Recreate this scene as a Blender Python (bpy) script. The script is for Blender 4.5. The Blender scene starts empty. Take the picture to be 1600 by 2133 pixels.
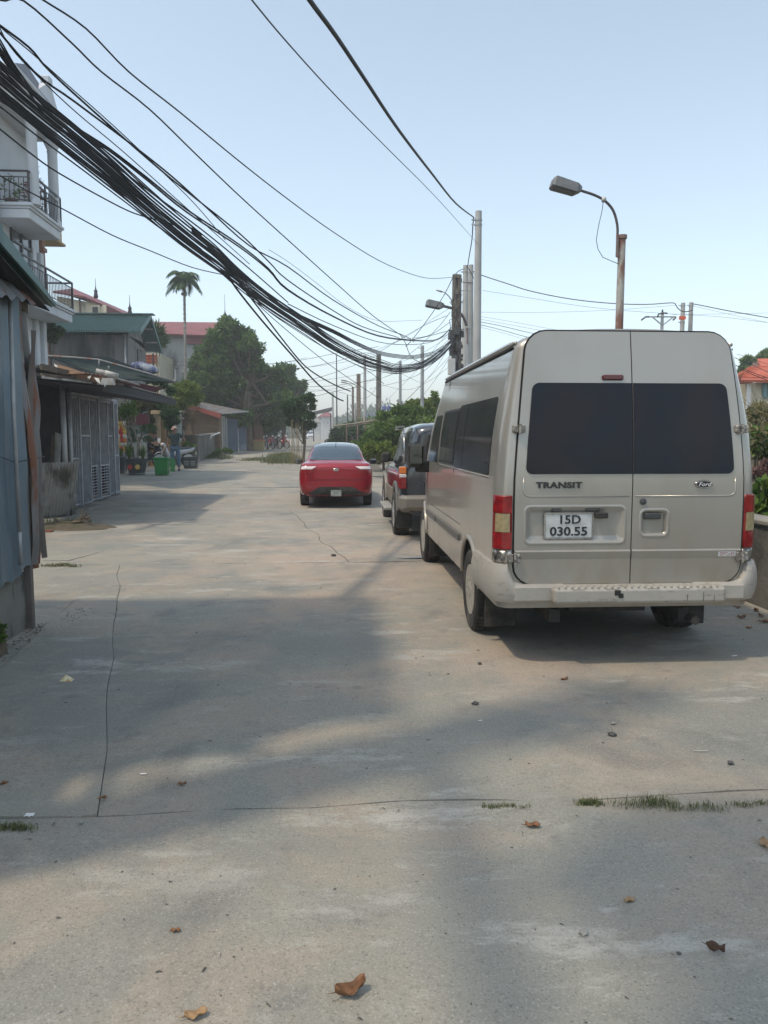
import bpy, bmesh, math, random
import numpy as np
from mathutils import Vector, Matrix, Euler, noise
random.seed(7); R = math.radians; PI = math.pi
scn = bpy.context.scene
C = scn.collection

# ------------------------------------------------------------------ camera, sky, sun
CAM_H = 1.67; YAW = R(3.576); PIT = math.atan(154.5/1600)
cd = bpy.data.cameras.new('camera'); cam = bpy.data.objects.new('camera', cd); C.objects.link(cam)
cd.sensor_fit = 'VERTICAL'; cd.sensor_height = 36.0; cd.lens = 1600/2133*36.0
cd.clip_start = 0.05; cd.clip_end = 3000
cam.location = (0, 0, CAM_H); cam.rotation_euler = (PI/2-PIT, 0, -YAW)
scn.camera = cam
SUN_EL = R(62); SUN_AZ = R(27)
SUN_DIR = Vector((math.cos(SUN_AZ)*math.cos(SUN_EL), math.sin(SUN_AZ)*math.cos(SUN_EL), -math.sin(SUN_EL)))  # way the light travels
w = bpy.data.worlds.new('World'); scn.world = w; w.use_nodes = True
nt = w.node_tree; nt.nodes.clear()
sky = nt.nodes.new('ShaderNodeTexSky'); sky.sky_type = 'NISHITA'; sky.sun_disc = False
sky.sun_elevation = SUN_EL
sky.sun_rotation = math.atan2(-SUN_DIR.x, -SUN_DIR.y)
sky.altitude = 0; sky.air_density = 1.0; sky.dust_density = 1.35; sky.ozone_density = 1.0
bg = nt.nodes.new('ShaderNodeBackground'); bg.inputs[1].default_value = 0.15
wo = nt.nodes.new('ShaderNodeOutputWorld')
hs = nt.nodes.new('ShaderNodeHueSaturation'); hs.inputs['Saturation'].default_value = 0.64; hs.inputs['Hue'].default_value = 0.482
nt.links.new(sky.outputs[0], hs.inputs['Color']); nt.links.new(hs.outputs[0], bg.inputs[0]); nt.links.new(bg.outputs[0], wo.inputs[0])
sl = bpy.data.lights.new('sun', 'SUN'); sl.energy = 1.28; sl.angle = R(2.2); sl.color = (1.0, 0.85, 0.64)
so = bpy.data.objects.new('sun', sl); C.objects.link(so); so.rotation_euler = SUN_DIR.to_track_quat('-Z', 'Y').to_euler()
so.location = (-20, -10, 30)
scn.view_settings.view_transform = 'Standard'; scn.view_settings.look = 'None'
scn.view_settings.exposure = 0.73; scn.view_settings.gamma = 1.0; scn.view_settings.use_curve_mapping = False
scn.render.engine = 'CYCLES'
cy = scn.cycles
cy.use_denoising = True; cy.max_bounces = 6; cy.diffuse_bounces = 3; cy.glossy_bounces = 3; cy.transmission_bounces = 3
cy.transparent_max_bounces = 6; cy.volume_bounces = 0; cy.sample_clamp_indirect = 4; cy.caustics_reflective = False; cy.caustics_refractive = False

# ------------------------------------------------------------------ survey helpers: sight line through a photo pixel met with a plane of the place
_f = Vector((math.sin(YAW)*math.cos(PIT), math.cos(YAW)*math.cos(PIT), -math.sin(PIT)))
_r = Vector((math.cos(YAW), -math.sin(YAW), 0)); _u = _r.cross(_f)
def ray(px, py): return _f + _r*((px-800)/1600) + _u*((1066.5-py)/1600)
CV = Vector((0, 0, CAM_H))
def at(px, py, Y):
    d = ray(px, py); return CV + d*(Y/d.y)
def atx(px, py, X):
    d = ray(px, py); return CV + d*(X/d.x)
def gz(y):
    P = [(-50, 0), (9, 0), (18.4, .06), (29.5, .38), (51, .78), (60, .86), (100, 1.2), (150, 1.44), (250, 1.52), (900, 1.52)]
    for (a, b), (c, e) in zip(P, P[1:]):
        if y <= c: return b + (e-b)*(y-a)/(c-a)
    return P[-1][1]
def grd(px, py):
    z = 0
    for _ in range(12):
        d = ray(px, py); t = (z-CAM_H)/d.z; p = CV + d*t; z = z*.5+.5*gz(p.y)
    return Vector((p.x, p.y, gz(p.y)))
def V(*a): return Vector(a)
def lerp(a, b, t): return a + (b-a)*t

# ------------------------------------------------------------------ mesh builder
class MB:
    def __init__(s): s.v = []; s.f = []; s.m = []
    def add(s, vs, fs, mi=0):
        n = len(s.v); s.v += [tuple(p) for p in vs]; s.f += [tuple(i+n for i in f) for f in fs]; s.m += [mi]*len(fs); return s
    def box(s, x0, x1, y0, y1, z0, z1, mi=0):
        vs = [(x, y, z) for z in (z0, z1) for y in (y0, y1) for x in (x0, x1)]
        return s.add(vs, [(0, 2, 3, 1), (4, 5, 7, 6), (0, 1, 5, 4), (2, 6, 7, 3), (0, 4, 6, 2), (1, 3, 7, 5)], mi)
    def cbox(s, x0, x1, y0, y1, z0, z1, c=.01, mi=0):   # chamfered box
        c = min(c, (x1-x0)*.45, (y1-y0)*.45, (z1-z0)*.45)
        bm = bmesh.new(); bmesh.ops.create_cube(bm, size=1)
        for v in bm.verts:
            v.co = Vector((lerp(x0, x1, v.co.x+.5), lerp(y0, y1, v.co.y+.5), lerp(z0, z1, v.co.z+.5)))
        bmesh.ops.bevel(bm, geom=bm.edges[:], offset=c, segments=1, affect='EDGES', profile=.5)
        bm.verts.index_update()
        s.add([v.co for v in bm.verts], [[v.index for v in f.verts] for f in bm.faces], mi); bm.free(); return s
    def bar(s, a, b, w, h=None, mi=0, up=(0, 0, 1)):      # square bar from a to b
        a = Vector(a); b = Vector(b); h = h or w; d = (b-a).normalized(); u = Vector(up)
        if abs(d.dot(u)) > .98: u = Vector((1, 0, 0))
        x = d.cross(u).normalized()*w/2; z = x.cross(d).normalized()*h/2
        vs = [p+sx*x+sz*z for p in (a, b) for sx, sz in ((-1, -1), (1, -1), (1, 1), (-1, 1))]
        return s.add(vs, [(0, 1, 2, 3), (7, 6, 5, 4), (0, 4, 5, 1), (1, 5, 6, 2), (2, 6, 7, 3), (3, 7, 4, 0)], mi)
    def tube(s, pts, r, n=8, cap=True, mi=0):
        pts = [Vector(p) for p in pts]; rs = r if isinstance(r, (list, tuple)) else [r]*len(pts)
        vs = []; fs = []; ref = None
        for i, p in enumerate(pts):
            d = (pts[min(i+1, len(pts)-1)]-pts[max(i-1, 0)]).normalized()
            if ref is None: ref = Vector((0, 0, 1)) if abs(d.z) < .9 else Vector((1, 0, 0))
            x = d.cross(ref).normalized(); y = x.cross(d).normalized(); ref = y
            for k in range(n):
                a = 2*PI*k/n; vs.append(p+(x*math.cos(a)+y*math.sin(a))*rs[i])
        for i in range(len(pts)-1):
            for k in range(n): fs.append((i*n+k, i*n+(k+1) % n, (i+1)*n+(k+1) % n, (i+1)*n+k))
        if cap: fs.append(tuple(range(n-1, -1, -1))); fs.append(tuple((len(pts)-1)*n+k for k in range(n)))
        return s.add(vs, fs, mi)
    def lathe(s, c, prof, n=24, axis='z', mi=0):          # prof: (radius, along)
        vs = []; fs = []
        for r, h in prof:
            for k in range(n):
                a = 2*PI*k/n; x, y = r*math.cos(a), r*math.sin(a)
                vs.append(Vector(c)+(Vector((x, y, h)) if axis == 'z' else Vector((h, x, y)) if axis == 'x' else Vector((x, h, y))))
        m = len(prof)
        for i in range(m-1):
            for k in range(n): fs.append((i*n+k, i*n+(k+1) % n, (i+1)*n+(k+1) % n, (i+1)*n+k))
        fs.append(tuple(range(n-1, -1, -1))); fs.append(tuple((m-1)*n+k for k in range(n)))
        return s.add(vs, fs, mi)
    def grid(s, fn, nu, nv, mi=0, flip=False):
        vs = [fn(i/nu, j/nv) for j in range(nv+1) for i in range(nu+1)]
        fs = []
        for j in range(nv):
            for i in range(nu):
                a = j*(nu+1)+i; q = (a, a+1, a+nu+2, a+nu+1); fs.append(q[::-1] if flip else q)
        return s.add(vs, fs, mi)
    def prism(s, poly, a, b, axis='y', mi=0):             # polygon in the two other axes, extruded a..b
        n = len(poly)
        def P(p, t): return (p[0], t, p[1]) if axis == 'y' else (t, p[0], p[1]) if axis == 'x' else (p[0], p[1], t)
        vs = [P(p, a) for p in poly]+[P(p, b) for p in poly]
        fs = [tuple(range(n)), tuple(range(2*n-1, n-1, -1))]+[(i, n+i, n+(i+1) % n, (i+1) % n) for i in range(n)]
        return s.add(vs, fs, mi)
    def slab(s, quad, th, mi=0):                            # a quad of four corners given a thickness along its normal
        q = [Vector(p) for p in quad]; nrm = (q[1]-q[0]).cross(q[3]-q[0]).normalized()*th
        return s.add(q+[p-nrm for p in q], [(0, 1, 2, 3), (7, 6, 5, 4), (0, 4, 5, 1), (1, 5, 6, 2), (2, 6, 7, 3), (3, 7, 4, 0)], mi)

def wloc(o):
    L = Vector((0, 0, 0))
    while o: L += o.location; o = o.parent
    return L
def obj(name, mb, m, parent=None, smooth=False, local=False, bevel=0, loc=None, auto=None):
    """one mesh object; vertices given in world metres unless local=True"""
    me = bpy.data.meshes.new(name)
    off = Vector((0, 0, 0))
    if not local:
        off = wloc(parent) if parent else Vector(loc or (0, 0, 0))
    me.from_pydata([(v[0]-off.x, v[1]-off.y, v[2]-off.z) for v in mb.v], [], mb.f)
    ms = m if isinstance(m, (list, tuple)) else [m]
    for k in ms: me.materials.append(k)
    if any(mb.m): me.polygons.foreach_set('material_index', mb.m)
    bm = bmesh.new(); bm.from_mesh(me); bmesh.ops.recalc_face_normals(bm, faces=bm.faces); bm.to_mesh(me); bm.free()
    if smooth: me.polygons.foreach_set('use_smooth', [True]*len(me.polygons))
    if smooth and auto: me.set_sharp_from_angle(angle=R(auto))
    o = bpy.data.objects.new(name, me); C.objects.link(o)
    if parent: o.parent = parent
    elif not local: o.location = off
    elif loc: o.location = loc
    if bevel:
        b = o.modifiers.new('b', 'BEVEL'); b.width = bevel; b.segments = 2; b.limit_method = 'ANGLE'
    return o
def tag(o, label=None, cat=None, group=None, kind=None):
    if label: o['label'] = label
    if cat: o['category'] = cat
    if group: o['group'] = group
    if kind: o['kind'] = kind
    return o
def thing(name, label, cat, loc=(0, 0, 0), rotz=0, group=None):
    o = bpy.data.objects.new(name, None); C.objects.link(o); o.location = loc; o.rotation_euler = (0, 0, rotz)
    o.empty_display_size = .2
    return tag(o, label, cat, group)
def copy_tree(o, parent=None, loc=None, label=None, rotz=None):
    c = o.copy(); C.objects.link(c)
    if parent: c.parent = parent
    if loc is not None: c.location = loc
    if rotz is not None: c.rotation_euler = (0, 0, rotz)
    if label: c['label'] = label
    for ch in list(o.children): copy_tree(ch, c)
    return c
def text(name, body, size, m, parent, loc, rot=(PI/2, 0, 0), extrude=.002, shear=0, sx=1, align='CENTER', bold=0, sp=1.0):
    cu = bpy.data.curves.new(name, 'FONT'); cu.body = body; cu.size = size; cu.extrude = extrude; cu.align_x = align; cu.align_y = 'CENTER'
    cu.shear = shear; cu.offset = bold; cu.space_line = .85; cu.space_character = sp; cu.resolution_u = 3
    cu.materials.append(m); t = bpy.data.objects.new('t', cu); C.objects.link(t); bpy.context.view_layer.update()
    me = bpy.data.meshes.new_from_object(t.evaluated_get(bpy.context.evaluated_depsgraph_get())); bpy.data.objects.remove(t, do_unlink=True); me.name = name
    o = bpy.data.objects.new(name, me); C.objects.link(o); o.parent = parent; o.location = loc; o.rotation_euler = rot; o.scale = (sx, 1, 1)
    return o

# ------------------------------------------------------------------ materials
def srgb(r, g, b):
    f = lambda c: (c/255/12.92) if c <= 10 else ((c/255+.055)/1.055)**2.4
    return (f(r), f(g), f(b))
MC = {}
def mat(name, c, c2=None, sc=4, rough=.7, metal=0, bump=0, bsc=30, dirt=None, dsc=3, dst=(1, 1, 1), damt=.5, coat=0, spec=.5, rvar=0, dlo=.45, dhi=.7, coord='Object', low=None):
    """procedural surface: two mottled colours, a dirt colour laid on by stretched noise, fine relief"""
    if name in MC: return MC[name]
    m = bpy.data.materials.new(name); m.use_nodes = True; n = m.node_tree.nodes; L = m.node_tree.links
    p = n['Principled BSDF']; p.inputs['Roughness'].default_value = rough; p.inputs['Metallic'].default_value = metal
    p.inputs['Specular IOR Level'].default_value = spec
    if coat: p.inputs['Coat Weight'].default_value = coat; p.inputs['Coat Roughness'].default_value = .08
    tc = n.new('ShaderNodeTexCoord')
    def nz(scale, det=5, st=(1, 1, 1), rg=.6):
        mp = n.new('ShaderNodeMapping'); mp.inputs['Scale'].default_value = st; L.new(tc.outputs[coord], mp.inputs[0])
        t = n.new('ShaderNodeTexNoise'); t.inputs['Scale'].default_value = scale; t.inputs['Detail'].default_value = det; t.inputs['Roughness'].default_value = rg
        L.new(mp.outputs[0], t.inputs[0]); return t
    def ramp(src, lo, hi):
        r = n.new('ShaderNodeMapRange'); r.inputs[1].default_value = lo; r.inputs[2].default_value = hi; r.interpolation_type = 'SMOOTHSTEP'
        L.new(src, r.inputs[0]); return r.outputs[0]
    def mix(f, a, b):
        x = n.new('ShaderNodeMix'); x.data_type = 'RGBA'
        if hasattr(f, 'links') or hasattr(f, 'is_linked'): L.new(f, x.inputs[0])
        else: x.inputs[0].default_value = f
        for k, q in ((6, a), (7, b)):
            if isinstance(q, tuple): x.inputs[k].default_value = (*q, 1)
            else: L.new(q, x.inputs[k])
        return x.outputs[2]
    col = tuple(c)
    if c2: t = nz(sc); col = mix(ramp(t.outputs[0], .35, .65), tuple(c), tuple(c2))
    if dirt:
        t = nz(dsc, 6, dst); f = ramp(t.outputs[0], dlo, dhi)
        mm = n.new('ShaderNodeMath'); mm.operation = 'MULTIPLY'; mm.inputs[1].default_value = damt; L.new(f, mm.inputs[0])
        col = mix(mm.outputs[0], col, tuple(dirt))
    if low:   # colour band fading in over the lower body, road dust on the minibus: (colour, height, depth of the band)
        sp = n.new('ShaderNodeSeparateXYZ'); L.new(tc.outputs[coord], sp.inputs[0]); r = n.new('ShaderNodeMapRange'); r.interpolation_type = 'SMOOTHSTEP'
        r.inputs[1].default_value = low[1]+low[2]; r.inputs[2].default_value = low[1]-low[2]; L.new(sp.outputs[2], r.inputs[0]); t = nz(5, 6, (1, 1, .5)); f = ramp(t.outputs[0], .3, .7)
        mm = n.new('ShaderNodeMath'); mm.operation = 'MULTIPLY'; L.new(r.outputs[0], mm.inputs[0]); L.new(f, mm.inputs[1]); col = mix(mm.outputs[0], col, low[0])
    if isinstance(col, tuple): p.inputs['Base Color'].default_value = (*col, 1)
    else: L.new(col, p.inputs['Base Color'])
    if rvar:
        t = nz(sc*1.7); r = n.new('ShaderNodeMapRange'); r.inputs[3].default_value = rough-rvar; r.inputs[4].default_value = rough+rvar
        L.new(t.outputs[0], r.inputs[0]); L.new(r.outputs[0], p.inputs['Roughness'])
    if bump:
        t = nz(bsc, 4); b = n.new('ShaderNodeBump'); b.inputs['Strength'].default_value = 1; b.inputs['Distance'].default_value = bump
        L.new(t.outputs[0], b.inputs['Height']); L.new(b.outputs[0], p.inputs['Normal'])
    MC[name] = m; return m
def leafmat(name, c1, c2, trans=.3, c3=None):
    m = bpy.data.materials.new(name); m.use_nodes = True; n = m.node_tree.nodes; L = m.node_tree.links
    p = n['Principled BSDF']; p.inputs['Roughness'].default_value = .5; p.inputs['Specular IOR Level'].default_value = .35
    g = n.new('ShaderNodeNewGeometry'); r = n.new('ShaderNodeValToRGB')
    r.color_ramp.elements[0].color = (*c1, 1); r.color_ramp.elements[1].color = (*c2, 1)
    if c3: e = r.color_ramp.elements.new(.93); e.color = (*c2, 1); r.color_ramp.elements[2].color = (*c3, 1)
    L.new(g.outputs['Random Per Island'], r.inputs[0]); L.new(r.outputs[0], p.inputs['Base Color'])
    t = n.new('ShaderNodeBsdfTranslucent'); L.new(r.outputs[0], t.inputs[0])
    mx = n.new('ShaderNodeMixShader'); mx.inputs[0].default_value = trans
    L.new(p.outputs[0], mx.inputs[1]); L.new(t.outputs[0], mx.inputs[2]); L.new(mx.outputs[0], n['Material Output'].inputs[0])
    return m

m_black = mat('black_rubber', (.018, .018, .018), (.03, .029, .028), sc=9, rough=.75, bump=.002, bsc=40, dirt=(.16, .14, .11), dsc=6, damt=.35)
m_tyre = mat('tyre_rubber', (.022, .022, .022), (.035, .033, .031), sc=7, rough=.85, dirt=(.2, .175, .14), dsc=5, damt=.45, bump=.003, bsc=60)
m_dark = mat('dark_cavity', (.012, .012, .013), rough=.9)
m_plast = mat('grey_plastic', (.05, .052, .055), (.07, .07, .07), rough=.55, bump=.001, bsc=200)
m_glass = mat('tinted_glass', (.012, .016, .022), (.02, .02, .022), sc=1.5, rough=.1, spec=.6, dirt=(.07, .065, .06), dsc=2.5, damt=.22, rvar=.04)
m_glassR = mat('rear_tinted_glass', (.012, .020, .030), (.024, .022, .026), sc=1.2, rough=.30, spec=.18, dirt=(.05, .05, .05), dsc=1.5, damt=.15)
m_chrome = mat('chrome', (.6, .6, .6), rough=.22, metal=1, dirt=(.2, .18, .15), dsc=30, damt=.5)
m_red = mat('red_lens', (.33, .012, .014), (.2, .008, .01), sc=20, rough=.15, coat=.6)
m_amber = mat('amber_lens', (.75, .2, .03), rough=.15, coat=.6)
m_clear = mat('smoky_clear_lens', (.42, .33, .17), (.3, .25, .14), sc=30, rough=.2, coat=.5)
m_whitelens = mat('white_lens', (.8, .72, .7), rough=.15, coat=.5)
m_steel = mat('galvanised_steel', (.36, .37, .37), (.45, .46, .46), sc=6, rough=.5, metal=.4, dirt=(.2, .17, .14), dsc=4, damt=.3, dst=(1, 1, .2))
m_white = mat('white_print', (.72, .72, .70), rough=.5)
m_ink = mat('black_print', (.02, .02, .022), rough=.6)
m_conc = mat('weathered_concrete', (.30, .285, .25), (.24, .235, .215), sc=3, rough=.9, bump=.006, bsc=25, dirt=(.06, .062, .05), dsc=2.2, dst=(1, 1, .35), damt=.7)
# ================================================================== GROUND
def ground_material():
    m = bpy.data.materials.new('street_concrete'); m.use_nodes = True; n = m.node_tree.nodes; L = m.node_tree.links
    p = n['Principled BSDF']; p.inputs['Roughness'].default_value = .82; p.inputs['Specular IOR Level'].default_value = .3
    tc = n.new('ShaderNodeNewGeometry')
    def nz(scale, det=6, rg=.6, st=(1, 1, 1), dist=0):
        mp = n.new('ShaderNodeMapping'); mp.inputs['Scale'].default_value = st; L.new(tc.outputs['Position'], mp.inputs[0])
        t = n.new('ShaderNodeTexNoise'); t.inputs['Scale'].default_value = scale; t.inputs['Detail'].default_value = det
        t.inputs['Roughness'].default_value = rg; t.inputs['Distortion'].default_value = dist; L.new(mp.outputs[0], t.inputs[0]); return t.outputs[0]
    def rg(src, lo, hi, a=0, b=1):
        r = n.new('ShaderNodeMapRange'); r.interpolation_type = 'SMOOTHSTEP'
        for k, q in zip((1, 2, 3, 4), (lo, hi, a, b)): r.inputs[k].default_value = q
        L.new(src, r.inputs[0]); return r.outputs[0]
    def mul(a, b, op='MULTIPLY'):
        x = n.new('ShaderNodeMath'); x.operation = op
        for k, q in enumerate((a, b)):
            if isinstance(q, (int, float)): x.inputs[k].default_value = q
            else: L.new(q, x.inputs[k])
        return x.outputs[0]
    def mix(f, a, b, bt='MIX'):
        x = n.new('ShaderNodeMix'); x.data_type = 'RGBA'; x.blend_type = bt
        if isinstance(f, (int, float)): x.inputs[0].default_value = f
        else: L.new(f, x.inputs[0])
        for k, q in ((6, a), (7, b)):
            if isinstance(q, tuple): x.inputs[k].default_value = (*q, 1)
            else: L.new(q, x.inputs[k])
        return x.outputs[2]
    # cement body: grey to warm grey in metre-wide clouds
    col = mix(rg(nz(.35, 4, .55), .38, .62), (.245, .248, .222), (.31, .298, .25))
    col = mix(mul(rg(nz(.9, 6, .65, dist=.5), .44, .62), .68), col, (.38, .32, .25))       # clay dust
    # dusty worn area where cars pull in
    sp = n.new('ShaderNodeSeparateXYZ'); L.new(tc.outputs['Position'], sp.inputs[0])
    def blob(cx, cy, rx, ry):
        a = mul(mul(sp.outputs[0], -cx, 'ADD'), 1/rx); b = mul(mul(sp.outputs[1], -cy, 'ADD'), 1/ry)
        d = mul(mul(a, a), mul(b, b), 'ADD'); w = nz(1.1, 5, .6); d = mul(d, mul(rg(w, .3, .7, 0, 1.3), 0, 'ADD'), 'ADD'); return rg(d, .35, 1.5, 1, 0)
    col = mix(mul(blob(.3, 10.5, 2.8, 4.2), .8), col, (.43, .345, .27))
    col = mix(mul(blob(1.1, 5.4, 1.5, 1.0), .75), col, (.43, .35, .275))
    col = mix(mul(blob(-1.0, 2.4, 1.0, .7), .4), col, (.41, .355, .285))
    col = mix(mul(blob(-.3, 18, 5, 6), .35), col, (.42, .37, .31))
    # pale scuffed laitance streaks, drawn out across the street
    s1 = mul(rg(nz(1.6, 8, .74, (.55, 1.5, 1)), .53, .63), rg(nz(.45, 3, .5), .40, .58))
    col = mix(mul(s1, .75), col, (.47, .455, .41))
    s2 = mul(rg(nz(5, 8, .75, (.6, 1.3, 1)), .56, .66), .5); col = mix(s2, col, (.42, .405, .36))
    # dark oily / damp stains
    col = mix(mul(rg(nz(.8, 7, .6, dist=1), .54, .7), .5), col, (.15, .152, .145))
    col = mix(mul(rg(nz(3.1, 7, .72), .54, .72), .5), col, (.15, .147, .138))
    # grit: dark and pale grains
    g1 = nz(110, 4, .75); col = mix(mul(rg(g1, .56, .68), .75), col, (.085, .082, .078)); col = mix(mul(rg(g1, .44, .33), .6), col, (.52, .5, .46))
    g2 = nz(45, 4, .7); col = mix(mul(rg(g2, .54, .7), .5), col, (.16, .155, .145))
    vor = n.new('ShaderNodeTexVoronoi'); vor.inputs['Scale'].default_value = 9; L.new(tc.outputs['Position'], vor.inputs[0])
    col = mix(mul(rg(vor.outputs['Distance'], .045, .02), .7), col, (.09, .085, .08))
    L.new(col, p.inputs['Base Color'])
    h = mul(mul(nz(60, 6, .7), .5), mul(nz(7, 6, .65), 1.6), 'ADD')
    h = mul(h, mul(nz(260, 2, .5), .25), 'ADD')
    b = n.new('ShaderNodeBump'); b.inputs['Distance'].default_value = .006; b.inputs['Strength'].default_value = .9; L.new(h, b.inputs['Height']); L.new(b.outputs[0], p.inputs['Normal'])
    return m
m_road = ground_material()
m_soil = mat('dark_soil', (.10, .085, .06), (.15, .125, .09), sc=2, rough=1, bump=.02, bsc=12, dirt=(.05, .07, .03), dsc=1.5, damt=.7)
m_field = mat('rough_field_ground', (.11, .115, .055), (.17, .15, .085), sc=.25, rough=1, bump=.05, bsc=3, dirt=(.2, .17, .12), dsc=.4, damt=.5)

def sheet(name, x0, x1, ys, dz, m, xs=None):
    mb = MB(); xs = xs or [x0, x1]
    for y in ys:
        for x in xs: mb.v.append((x, y, gz(y)+dz(x, y) if callable(dz) else gz(y)+dz))
    k = len(xs)
    for j in range(len(ys)-1):
        for i in range(k-1): mb.f.append((j*k+i, j*k+i+1, (j+1)*k+i+1, (j+1)*k+i)); mb.m.append(0)
    return obj(name, mb, m)
ys = [-60, -20, -5, 0, 3, 6, 9]+[9+i*1.5 for i in range(1, 35)]+[65, 70, 80, 100, 120, 150, 200, 250, 400, 900]
o = sheet('ground', -700, 700, ys, -.16, m_field, xs=[-700, -200, -60, -20, 0, 4.3, 20, 60, 200, 700]); tag(o, kind='structure')
o = sheet('street_bed', -14, 4.3, ys[:48], -.028, mat('joint_dirt', (.17, .15, .12), (.11, .10, .08), sc=8, rough=1)); tag(o, kind='structure')

# concrete slabs: each cast between wavy joints
rj = random.Random(3)
def joint_y(base, slope=0, amp=.02, seed=0):
    return lambda x: base+slope*x+amp*(noise.noise(Vector((x*1.3, seed, 0)))*2+noise.noise(Vector((x*7, seed, 3)))*.5)
def joint_x(f, amp=.02, seed=0):
    return lambda y: f(y)+amp*(noise.noise(Vector((seed, y*1.1, 0)))*2+noise.noise(Vector((seed, y*6, 2)))*.5)
LX = lambda y: -10.5
RX = lambda y: 4.22 if y < 19 else 4.22+(y-19)*.0
JA = joint_y(-7); JB = joint_y(3.38, .012, .03, 1); JC = joint_y(10.25, .0, .05, 2); JD = joint_y(17.2, 0, .05, 3); JE = joint_y(23.2, .02, .06, 4); JF = joint_y(30.2, .02, .06, 5); JG = joint_y(38.5, 0, .05, 6); JH = joint_y(48, 0, .05, 7); JI = joint_y(62)
L1 = joint_x(lambda y: -1.08-.26*(y-3.4), .03, 8)          # crack running away to the left
L2 = joint_x(lambda y: -2.2-.11*(y-3.4)-.02, .04, 9)
L3 = joint_x(lambda y: .15-.17*(y-10.2), .05, 10)
L5 = joint_x(lambda y: -5.2, .03, 13)
def slab(y0, y1, x0, x1, gap=.012, dz=0, seed=0):
    nu = 34; nv = max(4, int((y1(0)-y0(0))/.35)); mb = MB(); vs = []
    for j in range(nv+1):
        for i in range(nu+1):
            u = i/nu; v = j/nv
            # iterate the bilinear position between the four joints
            y = lerp(y0(0), y1(0), v); x = 0
            for _ in range(4):
                x = lerp(x0(y)+gap/2, x1(y)-gap/2, u); y = lerp(y0(x)+gap/2, y1(x)-gap/2, v)
            e = min(u, 1-u)*8; 
            z = gz(y)+dz+.006*noise.noise(Vector((x*.5, y*.5, seed)))
            if i in (0, nu) or j in (0, nv): z -= .006+.004*noise.noise(Vector((x*9, y*9, seed)))
            vs.append((x, y, z))
    fs = [(j*(nu+1)+i, j*(nu+1)+i+1, (j+1)*(nu+1)+i+1, (j+1)*(nu+1)+i) for j in range(nv) for i in range(nu)]
    rim = [i for i in range(nu+1)]+[(j+1)*(nu+1)+nu for j in range(nv)]+[nv*(nu+1)+i for i in range(nu-1, -1, -1)]+[j*(nu+1) for j in range(nv-1, 0, -1)]
    n0 = len(vs); vs += [(vs[k][0], vs[k][1], vs[k][2]-.07) for k in rim]; m_ = len(rim)
    fs += [(rim[k], n0+k, n0+(k+1) % m_, rim[(k+1) % m_]) for k in range(m_)]
    mb.add(vs, fs); return mb
road = thing('concrete_road', None, None); del_keys = [k for k in ('label', 'category') if k in road]
tag(road, kind='structure')
spec = [(JA, JB, LX, RX, .016), (JB, JC, LX, L2, .004), (JB, JC, L2, L1, .0035), (JB, JC, L1, RX, .0035), (JC, JD, LX, L3, .014), (JC, JD, L3, RX, .008),
        (JD, JE, LX, RX, .02), (JE, JF, LX, RX, .06), (JF, JG, LX, lambda y: -.6, .05), (JG, JH, LX, lambda y: -.4, .03), (JH, JI, LX, lambda y: -.2, .03)]
for k, (a, b, c, d, gp) in enumerate(spec):
    o = obj('concrete_slab', slab(a, b, c, d, gp, seed=k, dz=(.004*((k*37) % 3)-.004)), m_road, road, smooth=True, auto=40)
far_road = sheet('road', -12, 1, [62, 70, 80, 100, 120, 150, 200, 260], 0.0, m_road, xs=[-12, -6, 1]); tag(far_road, kind='structure')
# raised concrete apron sloping up on the right past the parked cars
mb = MB()
def apr(u, v):
    y = lerp(18.2, 33, v); x = lerp(1.55+.02*(y-18), 5.2, u); r = (u**1.2)*(.75)*min(1, (y-18)/5)
    return (x, y, gz(y)+.03+r+.02*noise.noise(Vector((x, y, 1))))
mb.grid(apr, 16, 30); o = obj('concrete_apron', mb, m_road, smooth=True); tag(o, kind='structure')
# small raised ramp slab beside the shed (a step up to the yard)
P = [grd(*p) for p in ((88, 1168), (88, 1112), (140, 1112), (190, 1122), (250, 1132), (205, 1150), (140, 1168))]
mb = MB(); mb.add([(p.x, p.y, .001) for p in P]+[(p.x*.995, p.y, .014) for p in P], [tuple(range(7, 14))]+[(i, (i+1) % 7, 7+(i+1) % 7, 7+i) for i in range(7)])
tag(obj('ramp_slab', mb, m_road), kind='structure')

# parapet wall along the right edge, bank behind it
wy = [ -3+i*.6 for i in range(38)]
mb = MB()
def pw(x0, x1, z1, y0, y1, n=36):
    for i in range(n):
        pass
m_wall = mat('stained_shade_render', (.14, .135, .12), (.19, .18, .155), sc=1.6, rough=.95, bump=.01, bsc=18, dirt=(.05, .05, .042), dsc=1.7, dst=(1, 1, .4), damt=.8)  # real stains, plus a darkened base standing in for the minibus shadow
wall = thing('parapet_wall', 'low grey concrete parapet wall right of the minibus', 'wall', (4.3, 4, 0))
for i in range(4):
    y0 = -2+i*5.6; y1 = y0+5.585
    mb = MB(); mb.grid(lambda u, v: (4.24+.008*noise.noise(Vector((u*30, v*6, i))), lerp(y0, y1, u), lerp(-.1, .80, v)), 30, 8)
    mb.box(4.25, 4.45, y0, y1, -.1, .80); obj('wall_panel', mb, m_wall, wall)
    mb = MB(); mb.cbox(4.21, 4.49, y0, y1, .802, .862, .015); obj('coping', mb, m_conc, wall)
def bank(u, v):
    y = lerp(-6, 60, v); x0 = 4.5 if y < 20 else 5.0-(y-20)*.09; x = lerp(x0, 16, u**1.5)
    h = .55+1.0*min(1, u*3)*(1-.35*u)
    if y > 18: h = .7+.9*u
    return (x, y, gz(y)+h+.18*noise.noise(Vector((x*.8, y*.5, 0))))
mb = MB(); mb.grid(bank, 24, 80); tag(obj('earth_bank', mb, m_soil, smooth=True), kind='structure')
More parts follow.
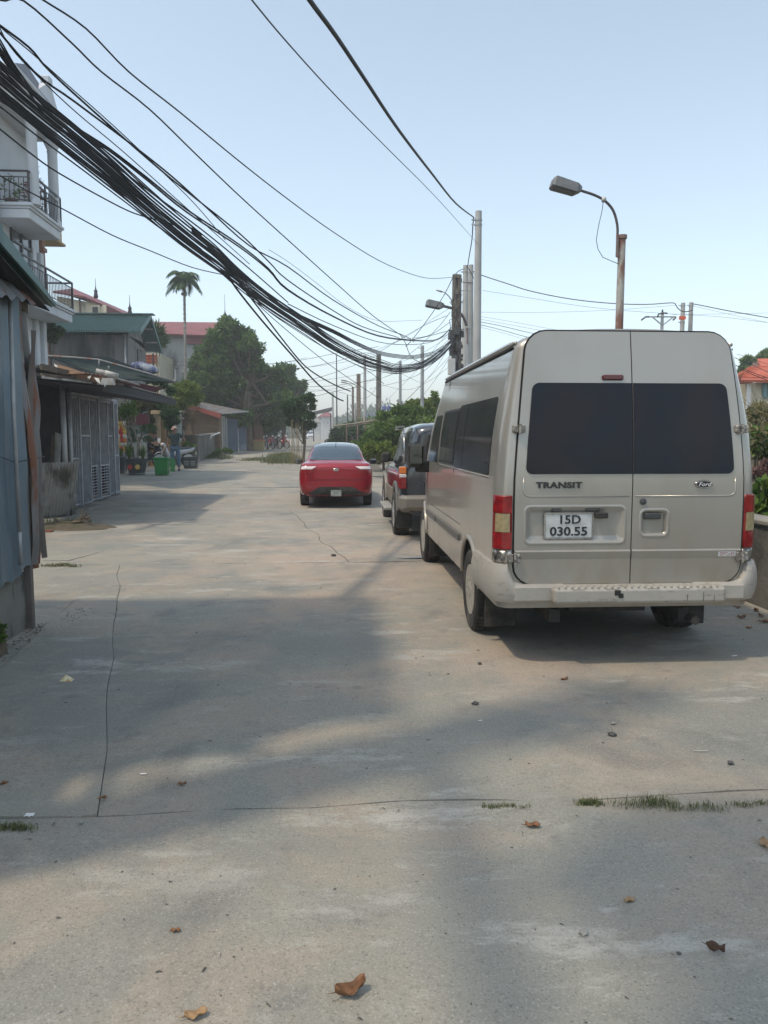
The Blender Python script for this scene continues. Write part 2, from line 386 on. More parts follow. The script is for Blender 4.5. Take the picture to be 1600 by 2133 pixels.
# ================================================================== WHEELS
def wheel(parent, cx, y, r, wd, side, rim, style='steel', z0=0.0):
    """side: -1 = outer face to -X. tyre part with rim and tread as sub-parts"""
    c = Vector((0, 0, 0)); k = side
    loc = Vector((cx, y, z0+r-.012)); rr = r*.62
    t = MB(); h = wd/2
    prof = [(rr*.97, -h*.80), (rr*1.03, -h*.95), (r*.86, -h*1.05), (r*.95, -h*.98), (r*.985, -h*.8), (r, -h*.45), (r, h*.45), (r*.985, h*.8), (r*.95, h*.98), (r*.86, h*1.05), (rr*1.03, h*.95), (rr*.97, h*.8)]
    t.lathe(c, prof, 36, 'x')
    for g in (-.5, 0, .5):
        pass
    for q in range(44):
        a = 2*PI*q/44
        for s in (-1, 1):
            y_, z_ = (r+.003)*math.cos(a+.03*s), (r+.003)*math.sin(a+.03*s)
            t.bar((s*h*.12, y_, z_), (s*h*.86, y_*.985, z_*.985), .030, .012, up=(0, math.cos(a), math.sin(a)))
    ty = obj('wheel', t, m_tyre, parent, smooth=True, local=True, auto=35); ty.location = loc
    b = MB(); o = k*h
    b.lathe(c, [(rr*1.0, o*.96), (rr*.98, o*.80), (rr*.93, o*.74), (rr*.88, o*.66), (rr*.62, o*.72), (rr*.56, o*.82), (rr*.30, o*.86), (rr*.26, o*1.0), (.001, o*1.02)], 30, 'x')
    if style == 'steel':
        for q in range(5):
            a = 2*PI*q/5; b.lathe((o*.84, rr*.42*math.cos(a), rr*.42*math.sin(a)), [(.014, 0), (.014, o*.14), (.006, o*.18)], 6, 'x')
    elif style == 'spoke':
        for q in range(5):
            a = 2*PI*q/5+.3; p0 = (o*.84, rr*.2*math.cos(a), rr*.2*math.sin(a)); p1 = (o*.90, rr*.93*math.cos(a), rr*.93*math.sin(a))
            b.bar(p0, p1, rr*.30, abs(o)*.22, up=(1, 0, 0))
    rm = obj('rim', b, rim, ty, smooth=True, local=True, auto=30)
    hb = MB(); n = 10 if style == 'steel' else 5
    for q in range(n):
        a = 2*PI*(q+.5)/n+(.3 if style != 'steel' else 0)
        hb.lathe((o*.64 if style == 'steel' else o*.62, rr*.76*math.cos(a), rr*.76*math.sin(a)), [(rr*.10, 0), (rr*.10, o*.13)], 8, 'x')
    obj('rim_hole', hb, m_dark, ty, local=True)
    return ty

# ================================================================== THE MINIBUS
VX, VY = 2.145, 5.5          # middle of its rear face
m_vpaint = mat('champagne_paint', (.405, .385, .345), (.375, .356, .318), sc=.8, rough=.30, metal=.35, coat=.6, dirt=(.30, .255, .19), dsc=1.1, dst=(1, 1, .6), damt=.45, dlo=.4, dhi=.75, bump=.0008, bsc=2.5, low=((.33, .27, .19), .72, .5))
m_vbump = mat('scuffed_bumper_plastic', (.41, .385, .34), (.365, .34, .30), sc=3, rough=.5, dirt=(.16, .13, .10), dsc=9, dst=(1, 1, 3), damt=.6, dlo=.56, dhi=.7, bump=.001, bsc=60)
van = thing('minibus', 'champagne silver minibus parked on the right with twin rear doors', 'minibus', (VX, VY, 0))
ZB = .42
def wv(z):          # half width of the side at height z
    P = [(.3, .945), (.5, .968), (.9, .985), (1.35, .978), (1.7, .945), (2.0, .895), (2.3, .835), (2.47, .80)]
    for (a, b), (c, d) in zip(P, P[1:]):
        if z <= c: t = (z-a)/(c-a); return b+(d-b)*t
    return P[-1][1]
def taper(y):
    if y < 4.2: return 1
    return 1-.16*((y-4.2)/1.15)**2
def tilt(z): return 0 if z < 1.3 else .13*((z-1.3)/1.1)**1.6
RC = .11
def PQ(q, z, off=0, side=-1, ww=None):
    """point of the shell: q<-arc rear face, then the rounded corner, then the flank"""
    W = ww if ww is not None else wv(z); r = RC; A = PI*r/4
    if q < -A: x = W-r+(q+A); y = 0; nx, ny = 0, -1
    elif q > A: x = W; y = r+(q-A); nx, ny = 1, 0
    else:
        a = (q+A)/r; x = W-r+r*math.sin(a); y = r-r*math.cos(a); nx, ny = math.sin(a), -math.cos(a)
    tp = taper(y); y2 = y+tilt(z)*math.exp(-max(0, y)/.5)
    return Vector((side*(x*tp+nx*off), y2+ny*off, z))
def qr(x, z): return x-(wv(z)-RC)-PI*RC/4      # q of a rear-face position |x|
def qs(y): return y-RC+PI*RC/4                  # q of a flank position
def zt(y):
    if y < 3.75: return 2.47
    if y < 4.62: return 2.47-(y-3.75)/.87*1.17
    if y < 5.25: return 1.30-(y-4.62)*.5
    return .985-(y-5.25)*3
def van_body():
    mb = MB(); NR = 15; NA = 8
    def rows(y):
        t = zt(y); zb = t-.15; out = []
        for k in range(NR+1): z = lerp(ZB, zb, k/NR); out.append((z, wv(z)))
        W = wv(zb)
        for k in range(1, NA+1):
            a = PI/2*k/NA; out.append((zb+.15*math.sin(a)**.9, max(.0, W*math.cos(a)**.62) if k < NA else 0))
        return out
    ysn = [RC]+[.2, .35, .6, .9, 1.3, 1.8, 2.4, 3.0, 3.5, 3.75, 3.85, 4.0, 4.2, 4.4, 4.55, 4.62, 4.72, 4.85, 5.0, 5.15, 5.25, 5.35]
    nrow = NR+NA+1
    loops = []
    # rear cap columns from centre out to corner, then flank stations; both sides
    for side in (-1, 1):
        cols = []
        R0 = rows(0)
        for u in range(0, 9): cols.append([Vector((side*max(0, (W-RC) if W > RC else W*.4)*u/8, tilt(z), z)) for z, W in R0])
        for k in range(1, 7):
            a = PI/2*k/6
            col = []
            for z, W in R0:
                r = RC if W > RC else W*.6; x = W-r+r*math.sin(a); y = RC*(1-math.cos(a)); col.append(Vector((side*max(x, 0), y+tilt(z)*math.exp(-y/.5), z)))
            cols.append(col)
        for y in ysn[1:]:
            col = []
            for z, W in rows(y): col.append(Vector((side*W*taper(y), y+tilt(z)*math.exp(-y/.5), z)))
            cols.append(col)
        vs = [p for c in cols for p in c]; fs = []
        for i in range(len(cols)-1):
            for j in range(nrow-1):
                a = i*nrow+j; fs.append((a, a+1, a+nrow+1, a+nrow) if side < 0 else (a, a+nrow, a+nrow+1, a+1))
        mb.add(vs, fs); loops.append(cols)
    # floor and nose
    l, r_ = loops
    fl = [c[0] for c in l]+[c[0] for c in r_][::-1]
    for i in range(len(l)-1): mb.add([l[i][0], l[i+1][0], r_[i+1][0], r_[i][0]], [(0, 1, 2, 3)])
    for j in range(nrow-1): mb.add([l[-1][j], l[-1][j+1], r_[-1][j+1], r_[-1][j]], [(0, 1, 2, 3)])
    return mb
def boolean_cut(o, cutters):
    for c in cutters:
        m = o.modifiers.new('cut', 'BOOLEAN'); m.operation = 'DIFFERENCE'; m.solver = 'EXACT'; m.object = c
    dg = bpy.context.evaluated_depsgraph_get(); me = bpy.data.meshes.new_from_object(o.evaluated_get(dg))
    o.modifiers.clear(); old = o.data; o.data = me; me.name = o.name
    for c in cutters: bpy.data.objects.remove(c, do_unlink=True)
def weld(o, d=.0006):
    bm = bmesh.new(); bm.from_mesh(o.data); bmesh.ops.remove_doubles(bm, verts=bm.verts, dist=d); bmesh.ops.recalc_face_normals(bm, faces=bm.faces); bm.to_mesh(o.data); bm.free()
def arch_cut(bodyobj, ycs, zc, r, xo, xi, m_in):
    cs = []
    for y in ycs:
        for s in (-1, 1):
            b = MB(); b.lathe((0, 0, 0), [(r, -.5), (r, .5)], 40, 'x', mi=1)
            c = obj('cut', b, [bodyobj.data.materials[0], m_in], None, local=True)
            c.scale = ((xo-xi), 1, 1); c.location = Vector((s*(xo+xi)/2, y, zc))+wloc(bodyobj)
            cs.append(c)
    bpy.context.view_layer.update()
    boolean_cut(bodyobj, cs)
body = obj('body', van_body(), [m_vpaint, m_dark], van, smooth=True, local=True)
weld(body)
arch_cut(body, (1.12, 4.87), .37, .425, 1.3, .62, m_dark)
body.data.set_sharp_from_angle(angle=R(38))

def patch(rows, n, fn, off, th):
    """panel laid on the shell; rows of (z, q0, q1)"""
    mb = MB(); R_ = len(rows); vs = []
    for z, a, b in rows:
        for i in range(n+1): vs.append(fn(lerp(a, b, i/n), z, off))
    fs = [(j*(n+1)+i, j*(n+1)+i+1, (j+1)*(n+1)+i+1, (j+1)*(n+1)+i) for j in range(R_-1) for i in range(n)]
    rim = [i for i in range(n+1)]+[j*(n+1)+n for j in range(1, R_)]+[(R_-1)*(n+1)+i for i in range(n-1, -1, -1)]+[j*(n+1) for j in range(R_-2, 0, -1)]
    k = len(vs)
    for idx in rim:
        j, i = divmod(idx, n+1); z, a, b = rows[j]; vs.append(fn(lerp(a, b, i/n), z, off-th))
    m_ = len(rim); fs += [(rim[t], k+t, k+(t+1) % m_, rim[(t+1) % m_]) for t in range(m_)]
    return mb.add(vs, fs)
def rr_rows(z0, z1, left, right, r, nz=12, rb=None, rt=None):
    """rounded rectangle rows; left(z), right(z) give the straight edges"""
    rb = r if rb is None else rb; rt = r if rt is None else rt; zs = set()
    for k in range(6):
        a = PI/2*k/5
        if rb: zs.add(round(z0+rb*(1-math.cos(a)), 5))
        if rt: zs.add(round(z1-rt*(1-math.cos(a)), 5))
    for k in range(nz+1):
        z = lerp(z0, z1, k/nz)
        if z0+rb < z < z1-rt or k in (0, nz): zs.add(round(z, 5))
    out = []
    for z in sorted(zs):
        ins = 0
        if rb and z < z0+rb: ins = rb-math.sqrt(max(0, rb*rb-(z0+rb-z)**2))
        if rt and z > z1-rt: ins = rt-math.sqrt(max(0, rt*rt-(z-(z1-rt))**2))
        out.append((z, left(z), right(z), ins))
    return out
def rear(x, z, off): return Vector((x, tilt(z)-off, z))
def rear_patch(z0, z1, xl, xr, r, off, th, n=10, rl=1, rrr=1, rb=None, rt=None):
    f = lambda v: v if callable(v) else (lambda z: v)
    rows = [(z, a+ins*rl, b-ins*rrr) for z, a, b, ins in rr_rows(z0, z1, f(xl), f(xr), r, rb=rb, rt=rt)]
    return patch(rows, n, rear, off, th)
# --- twin rear doors, each a pressed panel with a real gap round it
XC = .02      # the meeting line is right of the middle
dl = lambda z: -(.850 if z < 1.3 else .850-.085*((z-1.3)/1.0)**1.3); dr = lambda z: -dl(z)+.006
m_gap = mat('door_gap_rubber', (.01, .01, .01), rough=.8)
g = MB(); g2 = rear_patch(.588, 2.458, lambda z: dl(z)-.012, lambda z: dr(z)+.012, .15, .006, .01, 16); obj('door_seal', g2, m_gap, van, smooth=False, local=True)
doorL = obj('rear_door', rear_patch(.60, 2.446, dl, XC-.004, .14, .016, .018, 10, 1, 0), m_vpaint, van, smooth=True, local=True, auto=40)
doorR = obj('rear_door', rear_patch(.60, 2.446, XC+.004, dr, .14, .016, .018, 10, 0, 1), m_vpaint, van, smooth=True, local=True, auto=40)
# glass
wl = lambda z: dl(z)+.072; wr_ = lambda z: dr(z)-.072
gl1 = obj('rear_window', rear_patch(1.408, 2.068, wl, XC-.006, .05, .024, .010, 8, 1, 0), m_glassR, doorL, smooth=True, local=True, auto=40)
gl2 = obj('rear_window', rear_patch(1.408, 2.068, XC+.006, wr_, .05, .024, .010, 8, 0, 1), m_glassR, doorR, smooth=True, local=True, auto=40)
def rline(pts, w, off, m, name, parent):
    mb = MB(); mb.tube([rear(x, z, off) for x, z in pts], w/2, 6); return obj(name, mb, m, parent, smooth=True, local=True)
m_crease = m_vpaint
# pressed frame line round the glass, badge band crease and lower step
for parent, xa, xb, sg in ((doorL, lambda z: dl(z)+.06, XC-.02, -1), (doorR, lambda z: dr(z)-.06, XC+.02, 1)):
    e = xa(1.2); pts = [(xb, 1.245), (e-sg*.05, 1.245), (e-sg*.015, 1.255), (e, 1.28), (xa(1.38), 1.38)]
    rline(pts, .012, .014, m_crease, 'door_crease', parent)
lower = MB()
for xa, xb, parent in ((-.845, XC-.006, doorL), (XC+.006, .851, doorR)):
    mb = MB(); mb.add([rear(xa, .785, .017), rear(xb, .785, .017), rear(xb, .84, .030), rear(xa, .84, .030), rear(xa, .852, .017), rear(xb, .852, .017), rear(xa, .785, .0), rear(xb, .785, .0)], [(0, 1, 2, 3), (3, 2, 5, 4)])
    obj('door_ledge', mb, m_vpaint, parent, local=True)
# sunk number-plate bay in the left door: a dished tray
def rrect(x0, x1, z0, z1, r):
    return [(cx+r*math.cos(a0+PI/2*k/7), cz+r*math.sin(a0+PI/2*k/7)) for cx, cz, a0 in ((x1-r, z1-r, 0), (x0+r, z1-r, PI/2), (x0+r, z0+r, PI), (x1-r, z0+r, 3*PI/2)) for k in range(8)]
def dish(x0, x1, z0, z1, depth, lip=.035, r=.04):
    mb = MB(); n = 32
    def ring(ins, off): return [rear(x, z, off) for x, z in rrect(x0+ins, x1-ins, z0+ins, z1-ins, max(.012, r-ins))]
    rs = [ring(-.012, .017), ring(0, .0225), ring(.012, .018), ring(lip, .018-depth), ring(lip+.02, .0165-depth)]
    vs = [p for r_ in rs for p in r_]; fs = [(j*n+i, j*n+(i+1) % n, (j+1)*n+(i+1) % n, (j+1)*n+i) for j in range(4) for i in range(n)]
    fs.append(tuple(4*n+i for i in range(n))); mb.add(vs, fs); return mb
def hole(door, x0, x1, z0, z1):
    b = MB(); poly = rrect(x0, x1, z0, z1, .04)
    b.prism(poly, -.06, .05, 'y'); c = obj('cut', b, m_vpaint, None, local=True); c.location = van.location
    return c
h1 = hole(doorL, -.775, -.03, .90, 1.172); h2 = hole(doorR, .085, .295, .95, 1.145)
s1 = hole(doorL, -.775, -.03, .90, 1.172); b1 = hole(doorL, -.775, -.03, .90, 1.172); b2 = hole(doorR, .085, .295, .95, 1.145)
s2 = hole(doorR, .085, .295, .95, 1.145)
seal = [o for o in van.children if o.name.startswith('door_seal')][0]
bpy.context.view_layer.update()
boolean_cut(doorL, [h1]); boolean_cut(doorR, [h2]); boolean_cut(seal, [s1, s2]); boolean_cut(body, [b1, b2])
obj('plate_bay', dish(-.775, -.03, .90, 1.172, .028), m_vpaint, doorL, smooth=True, local=True, auto=50)
obj('handle_recess', dish(.085, .295, .95, 1.145, .03, .028), m_vpaint, doorR, smooth=True, local=True, auto=50)
mb = MB(); mb.cbox(.115, .24, -.025, .004, 1.075, 1.12, .008); obj('door_handle', mb, m_plast, doorR, local=True)
mb = MB(); mb.lathe((.10, -.017, 1.205), [(.024, 0), (.024, -.008), (.017, -.012), (.001, -.013)], 20, 'y'); obj('key_lock', mb, m_plast, doorR, smooth=True, local=True, auto=30)
# number plate
m_plate = mat('plate_white', (.62, .63, .62), (.55, .56, .55), sc=20, rough=.35, dirt=(.35, .32, .27), dsc=14, damt=.4)
pl = MB(); pl.cbox(-.622, -.270, -.006, .004, .938, 1.118, .004); plate = obj('number_plate', pl, m_plate, doorL, local=True)
fr = MB()
for a, b in (((-.625, .935), (-.267, .935)), ((-.267, .935), (-.267, 1.121)), ((-.267, 1.121), (-.625, 1.121)), ((-.625, 1.121), (-.625, .935))): fr.bar((a[0], -.006, a[1]), (b[0], -.006, b[1]), .007, .012)
obj('plate_frame', fr, m_chrome, doorL, local=True)
text('plate_lettering', '15D', .088, m_ink, doorL, (-.442, -.0085, 1.072), sx=1.12, bold=.0016)
text('plate_lettering', '030.55', .090, m_ink, doorL, (-.446, -.0085, .985), sx=1.16, bold=.0018)
# plate lamps and the reversing camera
mb = MB(); mb.cbox(-.575, -.505, -.018, .012, 1.135, 1.162, .004); mb.cbox(-.325, -.22, -.018, .012, 1.138, 1.164, .004); obj('plate_lamp', mb, m_plast, doorL, local=True)
mb = MB(); mb.cbox(-.255, -.165, -.045, -.005, 1.085, 1.125, .006); mb.bar((-.23, -.01, 1.12), (-.24, -.005, 1.145), .012); mb.lathe((-.21, -.045, 1.104), [(.012, 0), (.012, -.008)], 12, 'y'); obj('reversing_camera', mb, m_black, doorL, local=True)
# badges
text('lettering', 'TRANSIT', .060, mat('badge_black', (.03, .03, .03), rough=.4), doorL, (-.528, -.021, 1.326), extrude=.004, sx=1.34, bold=.0022, sp=1.08)
def oval(a, b, y0, y1, cx, cz, m, name):
    mb = MB(); n = 36; vs = [(cx+a*math.cos(2*PI*k/n), y0, cz+b*math.sin(2*PI*k/n)) for k in range(n)]+[(cx+(a-.004)*math.cos(2*PI*k/n), y1, cz+(b-.004)*math.sin(2*PI*k/n)) for k in range(n)]
    mb.add(vs, [(k, (k+1) % n, n+(k+1) % n, n+k) for k in range(n)]+[tuple(range(n, 2*n))]); return obj(name, mb, m, doorR, local=True)
BX, BZ = .553, 1.331
oval(.069, .031, -.017, -.026, BX, BZ, m_chrome, 'badge_rim'); oval(.060, .023, -.025, -.028, BX, BZ, mat('badge_dark', (.02, .025, .035), rough=.25), 'badge_plate')
text('lettering', 'Ford', .040, m_white, doorR, (BX, -.0285, BZ-.001), extrude=.0015, shear=.35, sx=1.2, bold=.0002)
# sticker
mb = MB(); mb.add([rear(.68, .795, .0215), rear(.815, .795, .0215), rear(.815, .832, .0302), rear(.68, .832, .0302)], [(0, 1, 2, 3)]); st = obj('sticker', mb, mat('sticker_white', (.75, .74, .72), rough=.5), doorR, local=True)
mb = MB()
for j in range(3):
    for i in range(7):
        if (i+j) % 5 == 4: continue
        z = .826-.010*j; x = .692+.016*i; mb.add([rear(x, z-.004, .0255+(z-.795)*.236), rear(x+.012, z-.004, .0255+(z-.795)*.236), rear(x+.012, z, .0255+(z-.791)*.236), rear(x, z, .0255+(z-.791)*.236)], [(0, 1, 2, 3)])
obj('sticker_print', mb, mat('print_red', (.35, .05, .05), rough=.6), doorR, local=True)
# high brake lamp
mb = MB(); mb.cbox(-.205, -.045, -.022, .03, 2.088, 2.128, .01); o = obj('brake_lamp', mb, mat('dark_red_lens', (.10, .012, .016), rough=.25, coat=.5), van, local=True); o.location = (0, tilt(2.1)-.012, 0)
# hinges on both sides
m_hinge = mat('worn_hinge', (.45, .42, .37), (.10, .09, .08), sc=40, rough=.45, metal=.3)
for sg in (-1, 1):
    for zc, k in ((1.735, 1), (.795, 1.2)):
        x = (dl(zc) if sg < 0 else dr(zc)); mb = MB(); t = tilt(zc)
        for dx, wd in ((-.030, .045), (.022, .040)):
            a = x+sg*dx*-1; mb.cbox(a-wd/2, a+wd/2, t-.045, t-.008, zc-.028*k, zc+.028*k, .008)
        mb.tube([(x, t-.05, zc-.034*k), (x, t-.05, zc+.034*k)], .011, 10)
        obj('hinge', mb, m_hinge, van, local=True)
        if zc < 1:
            rows = [(z, qr(abs(x)+.012, z), qs(.09)) for z in (.757, .78, .82, .845)]
            obj('chrome_corner', patch(rows, 8, lambda q, z, off, s=sg: PQ(q, z, off, s), .012, .01), mat('peeling_chrome', (.6, .58, .54), (.06, .055, .05), sc=26, rough=.3, metal=.7), van, smooth=True, local=True)
# tail lamps wrap the corner
for sg in (-1, 1):
    fnc = lambda q, z, off, s=sg: PQ(q, z, off, s)
    xe = .872 if sg < 0 else .877
    for nm, z0, z1, m in (('tail_lamp', 1.125, 1.245, m_red), ('tail_lamp', .985, 1.12, m_clear), ('tail_lamp', .862, .98, m_red)):
        rows = [(z, qr(xe+(.012 if m is m_clear else 0), z), qs((.05 if m is m_clear else .075) if z < 1.2 else .055)) for z in [lerp(z0, z1, k/4) for k in range(5)]]
        obj(nm, patch(rows, 10, fnc, .018, .02), m, van, smooth=True, local=True, auto=40)
    rows = [(z, qr(xe-.004, z), qs(.095)) for z in [lerp(.855, 1.252, k/6) for k in range(7)]]
    obj('lamp_housing', patch(rows, 10, fnc, .009, .01), mat('lamp_base_red', (.22, .01, .012), rough=.3), van, smooth=True, local=True)
# left and right flank: glass, seams, rubbing strip
def side_patch(side, z0, z1, y0, y1, r, off, th, n=10, nz=8, rl=1, rrr=1):
    f = lambda v: v if callable(v) else (lambda z: v)
    rows = [(z, qs(a)+ins*rl, qs(b)-ins*rrr) for z, a, b, ins in rr_rows(z0, z1, f(y0), f(y1), r, nz)]
    return patch(rows, n, lambda q, z, o_: PQ(q, z, o_, side), off, th)
def side_line(side, pts, w, off, m, name, parent=van):
    mb = MB(); mb.tube([PQ(qs(y), z, off, side) for y, z in pts], w/2, 6); return obj(name, mb, m, parent, smooth=True, local=True)
m_frame = mat('window_frame_black', (.02, .02, .022), rough=.4)
for s in (-1, 1):
    obj('side_window', side_patch(s, 1.385, 1.985, .34, 1.62, .03, .006, .01), m_glass, van, smooth=True, local=True, auto=40)
    obj('side_window', side_patch(s, 1.385, 1.985, 1.64, 2.10, .02, .006, .01), m_glass, van, smooth=True, local=True, auto=40)
    fr = obj('sliding_window', side_patch(s, 1.40, 1.965, 2.13, 3.20, .03, .007, .01), m_frame, van, smooth=True, local=True, auto=40)
    obj('glass', side_patch(s, 1.43, 1.94, 2.17, 2.66, .02, .011, .004), m_glass, fr, smooth=True, local=True, auto=40)
    obj('glass', side_patch(s, 1.43, 1.94, 2.70, 3.16, .02, .009, .004), m_glass, fr, smooth=True, local=True, auto=40)
    obj('door_window', side_patch(s, 1.39, 1.93, 3.36, lambda z: 4.16-(z-1.39)*.55, .03, .006, .01), m_glass, van, smooth=True, local=True, auto=40)
    side_line(s, [(.33, 1.372), (3.22, 1.372)], .012, .002, m_vpaint, 'belt_crease')
    for y in (3.28, 2.10): side_line(s, [(y, .42), (y, 1.37)], .006, .0015, m_gap, 'panel_seam')
    side_line(s, [(3.27, 1.36), (3.27, 2.3)], .010, .0015, m_gap, 'panel_seam')
    side_line(s, [(4.28, .5), (4.30, 1.1), (4.22, 1.37)], .008, .0015, m_gap, 'panel_seam')
    side_line(s, [(1.62, .86), (3.9, .86)], .004, .001, m_gap, 'panel_seam')
    obj('rubbing_strip', side_patch(s, .70, .765, 1.66, 3.22, .01, .022, .024, 10, 2), mat('strip_grey', (.13, .125, .115), rough=.6), van, smooth=True, local=True, auto=40)
    obj('rubbing_strip', side_patch(s, .70, .765, 3.33, 4.26, .01, .022, .024, 10, 2), mat('strip_grey', (.13, .125, .115), rough=.6), van, smooth=True, local=True, auto=40)
    # swollen arch lips
    for yc in (1.12, 4.87):
        mb = MB(); pts = [PQ(qs(yc+.435*math.cos(a)), .37+.435*math.sin(a), .006, s) for a in [R(8)+R(164)*k/18 for k in range(19)]]
        mb.tube(pts, .022, 8); obj('arch_lip', mb, m_vpaint, van, smooth=True, local=True)
        mb = MB(); yy = yc-.47 if yc < 2 else yc-.46; mb.cbox(s*.80-.13, s*.80+.13, yy, yy+.02, .12, .42, .006); obj('mud_flap', mb, m_black, van, local=True)
    # roof gutter with a dark drip groove, ends in a small lip at the back
    mb = MB(); mb.tube([Vector((s*(wv(2.325)*taper(y)-.012), y+tilt(2.37)*math.exp(-y/.5)-.0, 2.365)) for y in (.07, .3, .8, 1.6, 2.4, 3.2, 3.72)], [.014, .024, .026, .026, .026, .026, .02], 6); obj('roof_gutter', mb, m_vpaint, van, smooth=True, local=True)
    mb = MB(); mb.tube([Vector((s*(wv(2.33)*taper(y)+.004), y+tilt(2.33)*math.exp(-y/.5), 2.330)) for y in (.10, .3, .8, 1.6, 2.4, 3.2, 3.72)], .010, 6); obj('drip_groove', mb, m_gap, van, smooth=True, local=True)
    # mirror
    mx = s*1.15; mb = MB(); mb.cbox(mx-.10, mx+.10, 4.06, 4.17, 1.30, 1.60, .035); mi_ = obj('mirror', mb, m_black, van, local=True)
    mb = MB(); mb.cbox(mx-.08, mx+.08, 4.052, 4.062, 1.35, 1.58, .004); obj('mirror_glass', mb, mat('mirror_silver', (.16, .18, .18), rough=.06, metal=1), mi_, local=True)
    mb = MB(); mb.cbox(min(s*.90,mx), max(s*.90,mx), 4.12, 4.2, 1.24, 1.38, .02); obj('mirror_arm', mb, m_black, mi_, local=True)
# windscreen and bonnet line (front)
mb = MB(); mb.add([(-.80, 3.80, 2.36), (.80, 3.80, 2.36), (.86, 4.56, 1.40), (-.86, 4.56, 1.40)], [(0, 1, 2, 3)])
mb.v = [(x, y+.02, z+.03) for x, y, z in mb.v]; obj('windscreen', mb, m_glass, van, local=True)
# rear bumper: corner shells and the middle step
def bump_rows(s):
    rows = []
    return rows
mb = MB(); n = 40; rowsz = 9; q0, q1 = -.46, .68
def btop(q, s):
    x = wv(.6)-RC+(q+PI*RC/4) if q < -PI*RC/4 else 9
    lim = .925
    if x >= lim: return .752
    t = (lim-x)/.16
    return .752-.150*(1 if t > 1 else math.sqrt(1-(1-t)**2))
for s in (-1, 1):
    mb = MB()
    def fb(u, v, s=s):
        q = lerp(q0, q1, u); tz = btop(q, s); low = .47+.0*u; z = lerp(low, tz, v)
        bul = .062*math.sin(PI*min(1, max(0, .12+v*.8)))**.5
        if q > .45: low_c = .0
        e = PQ(q, z, bul+.004, s)
        if q > .42:
            zz = math.sqrt(max(0, .44**2-(z-.37)**2)); lim = 1.12-zz
            if e.y > lim: e = Vector((e.x, lim, e.z))
        return e
    mb.grid(fb, n, rowsz)
    def fb2(u, v, s=s):   # top shelf back to the body
        q = lerp(q0, q1, u); tz = btop(q, s); e = fb(u, 1); p = PQ(q, tz, -.01, s); p.y = min(p.y, e.y+.08) if q < .3 else e.y; return e.lerp(p, v)
    mb.grid(fb2, n, 2)
    def fb3(u, v, s=s):
        q = lerp(q0, q1, u); e = fb(u, 0); p = PQ(q, .47, -.10, s); p.y = e.y if q > .3 else p.y; return e.lerp(p, v)
    mb.grid(fb3, n, 2)
    o = obj('bumper_corner', mb, m_vbump, van, smooth=True, local=True); weld(o); o.data.set_sharp_from_angle(angle=R(45))
def step(u, v, w=.66):
    return None
mb = MB(); mb.cbox(-.585, .70, -.145, .03, .468, .592, .022); stp = obj('bumper_step', mb, m_vbump, van, local=True, bevel=.006)
mb = MB(); mb.cbox(-.86, .88, -.068, .05, .475, .597, .015); obj('bumper_beam', mb, m_vbump, van, local=True)
mb = MB()
for k in range(26):
    x = -.55+k*.049
    if x > .64: break
    mb.bar((x, -.135, .5925), (x+.06, -.02, .5925), .014, .007)
obj('tread_rib', mb, m_vbump, stp, local=True)
mb = MB(); mb.cbox(-.14, -.095, -.152, -.14, .535, .575, .004); mb.cbox(-.11, -.075, -.152, -.14, .515, .55, .004); obj('parking_sensor', mb, m_black, stp, local=True)
mb = MB()
for x, z0, z1 in ((.52, .485, .55), (.60, .48, .53), (.40, .49, .54), (-.33, .49, .50)): mb.box(x, x+.004, -.1468, -.1455, z0, z1)
for x, z in ((-.45, .58), (-.2, .582), (.1, .583), (.33, .581), (.5, .582)): mb.box(x, x+.09, -.1468, -.1455, z-.002, z+.001)
obj('scratch', mb, mat('scratch_dark', (.10, .09, .08), rough=.8), stp, local=True)
# underside: axle, tank, exhaust, spare
mb = MB(); mb.tube([(-.8, 1.12, .36), (.8, 1.12, .36)], .055, 10); mb.lathe((0, 1.12, .36), [(.05, -.16), (.15, -.08), (.15, .08), (.05, .16)], 14, 'y'); mb.box(-.35, .25, .25, .95, .33, .43); mb.tube([(.55, .02, .30), (.55, .6, .30), (.5, 3, .30)], .035, 8)
for s in (-1, 1): mb.box(s*.5-.04, s*.5+.04, .12, 4.8, .28, .38); mb.tube([(s*.6, .4, .36), (s*.6, 1.12, .27), (s*.6, 1.9, .36)], .03, 6)
obj('underbody', mb, m_black, van, local=True)
m_rimv = mat('dusty_white_steel', (.42, .40, .35), (.34, .31, .26), sc=12, rough=.6, dirt=(.12, .10, .08), dsc=20, damt=.5)
for s in (-1, 1):
    wheel(van, s*.87, 1.12, .355, .215, s, m_rimv); wheel(van, s*.86, 4.87, .355, .215, s, m_rimv)
# ================================================================== LOFTED CARS
def loft_car(name_body, parent, stations, m, sub=1):
    """stations: list of (y, [(x,z)...]) half sections from bottom middle outwards and up to the top middle"""
    mb = MB(); n = len(stations[0][1])
    for s in (-1, 1):
        vs = [(s*x, y, z) for y, sec in stations for x, z in sec]; fs = []
        for i in range(len(stations)-1):
            for j in range(n-1): fs.append((i*n+j, i*n+j+1, (i+1)*n+j+1, (i+1)*n+j))
        fs.append(tuple(range(n))) if False else None
        fs = [f for f in fs if f]
        mb.add(vs, fs)
        for k in (0, len(stations)-1):
            y, sec = stations[k]
            for j in range(n-1):
                mb.add([(s*sec[j][0], y, sec[j][1]), (s*sec[j+1][0], y, sec[j+1][1]), (0, y, sec[j+1][1]), (0, y, sec[j][1])], [(0, 1, 2, 3)])
    o = obj(name_body, mb, m, parent, smooth=True, local=True); weld(o, .001)
    if sub:
        md = o.modifiers.new('s', 'SUBSURF'); md.levels = md.render_levels = sub
        dg = bpy.context.evaluated_depsgraph_get(); me = bpy.data.meshes.new_from_object(o.evaluated_get(dg)); o.modifiers.clear(); o.data = me
    return o
